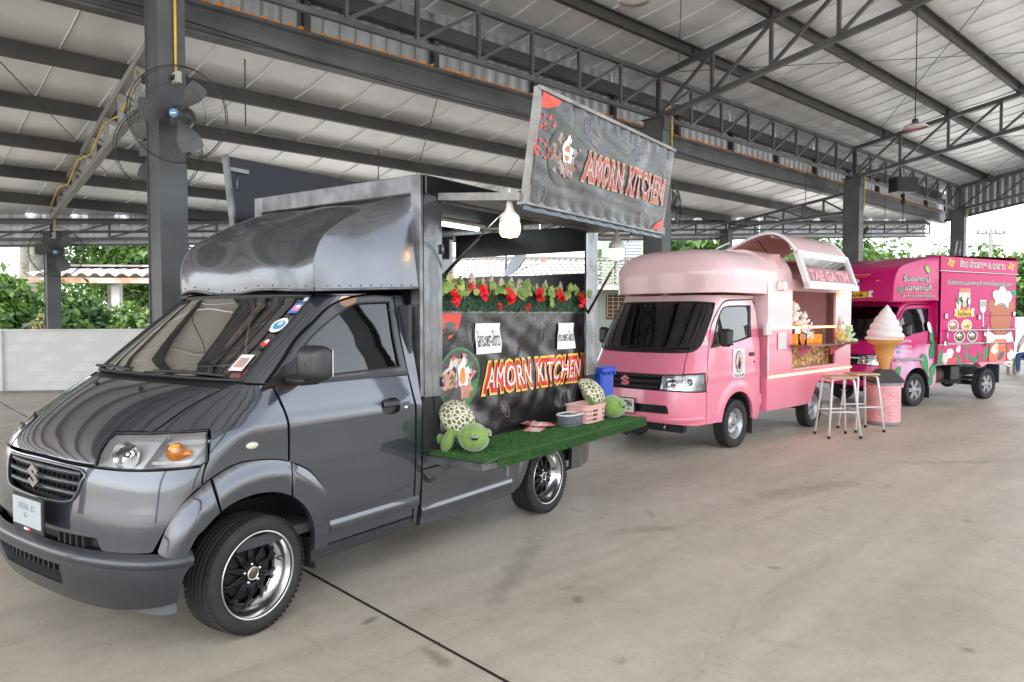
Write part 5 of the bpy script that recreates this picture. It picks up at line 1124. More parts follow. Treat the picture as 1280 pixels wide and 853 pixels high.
# ================================================================= the two small cab-over food trucks
SCY = Surf(CARRY)
CH = [(.292, .886), (.45, .890), (.60, .893), (.80, .900), (.925, .902), (.955, .86), (.985, .80), (1.02, .72), (1.01, .710), (.85, .714), (.66, .720), (.45, .727), (.31, .732)]
def carry_cab(rt, paint, door_paint, emblem_m, win, tag_=''):
    S = SCY
    mir = lambda L: [(-a, b) for a, b in L[::-1]]
    slot = outl(S, ('p', [(-.40, .572), (0, .576), (.40, .568)]), ('p', [(.40, .568), (.425, .52), (.43, .478)]), ('p', [(.43, .478), (0, .482), (-.43, .478)]), ('p', [(-.43, .478), (-.425, .52), (-.40, .572)]))
    panel('front_bumper', paint, S, rt, outl(S, ('p', [(-1.03, .70), (-.66, .713), (-.31, .724), (0, .728), (.31, .724), (.66, .713), (1.03, .70)]), ('s', [(-.70, .70), (-.702, .5), (-.70, .345)]), ('p', [(1.03, .345), (.87, .345), (.42, .37), (0, .385), (-.42, .37), (-.87, .345), (-1.03, .345)]), ('p', [(-1.03, .345), (-1.035, .5), (-1.03, .70)])), holes=[slot], g=.04, flange=.04)
    def rr(z, o): return lambda p: S.pt(p, z, o)
    loft([rr(.452, 0.), rr(.446, .012), rr(.43, .020), rr(.41, .020), rr(.39, .012)], 'bumper_lip', paint, rt, 40, -.98, .98)
    mb = MB(); mb.grid(lambda u, v: S.pt(-.45+.9*u, .465+.12*v, -.04), 12, 3)
    for z in (.51, .54): mb.pipe([S.pt(-.40+.8*i/12, z, -.015) for i in range(13)], .005, 5)
    part('lower_intake', mb, black, rt, fix=False)
    mb = MB(); mb.grid(lambda u, v: S.pt(-.30+.6*u, .728+.162*v, -.03), 16, 4); gr = part('grille', mb, blackm, rt, fix=False)
    for z, h in ((.866, .020), (.812, .026), (.757, .024)):
        def bar(u, v, z=z, h=h): q = S.pt(-.295+.59*u, z, -.006); t = v*2*pi; return (q[0]-.016*cos(t), q[1], z+h*sin(t))
        mb = MB(); mb.grid(bar, 20, 10); part('grille_bar', mb, black, gr, fix=False)
    s_emblem('emblem', gr, emblem_m, Matrix.Translation((S.pt(0, .81)[0]-.014, 0, .812)) @ Matrix.Rotation(radians(-90), 4, 'Z') @ Matrix.Rotation(radians(90), 4, 'X'), .125)
    rearz = [(.496, 1.127), (.30, 1.120), (0, 1.117), (-.30, 1.120), (-.496, 1.127)]
    HSC = [(.545, .908), (.52, .96), (.50, 1.02), (.492, 1.08), (.494, 1.125)]
    panel('hood', paint, S, rt, outl(S, ('p', [(-.545, .903), (-.30, .897), (0, .897), (.30, .897), (.545, .903)]), ('p', HSC), ('p', rearz), ('p', [(-.494, 1.125), (-.492, 1.08), (-.50, 1.02), (-.52, .96), (-.545, .903)])), g=.04, gz=.02)
    fe = outl(S, ('p', [(.553, .905), (.80, .910), (.935, .912)]), ('p', [(.935, .912), (.97, .86), (1.0, .80), (1.034, .715)]), ('s', [(-.70, .712), (-.683, .87), (-.676, 1.0), (-.655, 1.10), (-.63, 1.19)]), ('s', [(-.63, 1.19), (-.615, 1.245)]), ('p', [(.84, 1.25), (.72, 1.252)]), ('p', [(.72, 1.252), (.69, 1.205), (.62, 1.158), (.55, 1.140), (.50, 1.130)]), ('p', [(.50, 1.130), (.497, 1.08), (.505, 1.02), (.527, .96), (.553, .905)]))
    panel('fender', paint, S, rt, fe, both=True, g=.035)
    WSo = outl(S, ('p', [(-.50, 1.132), (-.30, 1.125), (0, 1.122), (.30, 1.125), (.50, 1.132), (.59, 1.15), (.66, 1.19), (.70, 1.235), (.725, 1.31), (.755, 1.42), (.775, 1.52), (.785, 1.62), (.77, 1.672)]), ('p', [(.77, 1.672), (.4, 1.686), (0, 1.690), (-.4, 1.686), (-.77, 1.672)]), ('p', mir([(.50, 1.132), (.59, 1.15), (.66, 1.19), (.70, 1.235), (.725, 1.31), (.755, 1.42), (.775, 1.52), (.785, 1.62), (.77, 1.672)])))
    panel('windscreen', win, S, rt, WSo, off=.0, g=.06, flange=.002)
    mb = MB(); mb.pipe([S.pt(p, z, .002) for p, z in WSo]+[S.pt(*WSo[0], .002)], .008, 5, cap=False); part('windscreen_seal', mb, black, rt, fix=False)
    mb = MB(); mb.grid(lambda u, v: S.pt(-.50+1.0*u, 1.128+.035*v, .003), 24, 2); part('cowl', mb, black, rt, fix=False)
    for y0, y1 in ((.05, .58), (-.58, -.06)):
        f = lambda y, z, o: S.pt(S.y2p(y, z), z, o); mb = MB(); mb.pipe([f(y0, 1.135, .01), f((y0+y1)/2, 1.165, .018), f(y1, 1.175, .016)], .007, 5); mb.pipe([f(y0-.04, 1.16, .012), f(y1, 1.185, .010)], .005, 5); part('wiper', mb, black, rt, fix=False)
    # pillars / header
    pl = outl(S, ('p', [(.727, 1.258), (.735, 1.31), (.765, 1.42), (.785, 1.52), (.795, 1.62), (.782, 1.678)]), ('p', [(.782, 1.678), (.40, 1.697), (0, 1.70)]), ('p', [(0, 1.70), (0, 1.77)]), ('p', [(0, 1.77), (.5, 1.77)]), ('s', [(-.20, 1.77), (.0, 1.772), (.55, 1.775)]), ('s', [(.55, 1.775), (.55, 1.74)]), ('s', [(.55, 1.74), (.477, 1.735), (.2, 1.725), (-.12, 1.714), (-.27, 1.665), (-.40, 1.56), (-.505, 1.445)]), ('s', [(-.505, 1.445), (-.57, 1.34), (-.622, 1.235)]))
    for fl in (False, True):
        me = panel_mesh('roof_pillar', paint, S.pt, S.nrm, pl, g=.03, flip=fl, gz=.03); part('roof_pillar', None, None, rt, me=me, fix=False)
    mb = MB(); mb.grid(lambda u, v: (-.40+1.0*u, (-.645+1.29*v)*(1-.12*max(0, 1-u*5)), 1.775+.02*(1-(2*v-1)**2)), 8, 8); part('cab_roof', mb, paint, rt, fix=False)
    dr = outl(S, ('s', [(-.49, 1.448), (-.56, 1.34), (-.61, 1.24), (-.645, 1.10), (-.668, 1.0), (-.678, .87), (-.692, .7), (-.695, .34)]), ('s', [(-.695, .34), (-.37, .338)]), ('s', [(-.37, .338), (-.352, .42), (-.30, .52), (-.21, .60), (-.10, .642), (0, .654), (.10, .642), (.21, .60), (.30, .52), (.345, .42), (.36, .31)]), ('s', [(.36, .31), (.46, .288), (.52, .31), (.565, .41)]), ('s', [(.565, .41), (.550, .96), (.562, 1.20), (.562, 1.38), (.55, 1.55), (.525, 1.66), (.477, 1.722)]), ('s', [(.477, 1.722), (.2, 1.712), (-.12, 1.70), (-.26, 1.652), (-.385, 1.55), (-.49, 1.448)]))
    hole = outl(S, ('s', [(-.565, 1.188), (-.50, 1.31), (-.40, 1.47), (-.29, 1.585), (-.22, 1.622), (-.12, 1.640)]), ('s', [(-.12, 1.640), (.2, 1.648), (.42, 1.650)]), ('s', [(.42, 1.650), (.375, 1.45), (.355, 1.285)]), ('s', [(.355, 1.285), (0, 1.235), (-.565, 1.188)]))
    def dfn(p, z):
        q = S.pt(p, z); x = q[0]; r = math.hypot(x, z-.28); t = min(1, max(0, (.52-r)/.09)); b = .014*t*t*(3-2*t); u = min(1, max(0, (z-.80)/.10)); return (x, q[1]-b-.006*(1-u)*u*4, z)
    def dn(p, z):
        h = .004; a = dfn(p-h, z); b = dfn(p+h, z); c = dfn(p, z-h); d = dfn(p, z+h); n = Vector([b[i]-a[i] for i in range(3)]).cross(Vector([d[i]-c[i] for i in range(3)])).normalized(); return n if n.y < 0 else -n
    panel('door', door_paint, S, rt, dr, holes=[hole], both=True, fn=dfn, nf=dn, g=.035, flange=.03)
    panel('side_window', glass('truck_side_glass', (.42, .45, .45), 1.8) if 'truck_side_glass' not in MATS else MATS['truck_side_glass'], S, rt, hole, both=True, off=-.012, g=.08, flange=.001)
    mb = MB(); mb.pipe([S.pt(p, z, .002) for p, z in hole]+[S.pt(*hole[0], .002)], .008, 5, cap=False); part('window_seal', mb, black, rt, fix=False)
    mb = MB(); mb.box((.335, -.742, 1.075), (.12, .02, .045), 0, .008); mb.at(.40, -.742, .985); mb.lathe([(0, -.008), (.011, -.006), (.012, .005)], 12, 0, 'y'); part('door_handle', mb, black, rt)
    # mirror
    for s in (-1, 1):
        mb = MB(); mb.mtx(Matrix.Translation((-.47, s*.84, 1.29))); mb.box((0, 0, 0), (.09, .15, .20), 0, .035); mm = part('mirror', mb, MATS['satin_black'], rt)
        mb = MB(); mb.bar((-.56, s*.70, 1.19), (-.47, s*.80, 1.22), .05, .03); part('mirror_arm', mb, black, mm); mb = MB(); mb.box((-.424, s*.84, 1.29), (.003, .13, .17)); part('mirror_glass', mb, chrome, mm)
        mb = MB(); mb.add([S.pt(S.x2p(x, z), z, .008) for x, z in ((-.60, 1.175), (-.40, 1.205), (-.46, 1.36))], [(0, 1, 2)] if s < 0 else [(2, 1, 0)]); part('mirror_triangle', mb, black, rt, fix=False)
    # lamps
    for fl in (False, True):
        me = panel_mesh('headlight', [mat('reflector_bright', (.75, .75, .75), .25, .6)], lambda p, z: S.pt(p, z, -.05), S.nrm, CH, g=.035, flange=-.045, flip=fl); hl = part('headlight', None, None, rt, me=me, fix=False)
        me = panel_mesh('lens', [glass_lamp], lambda p, z: S.pt(p, z, .002), S.nrm, CH, g=.035, flange=0., flip=fl); part('lens', None, None, hl, me=me, fix=False)
        def H(p, z, o): q = S.pt(p, z, o); return Vector((q[0], q[1] if not fl else -q[1], q[2]))
        s = -1 if not fl else 1
        for pp, zz, r_ in ((.44, .81, .060), (.72, .82, .04)):
            mb = MB(); nn = Vector((-.9, s*.3*pp, .05)).normalized(); mb.mtx(Matrix.Translation(H(pp, zz, -.02)) @ nn.to_track_quat('Z', 'Y').to_matrix().to_4x4()); mb.lathe([(0, -.025), (r_*.5, -.02), (r_*.85, -.004), (r_, .012)], 24); mb.lathe([(0, .012), (.014, .008), (.016, -.02)], 14); part('lamp_bowl', mb, chrome, hl)
        mb = MB(); mb.add([H(.575, .725, -.045), H(.575, .725, -.004), H(.575, .885, -.004), H(.575, .885, -.045)], [(0, 1, 2, 3)]); mb.grid(lambda u, v: H(.30+.68*u, .735+.012*v, -.01), 10, 1); part('lamp_divider', mb, MATS['reflector_bright'], hl, fix=False)
        mb = MB(); mb.pipe([H(p, z, .0) for p, z in CH+[CH[0]]], .005, 5, cap=False); part('lamp_seal', mb, black, hl, fix=False)
    # inside
    SH = MB(); zs = [.36, .45, .55, .65, .75, .85, .95, 1.03, 1.09]; psx = [-1.0+.1*i for i in range(21)]; V = [S.pt(p, z, -.08) for z in zs for p in psx]
    SH.add(V, [(i*21+j, i*21+j+1, (i+1)*21+j+1, (i+1)*21+j) for i in range(8) for j in range(20)]); part('inner_shell', SH, inner, rt)
    mb = MB(); mb.box((.56, 0, 1.15), (.03, 1.30, 1.1)); mb.box((-.0, 0, .68), (1.0, 1.36, .04)); part('cab_rear_wall', mb, cabin, rt)
    mb = MB(); mb.box((-.60, 0, 1.02), (.16, 1.30, .16), 0, .05); part('dashboard', mb, cabin, rt)
    for y in (-.34, .34): mb = MB(); mb.box((.12, y, .80), (.46, .46, .16), 0, .05); mb.at(.34, y, 1.12, ry=radians(12)); mb.box((0, 0, 0), (.12, .44, .55), 0, .05); mb.box((0, 0, .36), (.10, .24, .16), 0, .04); part('seat', mb, MATS['seat_black'], rt)
    for s in (-1, 1):
        mb = MB(); mb.at(0, s*.54, 0); prf = [(.36*cos(t), .28+.36*sin(t)) for t in [pi*(.03+.94*k/18) for k in range(19)]]
        mb.add([(x, -.18, z) for x, z in prf]+[(x, .18, z) for x, z in prf], [(k, k+1, 20+k, 19+k) for k in range(18)], 0, True); part('wheel_well', mb, inner, rt, fix=False)
        mb = MB(); mb.box((.40, s*.62, .25), (.02, .20, .26)); part('mud_flap', mb, blackm, rt)
    mb = MB(); mb.box((1.5, 0, .48), (3.6, .62, .14)); mb.pipe([(0, -.6, .28), (0, .6, .28)], .035, 8); mb.pipe([(2.205, -.6, .28), (2.205, .6, .28)], .045, 8); mb.ball((2.205, 0, .28), (.14, .12, .12)); part('chassis', mb, blackm, rt); mb = MB(); mb.box((.9, 0, .36), (3.4, .98, .03)); part('underbody_shade_plate', mb, blackm, rt)  # flat plate below the chassis added to stop light passing underneath
pk_lo, pk_hi = (.74, .20, .29), (.74, .50, .51)
def livery(name, lo, hi, zsplit, xs, zs2):
    m = bpy.data.materials.new(name); m.use_nodes = True; t = m.node_tree; b = t.nodes['Principled BSDF']; L = t.links.new
    b.inputs['Roughness'].default_value = .30; b.inputs['Coat Weight'].default_value = .7; b.inputs['Coat Roughness'].default_value = .06
    tc = t.nodes.new('ShaderNodeTexCoord'); sp = t.nodes.new('ShaderNodeSeparateXYZ'); L(tc.outputs['Object'], sp.inputs[0])
    a = t.nodes.new('ShaderNodeMath'); a.operation = 'GREATER_THAN'; a.inputs[1].default_value = zsplit; L(sp.outputs['Z'], a.inputs[0])
    c = t.nodes.new('ShaderNodeMath'); c.operation = 'GREATER_THAN'; c.inputs[1].default_value = zs2; L(sp.outputs['Z'], c.inputs[0])
    d = t.nodes.new('ShaderNodeMath'); d.operation = 'LESS_THAN'; d.inputs[1].default_value = xs; L(sp.outputs['X'], d.inputs[0])
    e = t.nodes.new('ShaderNodeMath'); e.operation = 'MULTIPLY'; L(c.outputs[0], e.inputs[0]); L(d.outputs[0], e.inputs[1])
    f = t.nodes.new('ShaderNodeMath'); f.operation = 'MAXIMUM'; L(a.outputs[0], f.inputs[0]); L(e.outputs[0], f.inputs[1])
    n = t.nodes.new('ShaderNodeTexNoise'); n.inputs['Scale'].default_value = 3; L(tc.outputs['Object'], n.inputs['Vector'])
    mx = t.nodes.new('ShaderNodeMix'); mx.data_type = 'RGBA'; mx.inputs[6].default_value = (*lo, 1); mx.inputs[7].default_value = (*hi, 1); L(f.outputs[0], mx.inputs[0])
    hs_ = t.nodes.new('ShaderNodeHueSaturation'); mr_ = t.nodes.new('ShaderNodeMapRange'); mr_.inputs[3].default_value = .93; mr_.inputs[4].default_value = 1.05; L(n.outputs['Fac'], mr_.inputs[0]); L(mr_.outputs[0], hs_.inputs['Value']); L(mx.outputs[2], hs_.inputs['Color']); L(hs_.outputs[0], b.inputs['Base Color']); MATS[name] = m; return m
pinkpaint = livery('pink_two_tone_paint', pk_lo, pk_hi, 1.375, -.62, 1.21)
pink_lo = car_paint('deep_pink_paint', pk_lo, 0, .3, .7); pink_hi = car_paint('pale_pink_paint', pk_hi, 0, .3, .7)
PT, PR = (2.089, 8.952, 0), .7906
PM = Matrix.Translation(PT) @ Matrix.Rotation(PR, 4, 'Z')
def PL(x, y, z=0.): return PM @ Vector((x, y, z))
pk = thing('food_truck', 'two tone pink food truck with rounded roof and lifted side canopy window', 'food truck', PT, PR)
emb_p = mat('emblem_pink', (.62, .15, .2), .3, coat=.5)
carry_cab(pk, pinkpaint, pinkpaint, emb_p, glass_dark)
for x in (0, 2.205): steel_wheel('wheel', pk, x, -.655); steel_wheel('wheel', pk, x, .655, near=False)
mb = MB(); mb.box((-1.215, .02, .545), (.012, .36, .17), 0, .004); npp = part('number_plate', mb, black, pk, 'white plate in black frame ending in 786')
mb = MB(); mb.box((-1.223, .02, .545), (.004, .34, .15)); part('plate_face', mb, mat('plate_pale', (.68, .74, .66), .4), npp)
text_part('plate_number', '2กท 3786', inkm, npp, front_M(-1.2265, .02, .57), .07, fit=(.30, .065), bold=.001); text_part('plate_text', 'ชลบุรี', inkm, npp, front_M(-1.2265, -.04, .505), .03, fit=(.13, .03))
mb = MB(); mb.pipe([(-1.0, -.42, .36), (-1.03, -.42, .31), (-1.0, -.42, .27), (-.96, -.42, .31), (-.98, -.42, .36)], .012, 6); part('tow_hook', mb, alu, pk)
mb = MB(); mb.box((-.98, -.20, .32), (.06, .9, .10)); part('under_tray', mb, blackm, pk)
# rounded box
def SEC(s, W=.80, zb=1.95):
    if s <= zb: return (-W, s)
    t = min(1, (s-zb)/.60)*pi/2
    if s <= zb+.60: return (-(W-.36)-.36*cos(t), zb+.40*sin(t))
    k = (s-zb-.60)/.45; return (-(W-.36)*(1-k), 2.35+.02*k)
def boxfn(s): return lambda x, u: (x, s*-SEC(u)[0] if s > 0 else SEC(u)[0], SEC(u)[1])
def boxn(x, u):
    a = SEC(u-.01); b = SEC(u+.01); d = Vector((0, b[0]-a[0], b[1]-a[1])).normalized(); return Vector((0, -d.z, d.y))
R4 = lambda x0, x1, a, b: crv([(x0, a), (x1, a)], .05)+crv([(x1, a), (x1, b)], .05)[1:]+crv([(x1, b), (x0, b)], .05)[1:]+crv([(x0, b), (x0, a)], .05)[1:-1]
for fl in (False, True):
    o = crv([(.62, .372), (1.8, .358), (1.93, .40), (2.02, .50), (2.10, .60), (2.20, .64), (2.45, .62), (2.62, .60), (3.32, .60)], .05)[:-1]+crv([(3.32, .60), (3.32, 3.0)], .05)[:-1]+crv([(3.32, 3.0), (.62, 3.0)], .05)[:-1]+crv([(.62, 3.0), (.62, .372)], .05)[:-1]
    hs = [] if fl else [R4(1.31, 2.74, .835, 1.865), R4(1.31, 2.93, 1.99, 2.96)]
    me = panel_mesh('box_side', [pinkpaint], lambda x, u: (x, SEC(u)[0], SEC(u)[1]), boxn, o, hs, sx=1., g=.07, flange=.03, flip=fl); part('box_side', None, None, pk, me=me, fix=False)
def secpoly(): return [(SEC(.37+ (3.0-.37)*i/40)[0], SEC(.37+(3.0-.37)*i/40)[1]) for i in range(41)]
spp = secpoly(); full = [(y, z) for y, z in spp]+[(-y, z) for y, z in spp[::-1][1:]]
for x, nm in ((.625, 'box_front_wall'), (3.315, 'box_rear_wall')): mb = MB(); mb.prism([(y*.985, max(z, .6 if x > 1 else .37)) for y, z in full], .01, 0, 'x', x-.005); part(nm, mb, pinkpaint, pk)
inp = mat('pink_inside', (.66, .40, .40), .55)
mb = MB(); mb.add([(.66, .77, .8), (3.28, .77, .8), (3.28, .77, 2.2), (.66, .77, 2.2)], [(0, 1, 2, 3)]); mb.add([(1.0, -.77, .8), (1.0, .77, .8), (1.0, .77, 2.3), (1.0, -.77, 2.3)], [(0, 1, 2, 3)]); mb.add([(3.27, -.77, .8), (3.27, .77, .8), (3.27, .77, 2.3), (3.27, -.77, 2.3)], [(0, 1, 2, 3)]); mb.add([(.66, -.78, .80), (3.28, -.78, .80), (3.28, .78, .80), (.66, .78, .80)], [(0, 1, 2, 3)]); mb.box((3.05, -.1, 1.5), (.03, .9, 1.3)); part('box_lining', mb, inp, pk, fix=False)
mb = MB(); mb.box((1.70, .745, 1.45), (.72, .02, 1.1)); mb.box((2.06, .72, 1.45), (.03, .02, .08)); part('inner_door', mb, pink_hi, pk)
# printed wood panel and counter
wp = mat('printed_wood_panel', (.55, .26, .06), .4, col2=(.25, .10, .03), vs=22, coat=.4)
mb = MB(); mb.box((2.02, -.70, .98), (1.42, .02, .28)); pwp = part('printed_panel', mb, wp, pk)
pm1, pm2 = mat('print_gold', (.75, .42, .10), .4), mat('print_brown', (.18, .07, .03), .4)
rnd = random.Random(5)
mb = MB(); mb2 = MB()
for i in range(90):
    x = 1.34+1.36*rnd.random(); z = .86+.24*rnd.random(); (mb if i % 2 else mb2).box((x, -.7115-.0004*(i % 5), z), (.03+.05*rnd.random(), .002, .02+.04*rnd.random()))
part('printed_pattern', mb, pm1, pwp, kind='stuff'); part('printed_pattern', mb2, pm2, pwp, kind='stuff')
mb = MB(); mb.box((2.05, -.90, 1.148), (1.62, .34, .022), 0, .006); part('serving_counter', mb, mat('brown_counter', (.10, .05, .035), .3, coat=.5), pk)
for x in (1.52, 2.55): mb = MB(); mb.prism([(-.80, 1.137), (-1.02, 1.137), (-.80, .99)], .02, 0, 'x', x); part('counter_bracket', mb, pink_lo, pk)
for q in ((.845, .10), (1.86, .06)): mb = MB(); mb.box((2.02, -.77, q[0]), (1.42, q[1], .02)); part('opening_trim', mb, inp, pk)
led = mat('warm_led_strip', (1, .8, .5), .4, emit=(1, .40, .10), es=1.3)
mb = MB(); mb.pipe([(.64, -.812, 1.382), (3.31, -.812, 1.375)], .013, 6); part('light_strip', mb, led, pk); mb = MB(); mb.pipe([(.64, -.812, .782), (3.31, -.812, .776)], .013, 6); part('light_strip', mb, led, pk)
mb = MB(); mb.box((1.0, -.812, 1.215), (.22, .02, .21), 0, .006)
for i in range(8): mb.box((1.0, -.823, 1.14+.021*i), (.18, .004, .006))
part('vent_panel', mb, mat('vent_white', (.62, .60, .60), .5), pk)
mb = MB(); mb.box((.585, -.815, 1.37), (.14, .05, .15), 0, .008); mb.pipe([(.60, -.815, 1.30), (.60, -.815, .80), (.66, -.815, .79)], .013, 8); part('electric_box', mb, MATS['vent_white'], pk)
# round side lamp
mb = MB(); mb.at(1.0, -.80, 1.90, rx=0); mb.lathe([(.0, -.045), (.055, -.043), (.065, -.03), (.068, .01)], 24, 0, 'y'); mb.box((-.10, -.01, 0), (.10, .04, .12), 0, .012); lp_ = part('side_lamp', mb, mat('lamp_white', (.66, .60, .56), .4), pk)
mb = MB(); mb.at(1.0, -.80, 1.90); mb.lathe([(.0, -.052), (.035, -.050), (.046, -.044)], 20, 0, 'y'); part('lamp_bulb', mb, mat('warm_bulb', (1, .85, .6), .4, emit=(1, .6, .3), es=.35), lp_)
# fairing over the cab
def fplan(u, d):
    W = .80-d; xf_ = -.50+d*.9; A = .42; n = 3.0; L = .62-(xf_+A); q = u*2-1; s = 1 if q > 0 else -1; a = abs(q)
    if a > .55: k = (a-.55)/.45; return (xf_+A+L*k, s*W)
    p = a/.55; c = cos(p*pi/2)**(2/n) if p < 1 else 0; return (xf_+A*(1-c), s*W*sin(p*pi/2)**(2/n))
def fdome(u, v):
    if v < .4: d, z = 0.012*(1-v/.4), 1.80+.20*v/.4
    elif v < .85: t = (v-.4)/.45*pi/2; d, z = .36*(1-cos(t)), 2.00+.31*sin(t)
    else: k = (v-.85)/.15; d, z = .36+.42*k, 2.31+.05*k
    x, y = fplan(u, d); return (x, y, z)
mb = MB(); mb.grid(fdome, 60, 30); mb.add([(-.40, -.74, 1.801), (.62, -.78, 1.801), (.62, .78, 1.801), (-.40, .74, 1.801)], [(0, 1, 2, 3)])
fr_ = part('cab_fairing', mb, pinkpaint, pk)
mb = MB(); mb.pipe([fdome(i/60, .0) for i in range(61)], .008, 6); part('fairing_edge', mb, pink_hi, fr_, fix=False)
# roof between fairing and box top handled by the dome; canopy
CP = crv([(.22, 2.385), (.0, 2.47), (-.25, 2.575), (-.475, 2.617), (-.62, 2.58), (-.735, 2.50), (-.81, 2.41), (-.845, 2.35)], .05)
mb = MB(); mb.grid(lambda u, v: (1.30+1.63*u, CP[int(round(v*(len(CP)-1)))][0], CP[int(round(v*(len(CP)-1)))][1]), 8, len(CP)-1); cn = part('canopy', mb, pinkpaint, pk, fix=False)
mb = MB(); mb.grid(lambda u, v: (1.31+1.61*u, CP[int(round(v*(len(CP)-1)))][0]+.012, CP[int(round(v*(len(CP)-1)))][1]-.03), 8, len(CP)-1); part('canopy_lining', mb, inp, cn, fix=False)
wf = mat('white_window_frame', (.72, .70, .70), .4)
for x in (1.295, 2.935): mb = MB(); mb.pipe([(x, y, z-.012) for y, z in CP], .020, 6); part('canopy_edge', mb, wf, cn)
def WQ(x, t, o=0.): return (x, -.845+(-.160)*t-o*.95, 2.35-.46*t-o*.3)
mb = MB()
mb.bar(WQ(1.295, 0), WQ(1.295, 1.03), .05, .06); mb.bar(WQ(2.935, 0), WQ(2.935, 1.03), .05, .06); mb.bar(WQ(1.27, .03), WQ(2.96, .03), .05, .05); mb.bar(WQ(1.27, .96), WQ(2.96, .96), .07, .07); part('window_frame', mb, wf, cn)
mb = MB(); mb.bar(WQ(1.36, .06), WQ(1.36, .92), .025, .05); mb.bar(WQ(2.87, .06), WQ(2.87, .92), .025, .05); mb.bar(WQ(1.34, .12), WQ(2.88, .12), .025, .04); mb.bar(WQ(1.34, .86), WQ(2.88, .86), .025, .04); part('window_sash', mb, MATS['vent_white'], cn)
mb = MB(); mb.add([WQ(1.34, .1, .006), WQ(2.89, .1, .006), WQ(2.89, .88, .006), WQ(1.34, .88, .006)], [(0, 1, 2, 3)]); part('canopy_glass', mb, glass('canopy_window_glass', (.75, .72, .72), 1.4), cn, fix=False)
mb = MB(); mb.add([WQ(1.38, .42, .014), WQ(2.84, .42, .014), WQ(2.84, .84, .014), WQ(1.38, .84, .014)], [(0, 1, 2, 3)]); pln = part('name_panel', mb, mat('mauve_sticker', (.36, .16, .17), .4), cn, fix=False)
text_part('lettering', 'TAE GA TIM', mat('letter_pink', (.78, .34, .38), .4), pln, None, .2, ext=0, fit=(1.30, .15), warp=lambda c: WQ(2.09+c.x, .63-c.y/.49, .020), bold=.008)
for x in (1.72, 2.05): mb = MB(); mb.pipe([(x, -.55, 2.55), (x, -.60, 2.46)], .008, 6); sp_ = part('spot_lamp', mb, white, cn); mb = MB(); mb.mtx(Matrix.Translation((x, -.62, 2.43)) @ Matrix.Rotation(radians(-30), 4, 'X')); mb.lathe([(0, .06), (.035, .055), (.038, 0)], 16); part('spot_head', mb, white, sp_); mb = MB(); mb.mtx(Matrix.Translation((x, -.62, 2.43)) @ Matrix.Rotation(radians(-30), 4, 'X')); mb.lathe([(0, -.002), (.034, -.001)], 16); part('spot_face', mb, MATS['warm_bulb'], sp_, fix=False)
mb = MB(); mb.pipe([(1.33, -.50, 2.56), (2.1, -.50, 2.56)], .010, 6); part('lamp_rail', mb, white, cn)
for x in (1.36, 2.85): mb = MB(); mb.pipe([(x, -.70, 2.02), (x+.0, -.30, 2.52)], .008, 6); part('gas_strut', mb, black, pk)
mb = MB(); mb.pipe([(1.25, .30, 2.38), (1.30, .25, 2.46), (1.35, .1, 2.52)], .02, 8); part('roof_bracket', mb, alu, pk)
mb = MB(); mb.box((2.90, -.83, 1.84), (.09, .06, .07), 0, .01); part('counter_lamp', mb, MATS['warm_bulb'], pk)
# door sticker
mb = MB(); Q = lambda x, z, o: (x, SCY.pt(SCY.x2p(x, z), z)[1]-o, z)
def rrect(x0, x1, z0, z1, r, k=5): return [(cx+r*cos(a), cz+r*sin(a)) for cx, cz, a0 in ((x1-r, z1-r, 0), (x0+r, z1-r, pi/2), (x0+r, z0+r, pi), (x1-r, z0+r, 3*pi/2)) for a in [a0+pi/2*i/k for i in range(k+1)]]
mb.add([Q(x, z, .006) for x, z in rrect(-.125, .165, .815, 1.155, .035)], [tuple(range(24))]); st = part('door_sticker', mb, mat('sticker_offwhite', (.66, .62, .62), .45), pk, fix=False)
mb = MB(); mb.add([Q(.02+.085*cos(t), 1.0+.125*sin(t), .008) for t in [2*pi*i/28 for i in range(28)]], [tuple(range(28))]); part('sticker_oval', mb, inkm, st, fix=False)
mb = MB(); mb.add([Q(.02+.076*cos(t), 1.0+.115*sin(t), .0095) for t in [2*pi*i/28 for i in range(28)]], [tuple(range(28))]); part('sticker_oval', mb, mat('sticker_cream', (.66, .55, .52), .5), st, fix=False)
for (cx, cz, rx, rz_), m_ in (((.02, 1.075, .02, .022), mat('print_skin', (.55, .28, .2), .5)), ((.018, 1.035, .028, .03), mat('print_rust', (.5, .16, .10), .5)), ((.02, .965, .034, .060), inkm), ((-.03, .94, .02, .03), MATS['print_rust']), ((.06, 1.0, .012, .05), MATS['print_skin'])):
    mb = MB(); mb.add([Q(cx+rx*cos(t), cz+rz_*sin(t), .011) for t in [2*pi*i/14 for i in range(14)]], [tuple(range(14))]); part('sticker_figure', mb, m_, st, fix=False)
text_part('sticker_text', 'TAE GA TIM', MATS['faint_grey'], st, side_M(.02, -.752, .842), .05, fit=(.23, .032))
mb = MB(); mb.box((.575, -.735, .52), (.03, .03, .14), 0, .01); part('fuel_tube', mb, pink_lo, pk)
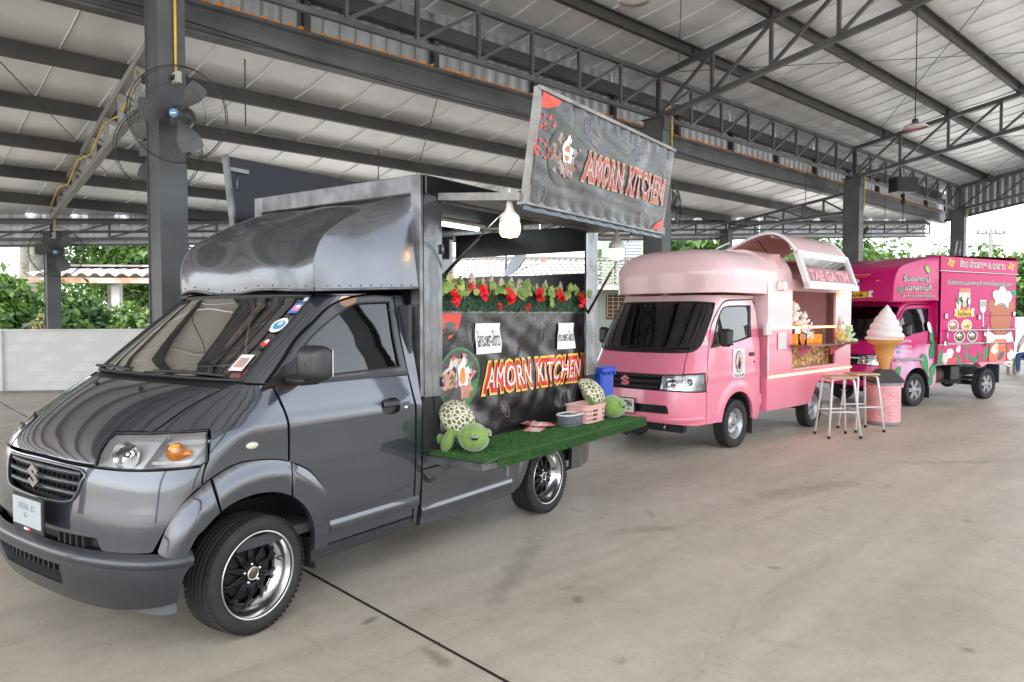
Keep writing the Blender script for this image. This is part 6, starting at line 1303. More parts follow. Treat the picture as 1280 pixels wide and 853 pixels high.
# plush toys and goods on the pink counter
def bunny(x, y, z, rz, label, cols, sc=1., lie=0.):
    t = thing('plush_bear', label, 'plush toy', PL(x, y, z), PR+rz, 'plush toys on the pink truck'); a_, b_ = cols
    mb = MB(); mb.ball((0, 0, .085*sc), (.075*sc, .065*sc, .09*sc)); bd = part('body', mb, a_, t)
    mb = MB(); mb.ball((0, -.01*sc, .21*sc), (.068*sc, .06*sc, .058*sc)); mb.ball((0, -.06*sc, .195*sc), (.028*sc, .022*sc, .02*sc)); hd_ = part('head', mb, b_, t)
    for s in (-1, 1):
        mb = MB(); mb.ball((s*.05*sc, 0, .262*sc), (.024*sc, .014*sc, .026*sc)); part('ear', mb, b_, hd_); mb = MB(); mb.ball((s*.024*sc, -.062*sc, .218*sc), .006*sc, n=8, k=6); part('eye', mb, inkm, hd_)
        mb = MB(); mb.at(s*.075*sc, -.035*sc, .12*sc, rx=radians(50)); mb.ball((0, 0, 0), (.024*sc, .024*sc, .055*sc)); part('arm', mb, a_, t); mb = MB(); mb.at(s*.05*sc, -.08*sc, .035*sc, rx=radians(90)); mb.ball((0, 0, 0), (.03*sc, .03*sc, .06*sc)); part('leg', mb, a_, t)
    mb = MB(); mb.ball((.03*sc, -.045*sc, .266*sc), .016*sc, n=10, k=8); part('bow', mb, MATS['red_petal'], hd_)
    return t
fw, fy, fg, fp_ = [mat(n, c, .9, sheen=.5, var=.08, vs=30, bump=.1, bs=150) for n, c in (('cream_plush', (.72, .66, .56)), ('yellow_plush', (.70, .50, .16)), ('mint_plush', (.45, .62, .38)), ('pale_pink_plush', (.72, .48, .44)))]
bunny(2.55, -.93, 1.16, radians(30), 'cream and yellow plush bear at the end of the pink truck counter', (fy, fw), 1.0); bunny(2.72, -.98, 1.16, radians(50), 'mint green plush bear leaning beside the yellow one', (fg, fg), .85); bunny(2.62, -.90, 1.38, radians(20), 'pale pink plush bear stacked on top of the yellow and mint ones', (fp_, fw), .5)
bunny(1.50, -.72, 1.40, radians(10), 'cream plush rabbit sitting highest at the left of the serving opening', (fw, fw), 1.15); bunny(1.68, -.78, 1.36, radians(60), 'white plush rabbit lying at the left of the serving opening', (fw, fw), .8); bunny(1.42, -.70, 1.55, radians(0), 'plush rabbit in a dark teal hat at the edge of the serving opening', (fw, fg), .6)
amber = mat('glowing_snack_tub', (.75, .28, .03), .35, var=.4, vs=25, emit=(1, .34, .05), es=.22)  # tubs are no lamps; the warm case light is put in as emission
clr = glass('display_plastic', (.85, .82, .78), 1.1)
t = thing('display_case', 'clear display case holding orange snack tubs with a warm glow put into their material', 'display case', PL(0, 0, 0), PR)
mb = MB(); mb.box((2.0, -.66, 1.27), (.95, .22, .22)); part('case_panel', mb, clr, t); mb = MB(); mb.box((2.0, -.66, 1.385), (.97, .24, .012)); part('case_lid', mb, white, t)
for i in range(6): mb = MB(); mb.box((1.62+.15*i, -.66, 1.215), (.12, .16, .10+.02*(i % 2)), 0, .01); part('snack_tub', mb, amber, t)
mb = MB(); rnd = random.Random(8)
for i in range(60): leafq(mb, (1.62+.12*rnd.gauss(0, .6), -.86+.02*rnd.gauss(0, 1), 1.31+.045*rnd.gauss(0, 1)), (rnd.gauss(0, .5), -1, rnd.gauss(.3, .5)), .03, 0, rnd)
solo('paper_flowers', mb, mat('ivory_paper', (.72, .70, .66), .7), 'bunch of ivory paper flowers on the pink truck counter', 'flowers', PL(0, 0, 0), PR, fix=False)
mb = MB(); mb.lathe([(0, 0), (.05, .0), (.055, .13), (.05, .14), (0, .14)], 20); q = PL(1.44, -.88, 1.16); solo('plastic_jar', mb, clr, 'clear plastic jar standing left of the paper flowers', 'jar', q, PR)
mb = MB(); mb.at(2.50, -.20, 1.55, rx=radians(-15)); mb.lathe([(0, 0), (.14, .01), (.15, .03), (.13, .05), (0, .055)], 24, 0); solo('red_tray', mb, mat('dark_red_lacquer', (.25, .01, .03), .3, coat=.5), 'dark red round tray inside the pink truck', 'tray', PL(0, 0, 0), PR)
# ================================================================= magenta truck
MT, MR = (6.445, 12.8956, 0), .5143
MMX = Matrix.Translation(MT) @ Matrix.Rotation(MR, 4, 'Z')
mg = thing('food_truck', 'magenta food truck covered in printed leaves, dishes and Thai lettering', 'food truck', MT, MR)
mag = car_paint('magenta_paint', (.50, .0, .12), 0, .34, .35)
def wrapm(name, a, b, z0, z1, vs=2.):
    """printed vinyl fading from pink to magenta with height"""
    m = bpy.data.materials.new(name); m.use_nodes = True; t = m.node_tree; p = t.nodes['Principled BSDF']; p.inputs['Roughness'].default_value = .32; p.inputs['Coat Weight'].default_value = .0; p.inputs['Specular IOR Level'].default_value = .28; L = t.links.new
    tc = t.nodes.new('ShaderNodeTexCoord'); sp = t.nodes.new('ShaderNodeSeparateXYZ'); L(tc.outputs['Object'], sp.inputs[0]); n = t.nodes.new('ShaderNodeTexNoise'); n.inputs['Scale'].default_value = vs; n.inputs['Detail'].default_value = 1; L(tc.outputs['Object'], n.inputs['Vector'])
    mr_ = t.nodes.new('ShaderNodeMapRange'); mr_.inputs[1].default_value = z0; mr_.inputs[2].default_value = z1; L(sp.outputs['Z'], mr_.inputs[0]); ad = t.nodes.new('ShaderNodeMath'); ad.operation = 'MULTIPLY_ADD'; L(n.outputs['Fac'], ad.inputs[0]); ad.inputs[1].default_value = .9; L(mr_.outputs[0], ad.inputs[2])
    r = t.nodes.new('ShaderNodeValToRGB'); e = r.color_ramp.elements; e[0].position = .42; e[1].position = .75; e[0].color = (*a, 1); e[1].color = (*b, 1); L(ad.outputs[0], r.inputs['Fac']); L(r.outputs['Color'], p.inputs['Base Color']); MATS[name] = m; return m
cabwrap = wrapm('printed_cab_wrap', (.70, .42, .58), (.52, .0, .13), .95, 1.35)
boxwrap = wrapm('printed_box_wrap', (.58, .04, .20), (.52, .0, .13), .4, 1.8, 1.4)
hdrwrap = wrapm('printed_header_wrap', (.60, .10, .22), (.52, .01, .12), 1.9, 2.6, 1.1)
carry_cab(mg, mag, cabwrap, chrome, glass_dark)
for x in (0, 2.205): steel_wheel('wheel', mg, x, -.655, alloy=True); steel_wheel('wheel', mg, x, .655, near=False, alloy=True)
mb = MB(); mb.box((-1.16, 0, .84), (.03, 1.0, .02)); part('chrome_strip', mb, chrome, mg)
BX0, BX1, BW = .48, 2.96, .80
RZ = lambda x: 2.55+.022*(x-BX0)
mb = MB(); V = [(x, y, z) for x in (BX0, BX1) for y in (-BW, BW) for z in (.70, RZ(x))]
mb.add(V, [(0, 1, 3, 2), (4, 6, 7, 5), (1, 5, 7, 3), (0, 2, 6, 4), (2, 3, 7, 6)]); part('box_body', mb, mag, mg)
def pnl(nm, x0, x1, z0, z1, m, o=.006, par=mg, th=.008):
    mb = MB(); mb.box(((x0+x1)/2, -BW-o, (z0+z1)/2), (x1-x0, th*2, z1-z0), 0, .003); return part(nm, mb, m, par)
hp_ = pnl('header_panel', BX0+.02, BX1, 2.305, 2.54, hdrwrap, .012); sp1 = pnl('hatch_panel', BX0+.06, BX1-.02, 1.035, 2.28, boxwrap, .002); sp2 = pnl('lower_panel', BX0, BX1-.02, .69, 1.02, wrapm('printed_lower_wrap', (.62, .50, .54), (.54, .01, .14), .55, .95, 2.2), .002)
mb = MB(); mb.box(((BX0+BX1)/2, -BW-.02, 2.292), (BX1-BX0, .05, .014)); mb.box(((BX0+BX1)/2, -BW-.01, 1.03), (BX1-BX0, .03, .01)); part('rain_strip', mb, MATS['vent_white'], mg, kind='stuff')
mb = MB(); mb.box((2.15, -BW-.012, 1.53), (1.5, .004, .006)); mb.box((2.04, -BW-.012, .86), (.008, .004, .32)); part('panel_seam', mb, blackm, mg, kind='stuff')
# folded table rail
mb = MB(); mb.pipe([(.68, -BW-.05, 1.275), (2.93, -BW-.05, 1.275)], .013, 8); mb.pipe([(.70, -BW-.04, 1.27), (.72, -BW-.03, 1.04)], .011, 6); mb.pipe([(1.93, -BW-.05, 1.34), (1.90, -BW-.03, .98)], .014, 6); mb.pipe([(2.9, -BW-.05, 1.34), (2.9, -BW-.03, 1.05)], .011, 6); mb.pipe([(.72, -BW-.035, 1.05), (2.85, -BW-.035, 1.04)], .009, 6); part('table_rail', mb, alu, mg)
mb = MB()
for x, z in ((.66, 1.05), (1.9, 1.2), (2.86, 1.56), (1.70, 1.5), (.68, 1.52)): mb.box((x, -BW-.025, z), (.06, .03, .09), 0, .01)
part('latch', mb, alu, mg, kind='stuff')
# cab fairing, sloping
CR3 = crv([(-.62, 1.76), (-.62, 1.95), (-.60, 2.13), (-.52, 2.28), (-.36, 2.37), (0, 2.45), (.48, 2.535)], .04); N3 = len(CR3)-1
def c3(t, s): i = min(N3-1, int(t*N3)); f = t*N3-i; return Vector((CR3[i][0]*(1-f)+CR3[i+1][0]*f, s*(.70+.05*t), CR3[i][1]*(1-f)+CR3[i+1][1]*f))
def f3(u, v): a, b = c3(u, -1), c3(u, 1); p = a.lerp(b, v); k = 1-abs(2*v-1)**2.5; p.x -= .10*k*(1-u); p.z += .02*k; return tuple(p)
def s3(s):
    def f(u, v): a = c3(u, s); b = Vector((.482, s*BW, 1.80+.73*u)); p = a.lerp(b, v); p.y += s*.03*sin(pi*v)*(1-u); return tuple(p)
    return f
mb = MB(); mb.grid(f3, 24, 24); f_ = part('cab_fairing', mb, mag, mg)
for s in (-1, 1): mb = MB(); mb.grid(s3(s), 24, 16); part('fairing_side', mb, mag, f_)
mb = MB(); mb.add([f3(0, i/10) for i in range(11)]+[(.48, -.8+.16*i, 1.80) for i in range(11)], [(i, i+1, 12+i, 11+i) for i in range(10)]); part('fairing_underside', mb, mag, f_)
mb = MB(); mb.pipe([f3(0, i/20) for i in range(21)], .012, 6)
for s in (-1, 1): mb.pipe([s3(s)(0, i/10) for i in range(11)], .012, 6)
part('fairing_edge', mb, mag, f_)
# under body: tank, battery box, rear flaps, tail
mb = MB(); mb.at(1.02, -.45, .48); mb.pipe([(-.28, 0, 0), (.28, 0, 0)], .15, 14); part('fuel_tank', mb, mat('rusty_tank', (.08, .05, .04), .7, var=.4, vs=8), mg)
mb = MB(); mb.box((1.18, -.62, .52), (.26, .20, .26), 0, .015); part('battery_box', mb, MATS['mirror_base'] if 'mirror_base' in MATS else black, mg)
mb = MB(); mb.bar((1.0, -.62, .34), (1.35, -.70, .36), .06, .03); mb.bar((1.35, -.5, .45), (1.7, -.5, .45), .1, .08); part('step_bar', mb, blackm, mg)
mb = MB(); mb.bar((1.8, -.74, .69), (1.90, -.74, .60), .05, .05); mb.prism([(1.72, .70), (2.68, .70), (2.62, .63), (2.45, .655), (2.0, .655), (1.88, .60)], .10, 0, 'y', -.80); part('wheel_arch', mb, pink_lo, mg)
mb = MB(); mb.box((2.50, -.66, .46), (.03, .22, .34)); part('mud_flap', mb, mat('dark_blue_grey', (.03, .04, .055), .6), mg)
mb = MB(); mb.box((2.78, -.72, .66), (.40, .10, .05)); mb.bar((2.6, -.72, .66), (2.95, -.72, .58), .04, .04); part('tail_frame', mb, alu, mg)
mb = MB(); mb.box((2.1, .2, 2.66), (.35, .25, .08), 0, .02); mb.pipe([(2.35, 0, 2.60), (2.42, 0, 2.95), (2.55, 0, 2.97), (2.5, 0, 2.62)], .015, 6); part('roof_vent', mb, mat('vent_grey', (.3, .3, .3), .4, .6), mg)
# ---- flat printed pictures
K = [0]
def pic(L, m, o=None, y=-BW-.011, par=sp1, name='printed_shape'):
    K[0] += 1; o = o if o is not None else .0012; mb = MB(); n = len(L); cx = sum(a for a, b in L)/n; cz = sum(b for a, b in L)/n
    mb.add([(cx, y-o, cz)]+[(a, y-o, b) for a, b in L], [(0, i+1, (i+1) % n+1) for i in range(n)]); return part(name, mb, m, par, fix=False)
EL = lambda cx, cz, rx, rz_, n=24, a=0., w_=0., k=5: [(cx+rx*(1+w_*sin(k*t))*cos(t)*cos(a)-rz_*(1+w_*sin(k*t))*sin(t)*sin(a), cz+rx*(1+w_*sin(k*t))*cos(t)*sin(a)+rz_*(1+w_*sin(k*t))*sin(t)*cos(a)) for t in [2*pi*i/n for i in range(n)]]
gl_, gd_ = mat('print_leaf_green', (.01, .24, .07), .4), mat('print_leaf_dark', (.0, .12, .05), .4)
pw, pb, pyw, prd = mat('print_white', (.78, .76, .74), .4), mat('print_black', (.015, .012, .012), .4), mat('print_yellow_flat', (.85, .50, .02), .4), mat('print_red_flat', (.65, .04, .05), .4)
pbr, por, psk, pcr = mat('print_brown_orange', (.40, .10, .025), .4), mat('print_apron_orange', (.72, .14, .03), .4), mat('print_skin_tone', (.72, .46, .34), .4), mat('print_cream_board', (.68, .62, .50), .4)
def leafp(cx, cz, L, a, par, y=-BW-.011, w_=.42):
    P = [(L/2*cos(t), w_*L*.5*sin(t)*(1-.35*cos(t))) for t in [2*pi*i/20 for i in range(20)]]; R = lambda p: (cx+p[0]*cos(a)-p[1]*sin(a), cz+p[0]*sin(a)+p[1]*cos(a))
    pic([R(p) for p in P], gl_, .0012, y, par, 'printed_leaf'); pic([R((x*.8, z)) for x, z in ((-L/2, -.003), (L/2, 0), (-L/2, .006))], gd_, .0022, y, par, 'leaf_vein')
def board(cx, cz, s, par, y, M=None):   # generic stand-in shop picture: a cook in a cap on a menu board, ribbon below
    k = lambda L: [(cx+(a)*s, cz+b*s) for a, b in L]
    pic(k([(-.12, -.18), (.30, -.18), (.34, .30), (-.10, .30)]), pcr, .001, y, par); pic(k([(-.10, .22), (.33, .22), (.335, .29), (-.10, .29)]), prd, .002, y, par)
    for i in range(4): pic(k(EL(-.02+.1*i, .255, .03, .02, 8)), pyw, .003, y, par)
    pic(k(EL(.10, .0, .22, .18, 20, 0, .12, 5)), gd_, .003, y, par); pic(k(EL(-.12, -.05, .10, .10, 14, 0, .2, 5)), pcr, .004, y, par); pic(k(EL(.10, -.01, .12, .14)), pb, .005, y, par); pic(k(EL(.10, -.04, .075, .10)), psk, .006, y, par); pic(k(EL(.10, .12, .10, .09, 20, 0, .1, 4)), pw, .007, y, par); pic(k(EL(.10, -.16, .16, .07)), prd, .008, y, par); pic(k(EL(-.16, .03, .04, .09, 12, .4)), gl_, .009, y, par); pic(k(EL(.28, .02, .05, .07, 12)), pw, .0095, y, par)
    pic(k([(-.30, -.30), (-.18, -.30), (-.18, -.14), (-.30, -.16), (-.25, -.23)]), pw, .009, y, par); pic(k([(.50, -.30), (.36, -.30), (.36, -.12), (.50, -.14), (.45, -.22)]), pw, .009, y, par)
    pic(k([(-.22, -.33), (.40, -.31), (.40, -.15), (.1, -.17), (-.22, -.17)]), pyw, .0105, y, par)
    text_part('printed_lettering', 'ร้านป้าหมาย', pb, par, side_M(cx+.09*s, y-.0125, cz-.245*s), .1, ext=.0003, fit=(.50*s, .12*s), bold=.002)
Yp = -BW-.011
board(1.16, 1.76, .80, sp1, Yp)
def outlined(s, x, z, w_, h_, par, y, fg=pw, bgc=pb, b=.004):
    text_part('printed_lettering', s, bgc, par, side_M(x, y-.0012, z), .15, ext=.0002, fit=(w_+.02, h_+.02), bold=b*2); text_part('printed_lettering', s, fg, par, side_M(x, y-.0026, z), .15, ext=.0002, fit=(w_, h_), bold=-.0005)
outlined('ร้าน ป้าหมาย & ลูกสาว', 1.80, 2.425, 1.45, .15, hp_, -BW-.021, pb, pw)
for x in (.80, 2.74): pic(EL(x, 2.44, .09, .06, 30, 0, .35, 4), pyw, .001, -BW-.021, hp_, 'printed_flower'); pic(EL(x, 2.44, .05, .035, 30, .7, .35, 4), por, .002, -BW-.021, hp_, 'printed_flower')
outlined('รับออกงานนอกสถานที่ อาหารไทยทุกประเภท', 1.74, 2.10, 2.05, .12, sp1, Yp, pw, pb)
for x, z, a_, b_ in ((.92, 1.355, mat('dish_red', (.45, .12, .06), .4), pw), (1.33, 1.36, pyw, pcr), (1.12, 1.165, pb, pcr), (1.52, 1.17, pb, pw)):
    pic(EL(x, z, .165, .105), pw, .001, Yp, sp1, 'printed_plate'); pic(EL(x, z, .14, .088), a_, .002, Yp, sp1, 'printed_food'); pic(EL(x-.02, z+.01, .08, .05, 20, 0, .2, 5), b_, .003, Yp, sp1, 'printed_food'); pic(EL(x+.03, z-.02, .05, .03, 20, 0, .3, 4), pbr, .004, Yp, sp1, 'printed_food'); pic(EL(x-.05, z-.02, .03, .02, 10), gl_, .005, Yp, sp1, 'printed_food')
# spatula
pic([(1.72, 1.82), (1.96, 1.82), (1.95, 1.63), (1.88, 1.56), (1.80, 1.56), (1.73, 1.63)], pb, .001, Yp, sp1, 'printed_spatula'); pic([(1.735, 1.81), (1.945, 1.81), (1.935, 1.635), (1.875, 1.575), (1.805, 1.575), (1.745, 1.635)], MATS['plate_pale'], .002, Yp, sp1, 'printed_spatula')
for i in range(4): pic([(1.765+.045*i, 1.79), (1.785+.045*i, 1.79), (1.785+.045*i, 1.68), (1.765+.045*i, 1.68)], pb, .003, Yp, sp1, 'printed_slot')
pic([(1.825, 1.57), (1.86, 1.57), (1.88, 1.30), (1.845, 1.30)], MATS['plate_pale'], .003, Yp, sp1, 'printed_spatula'); pic([(1.84, 1.33), (1.885, 1.33), (1.90, 1.06), (1.86, 1.06)], pbr, .0035, Yp, sp1, 'printed_spatula')
# chef hat over a plain round brown shape, apron with a fried egg (plain stand-ins)
pic(EL(2.44, 1.47, .37, .32, 40), pb, .001, Yp, sp1); pic(EL(2.44, 1.47, .355, .305, 40), pbr, .002, Yp, sp1)
for dx in (-.32, .32): pic(EL(2.44+dx, 1.70, .12, .11), pbr, .0015, Yp, sp1)
hat = [(2.20, 1.70), (2.24, 1.80), (2.15, 1.86), (2.14, 1.95), (2.24, 2.0), (2.32, 1.98), (2.40, 2.06), (2.52, 2.06), (2.60, 1.98), (2.72, 1.98), (2.80, 1.90), (2.76, 1.80), (2.68, 1.76), (2.68, 1.66), (2.5, 1.73), (2.34, 1.74)]
hc = [(x+(x-2.46)*.05, z+(z-1.87)*.06) for x, z in hat]; pic(hc, pb, .003, Yp, sp1, 'printed_hat'); pic(hat, pw, .004, Yp, sp1, 'printed_hat'); pic([(2.30, 1.76), (2.48, 1.745), (2.66, 1.69), (2.66, 1.70), (2.48, 1.757), (2.30, 1.77)], pb, .005, Yp, sp1, 'printed_hat')
pic([(1.95, 1.05), (2.02, 1.26), (2.20, 1.18), (2.60, 1.17), (2.80, 1.24), (2.88, 1.06), (2.7, 1.04), (2.1, 1.04)], pw, .005, Yp, sp1, 'printed_shirt'); pic([(2.20, 1.04), (2.24, 1.10), (2.62, 1.10), (2.66, 1.04)], por, .006, Yp, sp1, 'printed_apron')
ylo = -BW-.011
pic([(2.06, .70), (2.04, .80), (2.10, 1.015), (2.62, 1.015), (2.66, .85), (2.64, .70)], pb, .001, ylo, sp2, 'printed_apron'); pic([(2.08, .70), (2.06, .80), (2.12, 1.01), (2.60, 1.01), (2.64, .85), (2.62, .70)], por, .002, ylo, sp2, 'printed_apron')
pic(EL(2.26, .92, .12, .085, 30, .5, .15, 3), pw, .003, ylo, sp2, 'printed_egg'); pic(EL(2.30, .945, .04, .032), pyw, .004, ylo, sp2, 'printed_yolk'); pic(EL(2.46, .79, .13, .065, 20, .5), mat('print_slate', (.07, .07, .13), .4), .003, ylo, sp2, 'printed_fish'); pic(EL(2.72, .93, .06, .09, 16, .2), pbr, .003, ylo, sp2, 'printed_bottle'); pic(EL(2.80, .80, .12, .1, 16), pw, .002, ylo, sp2, 'printed_cloud')
for cx, cz, L_, a_ in ((.56, .82, .30, 1.2), (1.12, .755, .24, -.9), (1.34, .82, .20, -1.2), (1.66, .76, .24, .5), (1.50, .78, .2, 2.6), (1.97, .87, .30, 1.2), (1.36, .975, .16, -.3), (2.88, .80, .26, 1.2), (1.72, .82, .16, 1.4)): leafp(cx, cz, L_, a_, sp2, ylo)
leafp(2.86, 1.95, .20, .0, sp1, Yp, .6)
pic(EL(.84, .88, .10, .085, 20, 0, .08, 3), pw, .002, ylo, sp2, 'printed_garlic'); pic(EL(1.09, .945, .07, .06, 20, .6, .1, 3), pw, .002, ylo, sp2, 'printed_garlic'); pic(EL(.92, .745, .15, .05, 20, .1, .1, 2), prd, .002, ylo, sp2, 'printed_chili'); pic(EL(.70, .80, .10, .10, 20, 0, .1, 3), MATS['sticker_cream'], .001, ylo, sp2, 'printed_garlic')
# cab prints, following the door / fairing surface
def doorP(x, z, o=.004): return (x, SCY.pt(SCY.x2p(x, z), z)[1]-.015-o, z)
def picf(L, m, o, par, fn, name='printed_shape'):
    mb = MB(); n = len(L); cx = sum(a for a, b in L)/n; cz = sum(b for a, b in L)/n; mb.add([fn(cx, cz, o)]+[fn(a, b, o) for a, b in L], [(0, i+1, (i+1) % n+1) for i in range(n)]); return part(name, mb, m, par, fix=False)
dpar = [c for c in mg.children if c.name.startswith('door') and not c.name.startswith('door_')][0]
for cx, cz, L_, a_ in ((-.56, .57, .26, 1.0), (-.86, .62, .15, 1.2), (.20, .72, .30, -1.1), (.38, .45, .20, 1.3), (.44, .62, .24, 1.0), (.42, .95, .26, 1.35), (.40, 1.20, .20, 1.3)):
    P = [(L_*.6*cos(t), .5*L_*.6*sin(t)*(1-.35*cos(t))) for t in [2*pi*i/20 for i in range(20)]]; Lr = [(cx+p[0]*cos(a_)-p[1]*sin(a_), cz+p[0]*sin(a_)+p[1]*cos(a_)) for p in P]
    if cx < -.7: continue
    picf(Lr, gl_, .006, dpar, doorP, 'printed_leaf')
picf(EL(.36, 1.33, .055, .10, 16, .3), pw, .006, dpar, doorP, 'printed_garlic'); picf(EL(-.58, .46, .05, .035, 14), prd, .006, dpar, doorP, 'printed_chili')
for z, x, s_ in ((1.11, -.34, '086-999-5656'), (1.02, -.34, '@paamai'), (.935, -.34, 'ร้านป้าหมาย')):
    text_part('printed_lettering', s_, pw, dpar, side_M(x, doorP(x, z)[1]-.006, z), .08, ext=.0003, fit=(.28, .045)); picf(EL(-.53, z, .028, .028, 16), mat('print_sky_blue', (.1, .35, .6), .4), .007, dpar, doorP, 'printed_icon')
outl_t = text_part('printed_lettering', 'อร่อยถูกปาก ทุกเมนู', pb, dpar, side_M(-.24, doorP(-.2, .80)[1]-.007, .80), .1, ext=.0003, fit=(.80, .085), bold=.006); text_part('printed_lettering', 'อร่อยถูกปาก ทุกเมนู', pw, dpar, side_M(-.24, doorP(-.2, .80)[1]-.009, .80), .1, ext=.0003, fit=(.78, .075))
S3 = s3(-1)
def fairP(x, z, o):
    best = None
    u = min(1, max(0, (z-1.76)/.77)); 
    for _ in range(4):
        a = c3(u, -1).x; v = (x-a)/(.482-a); q = S3(u, min(1, max(0, v))); u = min(1, max(0, u+(z-q[2])/.77))
    return (x, q[1]-o-.004, z)
fs_ = f_.children[0]
for s_, x, z, w_, h_ in (('รับออกงาน', -.10, 2.145, .62, .10), ('นอกสถานที่', -.06, 2.0, .64, .11), ('อาหารไทยทุกชนิด', -.04, 1.858, .78, .06)):
    text_part('printed_lettering', s_, pb, fs_, None, .12, ext=0, fit=(w_+.02, h_+.02), bold=.008, warp=lambda c, x=x, z=z: fairP(x+c.x, z+c.y, .003)); text_part('printed_lettering', s_, pw, fs_, None, .12, ext=0, fit=(w_, h_), warp=lambda c, x=x, z=z: fairP(x+c.x, z+c.y, .006))
picf(EL(.17, 2.30, .09, .05, 18, -.9), gl_, .004, fs_, fairP, 'printed_lime'); picf(EL(.175, 2.305, .065, .032, 18, -.9), mat('print_lime', (.35, .6, .05), .4), .006, fs_, fairP, 'printed_lime'); picf(EL(-.48, 1.95, .06, .045, 16, 1.2), gl_, .004, fs_, fairP, 'printed_leaf')
# front of the fairing: picture and flower
def frP(y, z, o):
    u = min(1, max(0, (z-1.76)/.55)); 
    for _ in range(5): q = f3(u, (y+.7)/1.4); u = min(1, max(0, u+(z-q[2])/.8))
    return (q[0]-o-.004, y, z+o*.3)
def picy(L, m, o): mb = MB(); n = len(L); cx = sum(a for a, b in L)/n; cz = sum(b for a, b in L)/n; mb.add([frP(-cx, cz, o)]+[frP(-a, b, o) for a, b in L], [(0, i+1, (i+1) % n+1) for i in range(n)]); return part('printed_shape', mb, m, f_, fix=False)
k = lambda L: [(.03+a*.75, 2.02+b*.62) for a, b in L]
picy(k([(-.12, -.18), (.30, -.18), (.36, .34), (-.06, .34)]), pcr, .002); picy(k([(-.06, .24), (.34, .24), (.355, .33), (-.05, .33)]), prd, .005); picy(k(EL(.10, .0, .24, .18, 20, 0, .12, 5)), gd_, .008); picy(k(EL(.06, -.01, .14, .15)), pb, .011); picy(k(EL(.06, -.05, .09, .10)), psk, .014); picy(k(EL(.04, .13, .12, .10, 20, 0, .1, 4)), pw, .017); picy(k(EL(.06, -.17, .2, .07)), prd, .020); picy(k([(-.30, -.33), (.36, -.31), (.36, -.15), (0, -.17), (-.30, -.17)]), pyw, .023); picy(k([(.50, -.30), (.38, -.30), (.38, -.12), (.50, -.14), (.45, -.22)]), pw, .022)
text_part('printed_lettering', 'ป้าหมาย', pb, f_, None, .12, ext=0, fit=(.34, .06), bold=.003, warp=lambda c: frP(-(.06+c.x), 1.872+c.y, .028))
picy(EL(.50, 2.02, .10, .085, 30, 0, .35, 4), pyw, .003); picy(EL(.50, 2.02, .05, .04, 30, .7, .35, 4), por, .006)
# seated customers beyond the trucks, stools, cone lamp
def stool(x, y, rz, label):
    t = thing('bar_stool', label, 'bar stool', (x, y, 0), rz, 'bar stools beside the pink truck'); h = .745; wm = mat('stool_white_metal', (.66, .66, .66), .35, coat=.3); a, b = .135, .20
    mb = MB(); mb.box((0, 0, h+.012), (.33, .33, .024), 0, .008); part('seat', mb, mat('plywood_seat', (.58, .40, .23), .5, var=.12, vs=8), t)
    for s in (-1, 1):
        pts = [(s*b, -b, .02), (s*a*1.03, -a*1.03, h-.05), (s*a*.98, -a*.95, h-.018), (s*a*.93, -a*.8, h-.012), (s*a*.93, a*.8, h-.012), (s*a*.98, a*.95, h-.018), (s*a*1.03, a*1.03, h-.05), (s*b, b, .02)]
        mb = MB(); mb.pipe(pts[:4]+[(s*a*.93, 0, h-.012)], .0145, 8); part('leg', mb, wm, t); mb = MB(); mb.pipe([(s*a*.93, 0, h-.012)]+pts[4:], .0145, 8); part('leg', mb, wm, t)
        for q in (-1, 1): mb = MB(); mb.lathe([(0, 0), (.019, 0), (.019, .035), (0, .035)], 10); o = part('foot', mb, blackm, t); o.location = (s*b*1.0, q*b*1.0, 0)
        k = .30/h; c_ = b+(a-b)*k
        mb = MB(); mb.pipe([(s*c_, -c_, .30), (s*c_, c_, .30)], .010, 6); part('rung', mb, wm, t); mb = MB(); mb.pipe([(-c_, s*c_, .33), (c_, s*c_, .33)], .010, 6); part('rung', mb, wm, t)
    return t
stool(4.135, 9.225, radians(1), 'white metal bar stool with plywood seat, the nearer of the two'); stool(4.665, 9.715, radians(8), 'white metal bar stool with plywood seat standing next to the ice cream cone')
t = thing('cone_display', 'giant soft serve ice cream cone model standing on the pink barrel', 'cone display', (5.24, 10.25, .60), 0)
mb = MB(); mb.prism([(-.215, -.18), (.215, -.18), (.215, .18), (-.215, .18)], .03, 0); V = [(-.20, -.17, .03), (.20, -.17, .03), (.20, .17, .03), (-.20, .17, .03), (-.085, -.08, .18), (.085, -.08, .18), (.085, .08, .18), (-.085, .08, .18)]; mb.add(V, [(0, 1, 5, 4), (1, 2, 6, 5), (2, 3, 7, 6), (3, 0, 4, 7), (4, 5, 6, 7)]); part('cone_base', mb, mat('brown_black_base', (.03, .02, .018), .5), t)
mb = MB(); mb.lathe([(.045, .14), (.10, .35), (.145, .52), (.215, .545), (.235, .60), (.24, .625), (.22, .625)], 32); part('wafer_cone', mb, mat('wafer', (.60, .30, .09), .6, var=.1, vs=10), t)
def swirl(u, v):
    z = v; a = 2*pi*u; env = .250*(1-z)**.72*(1+.12*sin(pi*z)); w_ = .13*env*abs(sin((z*5.2*pi)+a*.5))**.7; r = max(.0, env*.90+w_-.02*z); cx = .03*z*z; return (r*cos(a)+cx, r*sin(a), .60+.50*z)
mb = MB(); mb.grid(swirl, 64, 90); part('soft_serve', mb, mat('ice_cream_white', (.74, .66, .66), .45), t, fix=False)
t = thing('pink_barrel', 'pink barrel with printed brick pattern carrying the ice cream cone', 'barrel', (5.24, 10.25, 0), 0)
mb = MB(); mb.lathe([(0, 0), (.205, 0), (.21, .03), (.213, .05)], 36); part('barrel_foot', mb, mat('barrel_grey', (.25, .25, .24), .6), t)
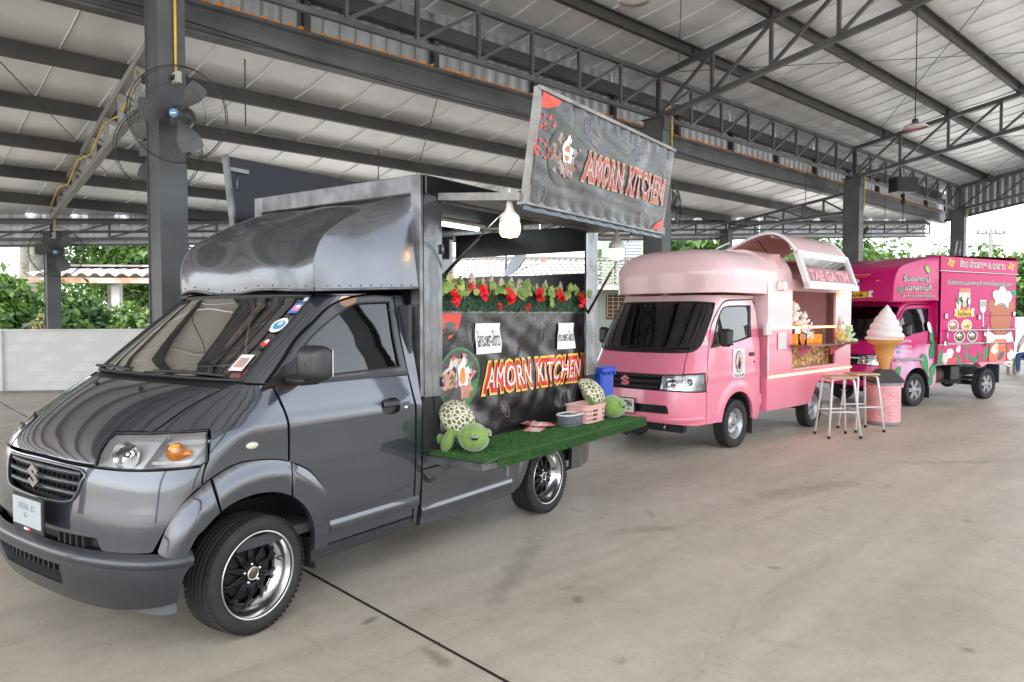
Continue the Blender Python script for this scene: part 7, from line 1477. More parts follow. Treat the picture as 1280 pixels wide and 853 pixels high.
mb = MB(); mb.lathe([(.209, .05), (.213, .56)], 36); part('barrel_core', mb, mat('mortar_pink', (.66, .32, .33), .7), t)
mb = MB(); mb.lathe([(.216, .56), (.222, .575), (.218, .595), (0, .598)], 36); part('barrel_rim', mb, MATS['barrel_grey'], t)
bp = mat('brick_pink', (.74, .36, .37), .55, var=.10, vs=12); rnd = random.Random(2)
for r_ in range(11):
    for c in range(11):
        a0 = 2*pi*(c+(.5 if r_ % 2 else 0))/11+.012; a1 = a0+2*pi/11-.024; z0 = .053+r_*.0462; z1 = z0+.0432; mb = MB(); V = []
        for i in range(4):
            a = a0+(a1-a0)*i/3
            for rr_, zz in ((.213, z0), (.2165, z0+.003), (.2165, z1-.003), (.213, z1)): V.append((rr_*cos(a), rr_*sin(a), zz))
        mb.add(V, [(i*4+j, (i+1)*4+j, (i+1)*4+j+1, i*4+j+1) for i in range(3) for j in range(3)]); part('brick', mb, bp, t, fix=False)
# ================================================================= outside: wall, trees, sheds, houses, sky line
rg = np.random.default_rng(4)
def leaves_mesh(name, C, Nn, S, mats, mi, asp=.55, droop=0.):
    """C centres (n,3), Nn normals (n,3), S sizes; four-vertex leaves folded on the midrib"""
    n = len(C); Nn = Nn/np.linalg.norm(Nn, axis=1, keepdims=True); r = rg.normal(size=(n, 3)); a = np.cross(Nn, r); a /= np.linalg.norm(a, axis=1, keepdims=True)+1e-9; a[:, 2] -= droop; b = np.cross(Nn, a); b /= np.linalg.norm(b, axis=1, keepdims=True)+1e-9; S = S[:, None]
    V = np.stack([C-a*S, C+b*S*asp+Nn*S*.25, C+a*S, C-b*S*asp+Nn*S*.25], 1).reshape(-1, 3)
    me = bpy.data.meshes.new(name); me.vertices.add(4*n); me.vertices.foreach_set('co', V.ravel()); me.loops.add(4*n); me.loops.foreach_set('vertex_index', np.arange(4*n)); me.polygons.add(n); me.polygons.foreach_set('loop_start', np.arange(0, 4*n, 4)); me.polygons.foreach_set('loop_total', np.full(n, 4))
    for m in mats: me.materials.append(m)
    me.polygons.foreach_set('material_index', mi); me.update(); me.validate(); return me
def leafm(name, c, tr=.5):
    m = bpy.data.materials.new(name); m.use_nodes = True; t = m.node_tree; b = t.nodes['Principled BSDF']; b.inputs['Base Color'].default_value = (*c, 1); b.inputs['Roughness'].default_value = .5
    o = t.nodes['Material Output']; tl = t.nodes.new('ShaderNodeBsdfTranslucent'); tl.inputs[0].default_value = (c[0]*1.6, c[1]*1.6, c[2]*.8, 1); mx = t.nodes.new('ShaderNodeMixShader'); mx.inputs[0].default_value = .35
    t.links.new(b.outputs[0], mx.inputs[1]); t.links.new(tl.outputs[0], mx.inputs[2]); t.links.new(mx.outputs[0], o.inputs[0]); return m
LM = [leafm('leaf_mid_green', (.055, .12, .028)), leafm('leaf_bright_green', (.10, .19, .04)), leafm('leaf_dark_green', (.025, .065, .02))]
bark = mat('tree_bark', (.16, .13, .10), .9, var=.3, vs=6)
def tree(label, x, y, h, rad, zc, rz_, ncl=60, per=70, ls=.11, cat='tree', name='leafy_tree', group=None, trunk=.14, mix=(.5, .3, .2), crz=0.):
    t = thing(name, label, cat, (x, y, -.06), 0, group)
    mb = MB(); tips = []
    top = zc*1.0; mb.pipe([(0, 0, 0), (.05*h, .02*h, top*.5), (.02*h, -.02*h, top)], [trunk, trunk*.75, trunk*.4], 8)
    cl = []
    for i in range(ncl):
        u = rg.normal(size=3); u /= np.linalg.norm(u); q = rg.random()**.45; c = u*np.array([rad, rad, rz_])*q; c[2] += zc; c[:2] *= 1+.15*math.sin(i*1.7); cl.append(c)
    for i in range(0, ncl, max(1, ncl//12)):
        c = cl[i]; s = Vector((.02*h, 0, top*(.55+.4*rg.random()))); mb.pipe([s, (s+Vector(c))*.5+Vector((0, 0, -.1*rad)), Vector(c)], [trunk*.4, trunk*.25, trunk*.1], 6)
    part('trunk', mb, bark, t)
    C = []; N = []; MI_ = []
    for c in cl:
        r = rad*(.20+.14*rg.random()); d = rg.normal(size=(per, 3))*r*.55; C.append(c+d); n = d/(np.linalg.norm(d, axis=1, keepdims=True)+1e-6)+rg.normal(size=(per, 3))*.5+np.array([0, 0, .5]); N.append(n); tone = rg.random(); mx_ = np.array(mix)*np.array([1, .2+2.2*tone, .2+2.2*(1-tone)]); MI_.append(rg.choice(3, per, p=mx_/mx_.sum()))
    C = np.concatenate(C); N = np.concatenate(N); n = len(C)
    me = leaves_mesh('crown', C, N, ls*(.6+.7*rg.random(n)), LM, np.concatenate(MI_), droop=.3); part('crown', None, None, t, me=me, fix=False); return t
GT = 'trees and bushes behind the white wall'
tree('dense bright green bush behind the wall at the left edge of the view', -16.4, 19.2, 3.4, 2.0, 2.2, 1.8, 95, 90, .13, 'bush', 'bush', GT, .1)
tree('broad leaved bush behind the wall left of the grey post', -13.5, 18.2, 2.7, 1.5, 1.55, 1.2, 80, 90, .13, 'bush', 'bush', GT, .1, (.35, .55, .1))
tree('darker bush behind the wall right of the grey post', -11.1, 18.3, 2.3, 1.2, 1.25, .85, 55, 80, .10, 'bush', 'bush', GT, .1, (.5, .1, .4))
tree('low light green shrub behind the wall in front of the shed posts', -9.2, 18.6, 1.7, .9, 1.1, .7, 40, 80, .08, 'bush', 'bush', GT, .06, (.3, .6, .1))
tree('feathery tree rising above the shed roof', -13.9, 27.5, 5.5, 2.3, 3.35, 1.3, 120, 90, .12, 'tree', 'leafy_tree', GT, .16, (.35, .5, .15))
tree('tall tree with small pale leaves behind the right end of the shed', -10.0, 28.5, 5, 1.8, 3.0, 1.2, 60, 80, .12, 'tree', 'leafy_tree', GT, .16, (.3, .6, .1))
tree('tree behind the shed seen between the two shed posts', -10.3, 25.5, 3.5, 1.4, 1.9, 1.2, 40, 80, .10, 'tree', 'leafy_tree', GT, .12)
GR = 'trees on the far side to the right'
for i, (x, y, h, r, zc, rz_, lb) in enumerate(((24, 58, 8, 5.5, 4.6, 3.2, 'large green tree far behind the gap between two hall pillars'), (31, 62, 8, 5., 4.3, 3.2, 'rounded green tree far behind the magenta truck roof'), (38, 60, 7, 4.5, 3.8, 3., 'green tree far behind the last hall pillar'), (43, 56, 7, 4., 4., 3., 'pale green tree beside the distant utility pole'), (40.5, 50, 6, 3.2, 3.1, 2.4, 'low dark tree behind the far white wall'))):
    tree(lb, x, y, h, r, zc, rz_, 70, 70, .30, 'tree', 'leafy_tree', GR, .25, (.45, .45, .1))
# wooded hill as one mass
n = 26000; X = rg.uniform(15, 110, n); Y = rg.uniform(110, 130, n); hz = 7+6*np.sin(X*.045+.6)+1.5*np.sin(X*.3)+1.0*np.sin(X*.9); Z = hz*rg.random(n)**.5
me = leaves_mesh('wooded_hill', np.stack([X, Y, Z], 1), rg.normal(size=(n, 3))+np.array([0, -1, .8]), .5+.8*rg.random(n), LM, rg.choice(3, n)); o = part('wooded_hill', None, None, None, me=me, fix=False); o['kind'] = 'stuff'
# palms
def palm(label, x, y, h, lean, n=16, L=2.6):
    t = thing('palm_tree', label, 'palm tree', (x, y, -.06), 0, GT); mb = MB(); P = [(lean*(k/10)**2, 0, h*k/10) for k in range(11)]; mb.pipe(P, [.30-.012*k for k in range(11)], 10); part('trunk', mb, mat('palm_bark', (.20, .18, .16), .9, var=.25, vs=5), t)
    for i in range(n):
        a = 2*pi*i/n; mb = MB(); pts = [(lean+L*k/8*cos(a)*(1-.04*k), L*k/8*sin(a), h+1.0*sin(pi*k/9)*(.9 if i % 2 else .3)-.045*k*k*(.5 if i % 2 else 1)) for k in range(9)]; mb.pipe(pts, .02, 4)
        for k in range(1, 9):
            for s in (-1, 1):
                p = Vector(pts[k]); d = (Vector(pts[k])-Vector(pts[k-1])).normalized(); sd_ = d.cross(Vector((0, 0, 1))).normalized()*s
                for j in range(3): q = p-d*(L/8*j/3); e = q+sd_*.55+d*.25-Vector((0, 0, .25)); mb.add([q, q+d*.06, e], [(0, 1, 2)])
        part('frond', mb, LM[i % 3], t, fix=False)
palm('tall palm with a thick grey trunk behind the bushes', -15.9, 24.5, 6.3, .1); palm('distant palm at the left edge of the view', -22, 33, 7.5, .2)
# banana plant
t = thing('banana_plant', 'banana plant with torn upright leaves at the far left above the wall', 'banana plant', (-16.3, 21.6, -.06))
mb = MB(); mb.pipe([(0, 0, 0), (.05, 0, 2.4)], [.13, .08], 8); part('stem', mb, mat('banana_stem', (.16, .2, .08), .7), t)
for i in range(8):
    a = i*2.4; L = 1.5; mb = MB(); V = []; F = []
    for k in range(9):
        q = k/8; c = Vector((L*q*cos(a)*.6, L*q*sin(a)*.6, 2.3+1.5*q-.9*q*q)); w_ = .26*sin(pi*min(.97, q*.9+.08)); s = Vector((-sin(a), cos(a), 0)); V += [c-s*w_-Vector((0, 0, .06)), c, c+s*w_-Vector((0, 0, .06))]
    for k in range(8): F += [(3*k, 3*k+1, 3*k+4, 3*k+3), (3*k+1, 3*k+2, 3*k+5, 3*k+4)]
    mb.add(V, F, 0, True); part('leaf', mb, LM[1], t, fix=False)
mb = MB(); rnd = random.Random(9)
for j in range(5): mb.pipe([(.0+.1*j, 0, 0), (.1*j+.05, .02, .6), (.1*j-.05, 0, 1.1+.2*rnd.random())], .012, 4)
for i in range(90): leafq(mb, (rnd.uniform(-.1, .6), rnd.gauss(0, .05), .5+.9*rnd.random()), (rnd.gauss(0, 1), -1, rnd.gauss(0, .5)), .05, 0, rnd, .35)
solo('croton_shrub', mb, mat('croton_red', (.42, .14, .06), .6, col2=(.30, .28, .08), vs=4), 'thin orange red shrub standing behind the wall beside the grey post', 'shrub', (-10.35, 15.9, .2), 0, fix=False)
# white block wall
wall = thing('boundary_wall', 'low white painted block wall along the back of the hall', 'wall', (-17.5, 13.24, 0), math.atan2(.46, 2.79))
bw_ = mat('whitewashed_block', (.72, .72, .70), .85, var=.13, vs=1.1, bump=.15, bs=20)
mb = MB(); mb.box((7.3, .0, .585), (14.6, .106, 1.29)); part('wall_core', mb, mat('mortar_white', (.70, .70, .68), .9), wall)
bm_ = MB().box((0, 0, 0), (.393, .11, .193), 0, .004).mesh('block', bw_)
for r_ in range(6):
    for c in range(37):
        x = .2+.3975*c-(.2 if r_ % 2 else 0)
        if x < .2: continue
        o = link(bpy.data.objects.new('block', bm_), wall); o.location = (x, .0008*((c*7+r_*3) % 5), .07+.1975*r_+.05)
mb = MB(); mb.box((7.3, 0, 1.238), (14.6, .16, .04), 0, .008); part('coping', mb, bw_, wall)
for x in (.6, 4.0, 7.42, 10.9, 14.2): mb = MB(); mb.box((x, -.02, .60), (.24, .22, 1.32), 0, .008); part('pier', mb, bw_, wall)
mb = MB(); mb.box((7.3, -.16, .0), (14.6, .16, .08)); part('wall_kerb', mb, mat('grey_kerb', (.22, .22, .21), .9, var=.2, vs=3), wall)
# shed behind the wall
t = thing('open_shed', 'open shed with rusty corrugated tile roof on white posts behind the wall', 'shed', (-11.4, 21.8, -.05), radians(6))
rt_ = mat('weathered_tile', (.30, .28, .27), .85, var=.3, vs=2.5)
def corr_roof(L, D, z0, z1, pitch=.18, amp=.045):
    mb = MB(); n = int(L/pitch*6); mb.grid(lambda u, v: (-L/2+L*u, -D/2+D*v, z0+(z1-z0)*v+amp*sin(2*pi*L*u/pitch)+.02*((v*4) % 1)), n, 8); return mb
part('roof', corr_roof(4.6, 2.6, 2.72, 3.05, .36, .05), rt_, t, fix=False)
mb = MB(); mb.box((0, -1.25, 2.56), (4.6, .06, .15)); mb.box((0, 1.2, 2.80), (4.6, .06, .15)); part('fascia', mb, mat('rusty_white', (.55, .50, .44), .7, col2=(.34, .15, .07), vs=2.2), t)
mb = MB(); mb.box((-.2, 1.1, 3.1), (4.6, .8, .06)); part('ridge', mb, rt_, t)
for x, y in ((.05, -1.0), (1.55, -1.0), (-1.9, -1.0), (1.3, 1.0), (-.9, 1.0)): mb = MB(); mb.box((x, y, 1.25), (.22, .22, 2.5)); part('post', mb, mat('post_cream', (.55, .53, .48), .8, var=.1, vs=3), t)
mb = MB(); mb.box((1.3, .6, 1.6), (1.5, .05, .9)); part('timber_screen', mb, mat('old_timber', (.12, .06, .04), .85, var=.3, vs=9), t)
mb = MB(); mb.pipe([(.2, -.9, 1.62), (1.5, -.9, 1.62)], .03, 6); part('rail', mb, steel, t)
mb = MB(); mb.grid(lambda u, v: (.25+.5*u, -.95-.03*sin(12*u), 1.62-.55*v), 12, 4); solo('hanging_cloth', mb, mat('purple_cloth', (.25, .15, .38), .9), 'purple cloth hanging on the rail of the open shed', 'cloth', (-11.4, 21.8, -.05), radians(6), fix=False)
# houses behind
t = thing('tiled_house', 'pale green house with a weathered grey tile roof behind the trucks', 'house', (2.0, 24.5, -.05), radians(4))
gw = mat('pale_green_render', (.34, .40, .34), .85, var=.06, vs=1.5)
mb = MB(); mb.box((1.2, 2.0, 1.25), (7.2, 3.6, 2.5)); part('wall', mb, gw, t)
tl_ = mat('cement_roof_tile', (.17, .157, .145), .85, var=.22, vs=3)
bmT = MB(); bmT.grid(lambda u, v: (-.21+.42*u, -.30+.60*v, .035*abs(sin(pi*2*u))+.10*v), 8, 2); tm = bmT.mesh('roof_tile', tl_)
for r_ in range(9):
    for c in range(24):
        o = link(bpy.data.objects.new('roof_tile', tm), t); o.location = (-4.2+.42*c, -1.35+.5*r_, 2.50+.135*r_+.004*(c % 3))
mb = MB(); mb.box((.7, -1.62, 2.45), (10.4, .05, .12)); part('fascia', mb, white, t)
mb = MB(); mb.box((.7, 3.0, 3.70), (10.2, .3, .12)); part('ridge', mb, tl_, t)
mb = MB(); mb.box((1.52, .18, 1.85), (.62, .06, .82)); vb = part('vent_panel', mb, mat('vent_brown', (.10, .06, .045), .8), t)
for i in range(3):
    for j in range(6): mb = MB(); mb.box((1.33+.19*i, .13, 1.52+.132*j), (.17, .06, .02)); mb.box((1.24+.19*i, .13, 1.58+.132*j), (.02, .06, .11)); part('vent_block', mb, mat('vent_cream', (.55, .42, .30), .8), vb)
t = thing('green_building', 'taller pale building with a lime green window frame beside a hall pillar', 'building', (4.6, 30, -.05), 0)
mb = MB(); mb.box((.6, 1.5, 2.6), (2.3, 3, 5.2)); part('wall', mb, mat('mint_render', (.24, .33, .25), .8), t)
mb = MB(); mb.box((.20, -.03, 3.9), (1.15, .08, 1.9)); wn = part('window', mb, mat('louvre_grey', (.42, .46, .47), .4), t)
for x in (-.40, .80): mb = MB(); mb.box((x, -.06, 3.9), (.12, .12, 2.0)); part('frame', mb, mat('lime_frame', (.38, .60, .10), .5), wn)
for z in (2.9, 4.9): mb = MB(); mb.box((.20, -.06, z), (1.1, .11, .12)); part('frame', mb, MATS['lime_frame'], wn)
for i in range(14): mb = MB(); mb.box((.20, -.08, 3.05+.13*i), (1.0, .05, .03)); part('louvre', mb, MATS['louvre_grey'], wn)
t = thing('satellite_dish', 'dark mesh satellite dish on a pole over the tiled roof', 'satellite dish', (.45, 23.4, 0))
mb = MB(); mb.pipe([(-.65, .6, 2.6), (-.65, .6, 3.9)], .04, 8); part('mast', mb, steel, t); mb = MB(); mb.mtx(Matrix.Translation((-.2, .2, 3.15)) @ Matrix.Rotation(radians(-55), 4, 'Y') @ Matrix.Rotation(radians(20), 4, 'X')); mb.lathe([(0, 0), (.25, .03), (.48, .12), (.55, .17)], 24); part('dish', mb, mat('dish_grey', (.08, .09, .10), .5), t, fix=False)
mb = MB(); mb.pipe([(-.15, .15, 3.0), (.55, -.1, 3.25)], .015, 6); mb.box((.58, -.1, 3.27), (.12, .1, .1)); part('feed_arm', mb, mat('feed_red', (.5, .2, .15), .5), t)
t = thing('tv_aerial', 'thin pair of aerial poles standing on the tiled roof', 'aerial', (3.6, 25.6, 2.9)); mb = MB(); mb.pipe([(0, 0, -.4), (0, 0, 1.2)], .03, 6); part('pole', mb, steel, t); mb = MB(); mb.pipe([(.35, 0, -.4), (.35, 0, 1.0)], .025, 6); part('pole', mb, steel, t)
# utility poles and wires
def upole(x, y, h, lb):
    t = thing('utility_pole', lb, 'utility pole', (x, y, -.06), 0, 'utility poles'); pm_ = mat('concrete_pole', (.15, .15, .145), .9); mb = MB(); mb.pipe([(0, 0, 0), (0, 0, h)], [.16, .10], 8); part('pole', mb, pm_, t)
    for z in (h-.3, h-1.0): mb = MB(); mb.bar((-.9, 0, z), (.9, 0, z), .1, .1); part('crossarm', mb, pm_, t)
    for x_ in (-.8, -.3, .3, .8): mb = MB(); mb.lathe([(0, 0), (.06, 0), (.05, .2), (0, .22)], 8); o = part('insulator', mb, mat('insulator_brown', (.15, .07, .05), .3), t); o.location = (x_, 0, h-.25)
    return t
upole(29.4, 45, 6.9, 'concrete utility pole right of the last hall pillar'); upole(9.5, 60, 9.2, 'distant utility pole seen between the pink truck and a hall pillar')
for i, (p, q) in enumerate((((29.4, 45, 6.5), (75, 52, 7.2)), ((29.4, 45, 5.8), (75, 50, 6.2)), ((29.4, 45, 6.5), (9.5, 60, 8.6)), ((-8, 62, 7.2), (9.5, 60, 8.0)), ((-30, 40, 5.6), (-8, 62, 7.2)))):
    P = [tuple(Vector(p).lerp(Vector(q), k/12)-Vector((0, 0, .8*sin(pi*k/12)))) for k in range(13)]; mb = MB(); mb.pipe(P, .022, 4); solo('power_cable', mb, blackm, ('sagging power cable, upper one running right from the near pole', 'sagging power cable, lower one running right from the near pole', 'power cable running from the near pole to the distant pole', 'power cable running left from the distant pole', 'power cable far left beyond the palms')[i], 'cable', fix=False)
# far wall and parapet at the right
mb = MB(); mb.box((0, 0, .75), (16, .15, 1.5)); solo('far_wall', mb, bw_, 'white wall in the distance at the right edge of the view', 'wall', (32, 36, -.06), radians(8))
t = thing('far_shelter', 'low brown roofed shelter in the distance at the right edge', 'shelter', (34.5, 41, -.06)); mb = MB(); mb.prism([(-3, 2.5), (3, 2.5), (0, 3.5)], 5, 0, 'y', -2.5); part('roof', mb, mat('brown_roof', (.20, .12, .09), .8), t)
for x in (-2.7, 2.7): mb = MB(); mb.box((x, -2.2, 1.25), (.15, .15, 2.5)); part('post', mb, MATS['post_cream'], t)
# seated person at the right edge
def figure(name, label, cat, loc, rz, J, Eg, R, shirt, trousers, skin, hair, head, seat_h=.45):
    t = thing(name, label, cat, loc, rz)
    def skinned(nm, keys, m):
        idx = {k: i for i, k in enumerate(keys)}; me = bpy.data.meshes.new(nm); me.from_pydata([J[k] for k in keys], [(idx[a], idx[b]) for a, b in Eg if a in idx and b in idx], [])
        o = bpy.data.objects.new(nm, me); COL.objects.link(o); md = o.modifiers.new('s', 'SKIN'); md.use_smooth_shade = True; sk = me.skin_vertices[0]
        for k in keys: v = sk.data[idx[k]]; r = R[k]; v.radius = r if isinstance(r, tuple) else (r, r); v.use_root = False
        sk.data[0].use_root = True; sb = o.modifiers.new('d', 'SUBSURF'); sb.levels = 2; sb.render_levels = 2
        bpy.context.view_layer.update(); me2 = bpy.data.meshes.new_from_object(o.evaluated_get(bpy.context.evaluated_depsgraph_get())); bpy.data.objects.remove(o); me2.materials.clear(); me2.materials.append(m)
        for p in me2.polygons: p.use_smooth = True
        return me2
    body = skinned('body', ['pel', 'waist', 'chest', 'neck', 'headb', 'shL', 'elL', 'wrL', 'haL', 'shR', 'elR', 'wrR', 'haR', 'hipL', 'knL', 'anL', 'toL', 'hipR', 'knR', 'anR', 'toR'], skin); part('body', None, None, t, me=body, fix=False)
    save = dict(R); 
    for k in ('pel', 'waist', 'chest', 'shL', 'shR', 'elL', 'elR', 'hipL', 'hipR', 'knL', 'knR', 'anL', 'anR'): r = R[k]; R[k] = (r[0]*1.13, r[1]*1.13) if isinstance(r, tuple) else r*1.17
    part('shirt', None, None, t, me=skinned('shirt', ['pel', 'waist', 'chest', 'shL', 'elL', 'shR', 'elR'], shirt), fix=False); part('trousers', None, None, t, me=skinned('trousers', ['pel', 'hipL', 'knL', 'anL', 'hipR', 'knR', 'anR'], trousers), fix=False)
    hx, hy, hz_ = head; mb = MB(); mb.ball((hx, hy, hz_), (.078, .092, .115)); mb.ball((hx, hy-.09, hz_-.02), (.014, .02, .022)); mb.ball((hx-.078, hy, hz_-.02), (.012, .02, .03)); mb.ball((hx+.078, hy, hz_-.02), (.012, .02, .03)); hd_ = part('head', mb, skin, t)
    mb = MB(); mb.ball((hx, hy+.02, hz_+.025), (.092, .100, .112)); mb.ball((hx, hy+.06, hz_-.05), (.07, .06, .09)); part('hair', mb, hair, hd_)
    for s in (-1, 1): mb = MB(); mb.ball((hx+s*.03, hy-.083, hz_+.005), (.012, .008, .008)); part('eye', mb, inkm, hd_)
    mb = MB(); mb.ball((hx, hy-.088, hz_-.055), (.022, .008, .006)); part('mouth', mb, mat('lip', (.4, .12, .1), .6), hd_)
    for s, w_, h_ in (('L', 'wrL', 'haL'), ('R', 'wrR', 'haR')):
        a = Vector(J[w_]); b = Vector(J[h_]); d = (b-a).normalized(); sd_ = d.cross(Vector((0, 0, 1))).normalized()
        for f in range(4): q = b+sd_*(-.027+.018*f); L = (.058, .068, .064, .05)[f]; mb = MB(); mb.pipe([q, q+d*L*.5-Vector((0, 0, .006)), q+d*L-Vector((0, 0, .022))], [.009, .0085, .007], 6); part('finger', mb, skin, t)
        mb = MB(); q = a.lerp(b, .45); mb.pipe([q+sd_*.03, q+sd_*.052+d*.03, q+sd_*.055+d*.055], [.010, .010, .008], 6); part('thumb', mb, skin, t)
    return t
sk_m, hr_m = mat('skin_tan', (.42, .24, .15), .55), mat('black_hair', (.012, .010, .009), .6)
J = dict(pel=(0, 0, .52), waist=(0, -.03, .68), chest=(0, -.09, .90), neck=(0, -.13, 1.06), headb=(0, -.17, 1.14), shL=(-.17, -.09, .98), elL=(-.24, -.20, .74), wrL=(-.16, -.40, .64), haL=(-.13, -.47, .63), shR=(.17, -.09, .98), elR=(.24, -.20, .74), wrR=(.16, -.40, .64), haR=(.13, -.47, .63), hipL=(-.10, -.03, .50), knL=(-.14, -.45, .53), anL=(-.14, -.42, .09), toL=(-.15, -.58, .04), hipR=(.10, -.03, .50), knR=(.14, -.45, .53), anR=(.14, -.42, .09), toR=(.15, -.58, .04))
Eg = [('pel', 'waist'), ('waist', 'chest'), ('chest', 'neck'), ('neck', 'headb'), ('chest', 'shL'), ('shL', 'elL'), ('elL', 'wrL'), ('wrL', 'haL'), ('chest', 'shR'), ('shR', 'elR'), ('elR', 'wrR'), ('wrR', 'haR'), ('pel', 'hipL'), ('hipL', 'knL'), ('knL', 'anL'), ('anL', 'toL'), ('pel', 'hipR'), ('hipR', 'knR'), ('knR', 'anR'), ('anR', 'toR')]
Rr = dict(pel=(.15, .12), waist=(.13, .10), chest=(.15, .11), neck=.055, headb=.055, shL=.065, elL=.045, wrL=.03, haL=(.036, .018), shR=.065, elR=.045, wrR=.03, haR=(.036, .018), hipL=.09, knL=.062, anL=.038, toL=.035, hipR=.09, knR=.062, anR=.038, toR=.035)
figure('person', 'person with black hair in a white top and blue jeans sitting on a bench', 'person', (13.30, 18.6, 0), radians(-60), J, Eg, Rr, mat('white_tshirt', (.66, .64, .64), .9), mat('blue_denim', (.05, .12, .26), .9), sk_m, hr_m, (0, -.19, 1.23))
t = thing('bench', 'pale wooden bench under the seated person at the right edge', 'bench', (13.30, 18.6, 0), radians(-60)); wb = mat('bench_wood', (.40, .32, .24), .7)
for y in (-.14, .0, .14): mb = MB(); mb.box((0, y, .40), (1.2, .12, .03)); part('slat', mb, wb, t)
for x in (-.5, .5):
    for y in (-.15, .15): mb = MB(); mb.box((x, y, .19), (.06, .06, .38)); part('leg', mb, wb, t)
# ================================================================= fans, lamps and loudspeaker in the hall
def fan(M, r, label, tilt=0., rod_=None):
    t = thing('wall_fan', label, 'fan', (0, 0, 0), 0, 'industrial fans mounted on the pillars'); t.matrix_world = M       # faces local -y
    bk = mat('fan_black_wire', (.02, .02, .02), .5)
    mb = MB(); mb.pipe([(r*cos(a), -.03, r*sin(a)) for a in [2*pi*i/48 for i in range(49)]], .006, 6, cap=False); mb.pipe([(r*cos(a), .05, r*sin(a)) for a in [2*pi*i/48 for i in range(49)]], .004, 6, cap=False); part('cage_ring', mb, bk, t, fix=False)
    mb = MB()
    for i in range(110):
        a = 2*pi*i/110
        for s in (-1, 1):
            if s > 0 and i % 2: continue
            P = [(q*cos(a), (-.03-.09*(1-(q/r)**2)) if s < 0 else (.05+.12*(1-(q/r)**2)), q*sin(a)) for q in (.07*r if s < 0 else .18, r*.5, r*.8, r)]; mb.pipe(P, .0011, 3, cap=False, sm=False)
    for q in (.3, .62): 
        mb.pipe([(q*r*cos(a), -.035-.09*(1-q*q), q*r*sin(a)) for a in [2*pi*i/32 for i in range(33)]], .002, 3, cap=False)
    part('cage_wires', mb, bk, t, fix=False, kind='stuff')
    for k in range(3):
        mb = MB(); a0 = 2*pi*k/3+.9
        def bl(u, v): q = .10*r+.70*r*u; a = a0+(v-.5)*(.40+.42*sin(pi*u*.9)); return (q*cos(a), .005+.045*(v-.5)*2, q*sin(a))
        mb.grid(bl, 10, 6); part('blade', mb, mat('fan_blade_grey', (.11, .11, .11), .45, .3), t, fix=False)
    mb = MB(); mb.lathe([(0, -.02), (.05, -.02), (.06, .01), (.06, .04)], 16, 0, 'y'); mb.lathe([(0, .30), (.09, .29), (.11, .24), (.11, .10), (.08, .06), (0, .06)], 18, 0, 'y'); part('motor', mb, MATS['satin_black'], t)
    mb = MB(); mb.lathe([(0, -.128), (.040, -.127), (.043, -.12)], 20, 0, 'y'); bd = part('badge', mb, mat('badge_blue', (.12, .25, .45), .4), t); mb = MB(); mb.box((0, -.130, .0), (.045, .002, .010)); part('badge_print', mb, white, bd)
    mb = MB(); mb.pipe([(0, .22, 0), (0, .30, -.04), (0, .42, -.04)], .02, 8); mb.box((0, .42, -.04), (.12, .02, .16)); part('bracket', mb, MATS['satin_black'], t)
    mb = MB(); mb.pipe([(.02, .3, -.1), (.06, .1, -r*.6), (.05, .05, -r*.85), (-.02, .30, -.5)], .004, 4); part('cable', mb, blackm, t)
    return t
def FM(a, e, z, yaw, tilt=0.): p = HW(a, e, z); return Matrix.Translation(p) @ Matrix.Rotation(yaw, 4, 'Z') @ Matrix.Rotation(tilt, 4, 'X')
fan(FM(-.08, -.60, 3.50, radians(8), radians(7)), .46, 'large round wall fan on the near face of the left pillar')
fan(FM(.12, .66, 3.40, radians(188), radians(-6)), .46, 'round wall fan half hidden behind the left pillar')
p0 = HW(.63, 9.18-.62, 2.72); fan(FM(.60, 9.18-.62, 2.78, radians(20), radians(4)), .48, 'round wall fan on the small back post before the trees')
fan(FM(ROW+.55, .0, 3.62, radians(70), radians(-5)), .42, 'wall fan seen edge on beside the middle pillar'); fan(FM(2*ROW+.65, .1, 3.75, radians(100), 0), .46, 'wall fan beside the third pillar above the magenta truck')
bxm = mat('socket_beige', (.50, .48, .42), .6)
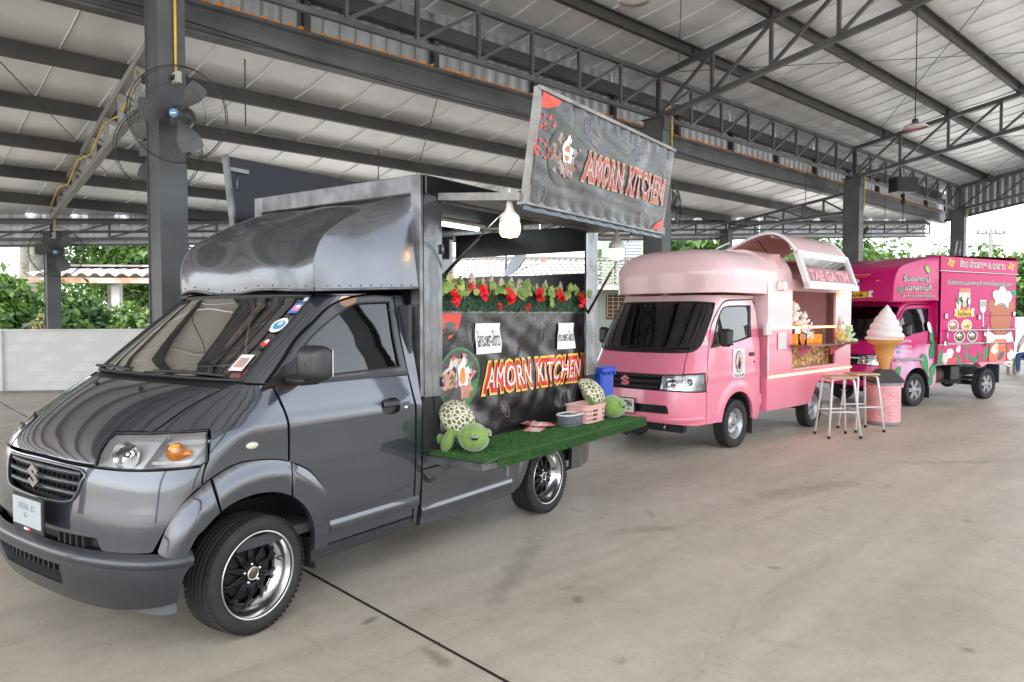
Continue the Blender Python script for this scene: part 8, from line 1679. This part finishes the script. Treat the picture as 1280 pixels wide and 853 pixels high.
for (a, e, z, lb) in ((.03, -.232, 3.96, 'switch box at the end of the yellow conduit on the left pillar'), (.63, 9.0, 3.14, 'small switch box above the fan on the back post')):
    p = HW(a, e, z); mb = MB(); mb.box((0, 0, 0), (.17, .06, .12), 0, .01); mb.box((0, -.035, .0), (.10, .02, .05), 1, .008); solo('switch_box', mb, [bxm, blackm], lb, 'switch box', p, HB-radians(90)+radians(0) if False else -(pi/2-HB)+0)
# pendant lamps and loudspeaker
def pend(a, e, z, lb, ztop):
    p = HW(a, e, z); t = thing('pendant_lamp', lb, 'lamp', p, 0, 'bay lamps hanging from the roof'); mb = MB(); mb.lathe([(.05, .07), (.08, .06), (.17, .02), (.19, 0), (.185, .0), (.16, .02), (.07, .05)], 28); part('shade', mb, alu, t); mb = MB(); mb.lathe([(0, .02), (.15, .02), (.16, .025)], 24); part('diffuser', mb, mat('lamp_diffuser', (.7, .7, .68), .5), t, fix=False); mb = MB(); mb.lathe([(.045, .06), (.05, .08), (.04, .13), (0, .14)], 16); part('housing', mb, MATS['satin_black'], t); mb = MB(); mb.pipe([(0, 0, .13), (0, 0, ztop-z)], .008, 5); part('chain', mb, blackm, t)
pend(4.0, -3.0, 5.02, 'hanging bay lamp at the top edge of the view', main_foil(-3.0)); pend(9.6, -4.0, 4.40, 'hanging bay lamp below the roof between the second and third truss', main_foil(-4.0))
p = HW(16.7, -1.35, 4.72); t = thing('loudspeaker', 'black box loudspeaker hanging on a chain from the third truss', 'loudspeaker', p, radians(10)); mb = MB(); mb.box((0, 0, 0), (.60, .34, .36), 0, .02); part('speaker_box', mb, black, t)
mb = MB(); mb.box((0, -.175, 0), (.54, .012, .30), 0, .004); part('speaker_grille', mb, mat('grille_cloth', (.03, .03, .03), .9), t); mb = MB(); mb.pipe([(-.1, 0, .18), (0, 0, .34), (.1, 0, .18)], .008, 5); mb.pipe([(0, 0, .34), (0, 0, .72)], .008, 5); part('chain', mb, blackm, t); mb = MB(); mb.pipe([(0, 0, -.18), (0, 0, -.95)], .010, 5); mb.ball((0, 0, -.4), (.05, .05, .08)); part('cable', mb, blackm, t)
bpy.context.view_layer.update()
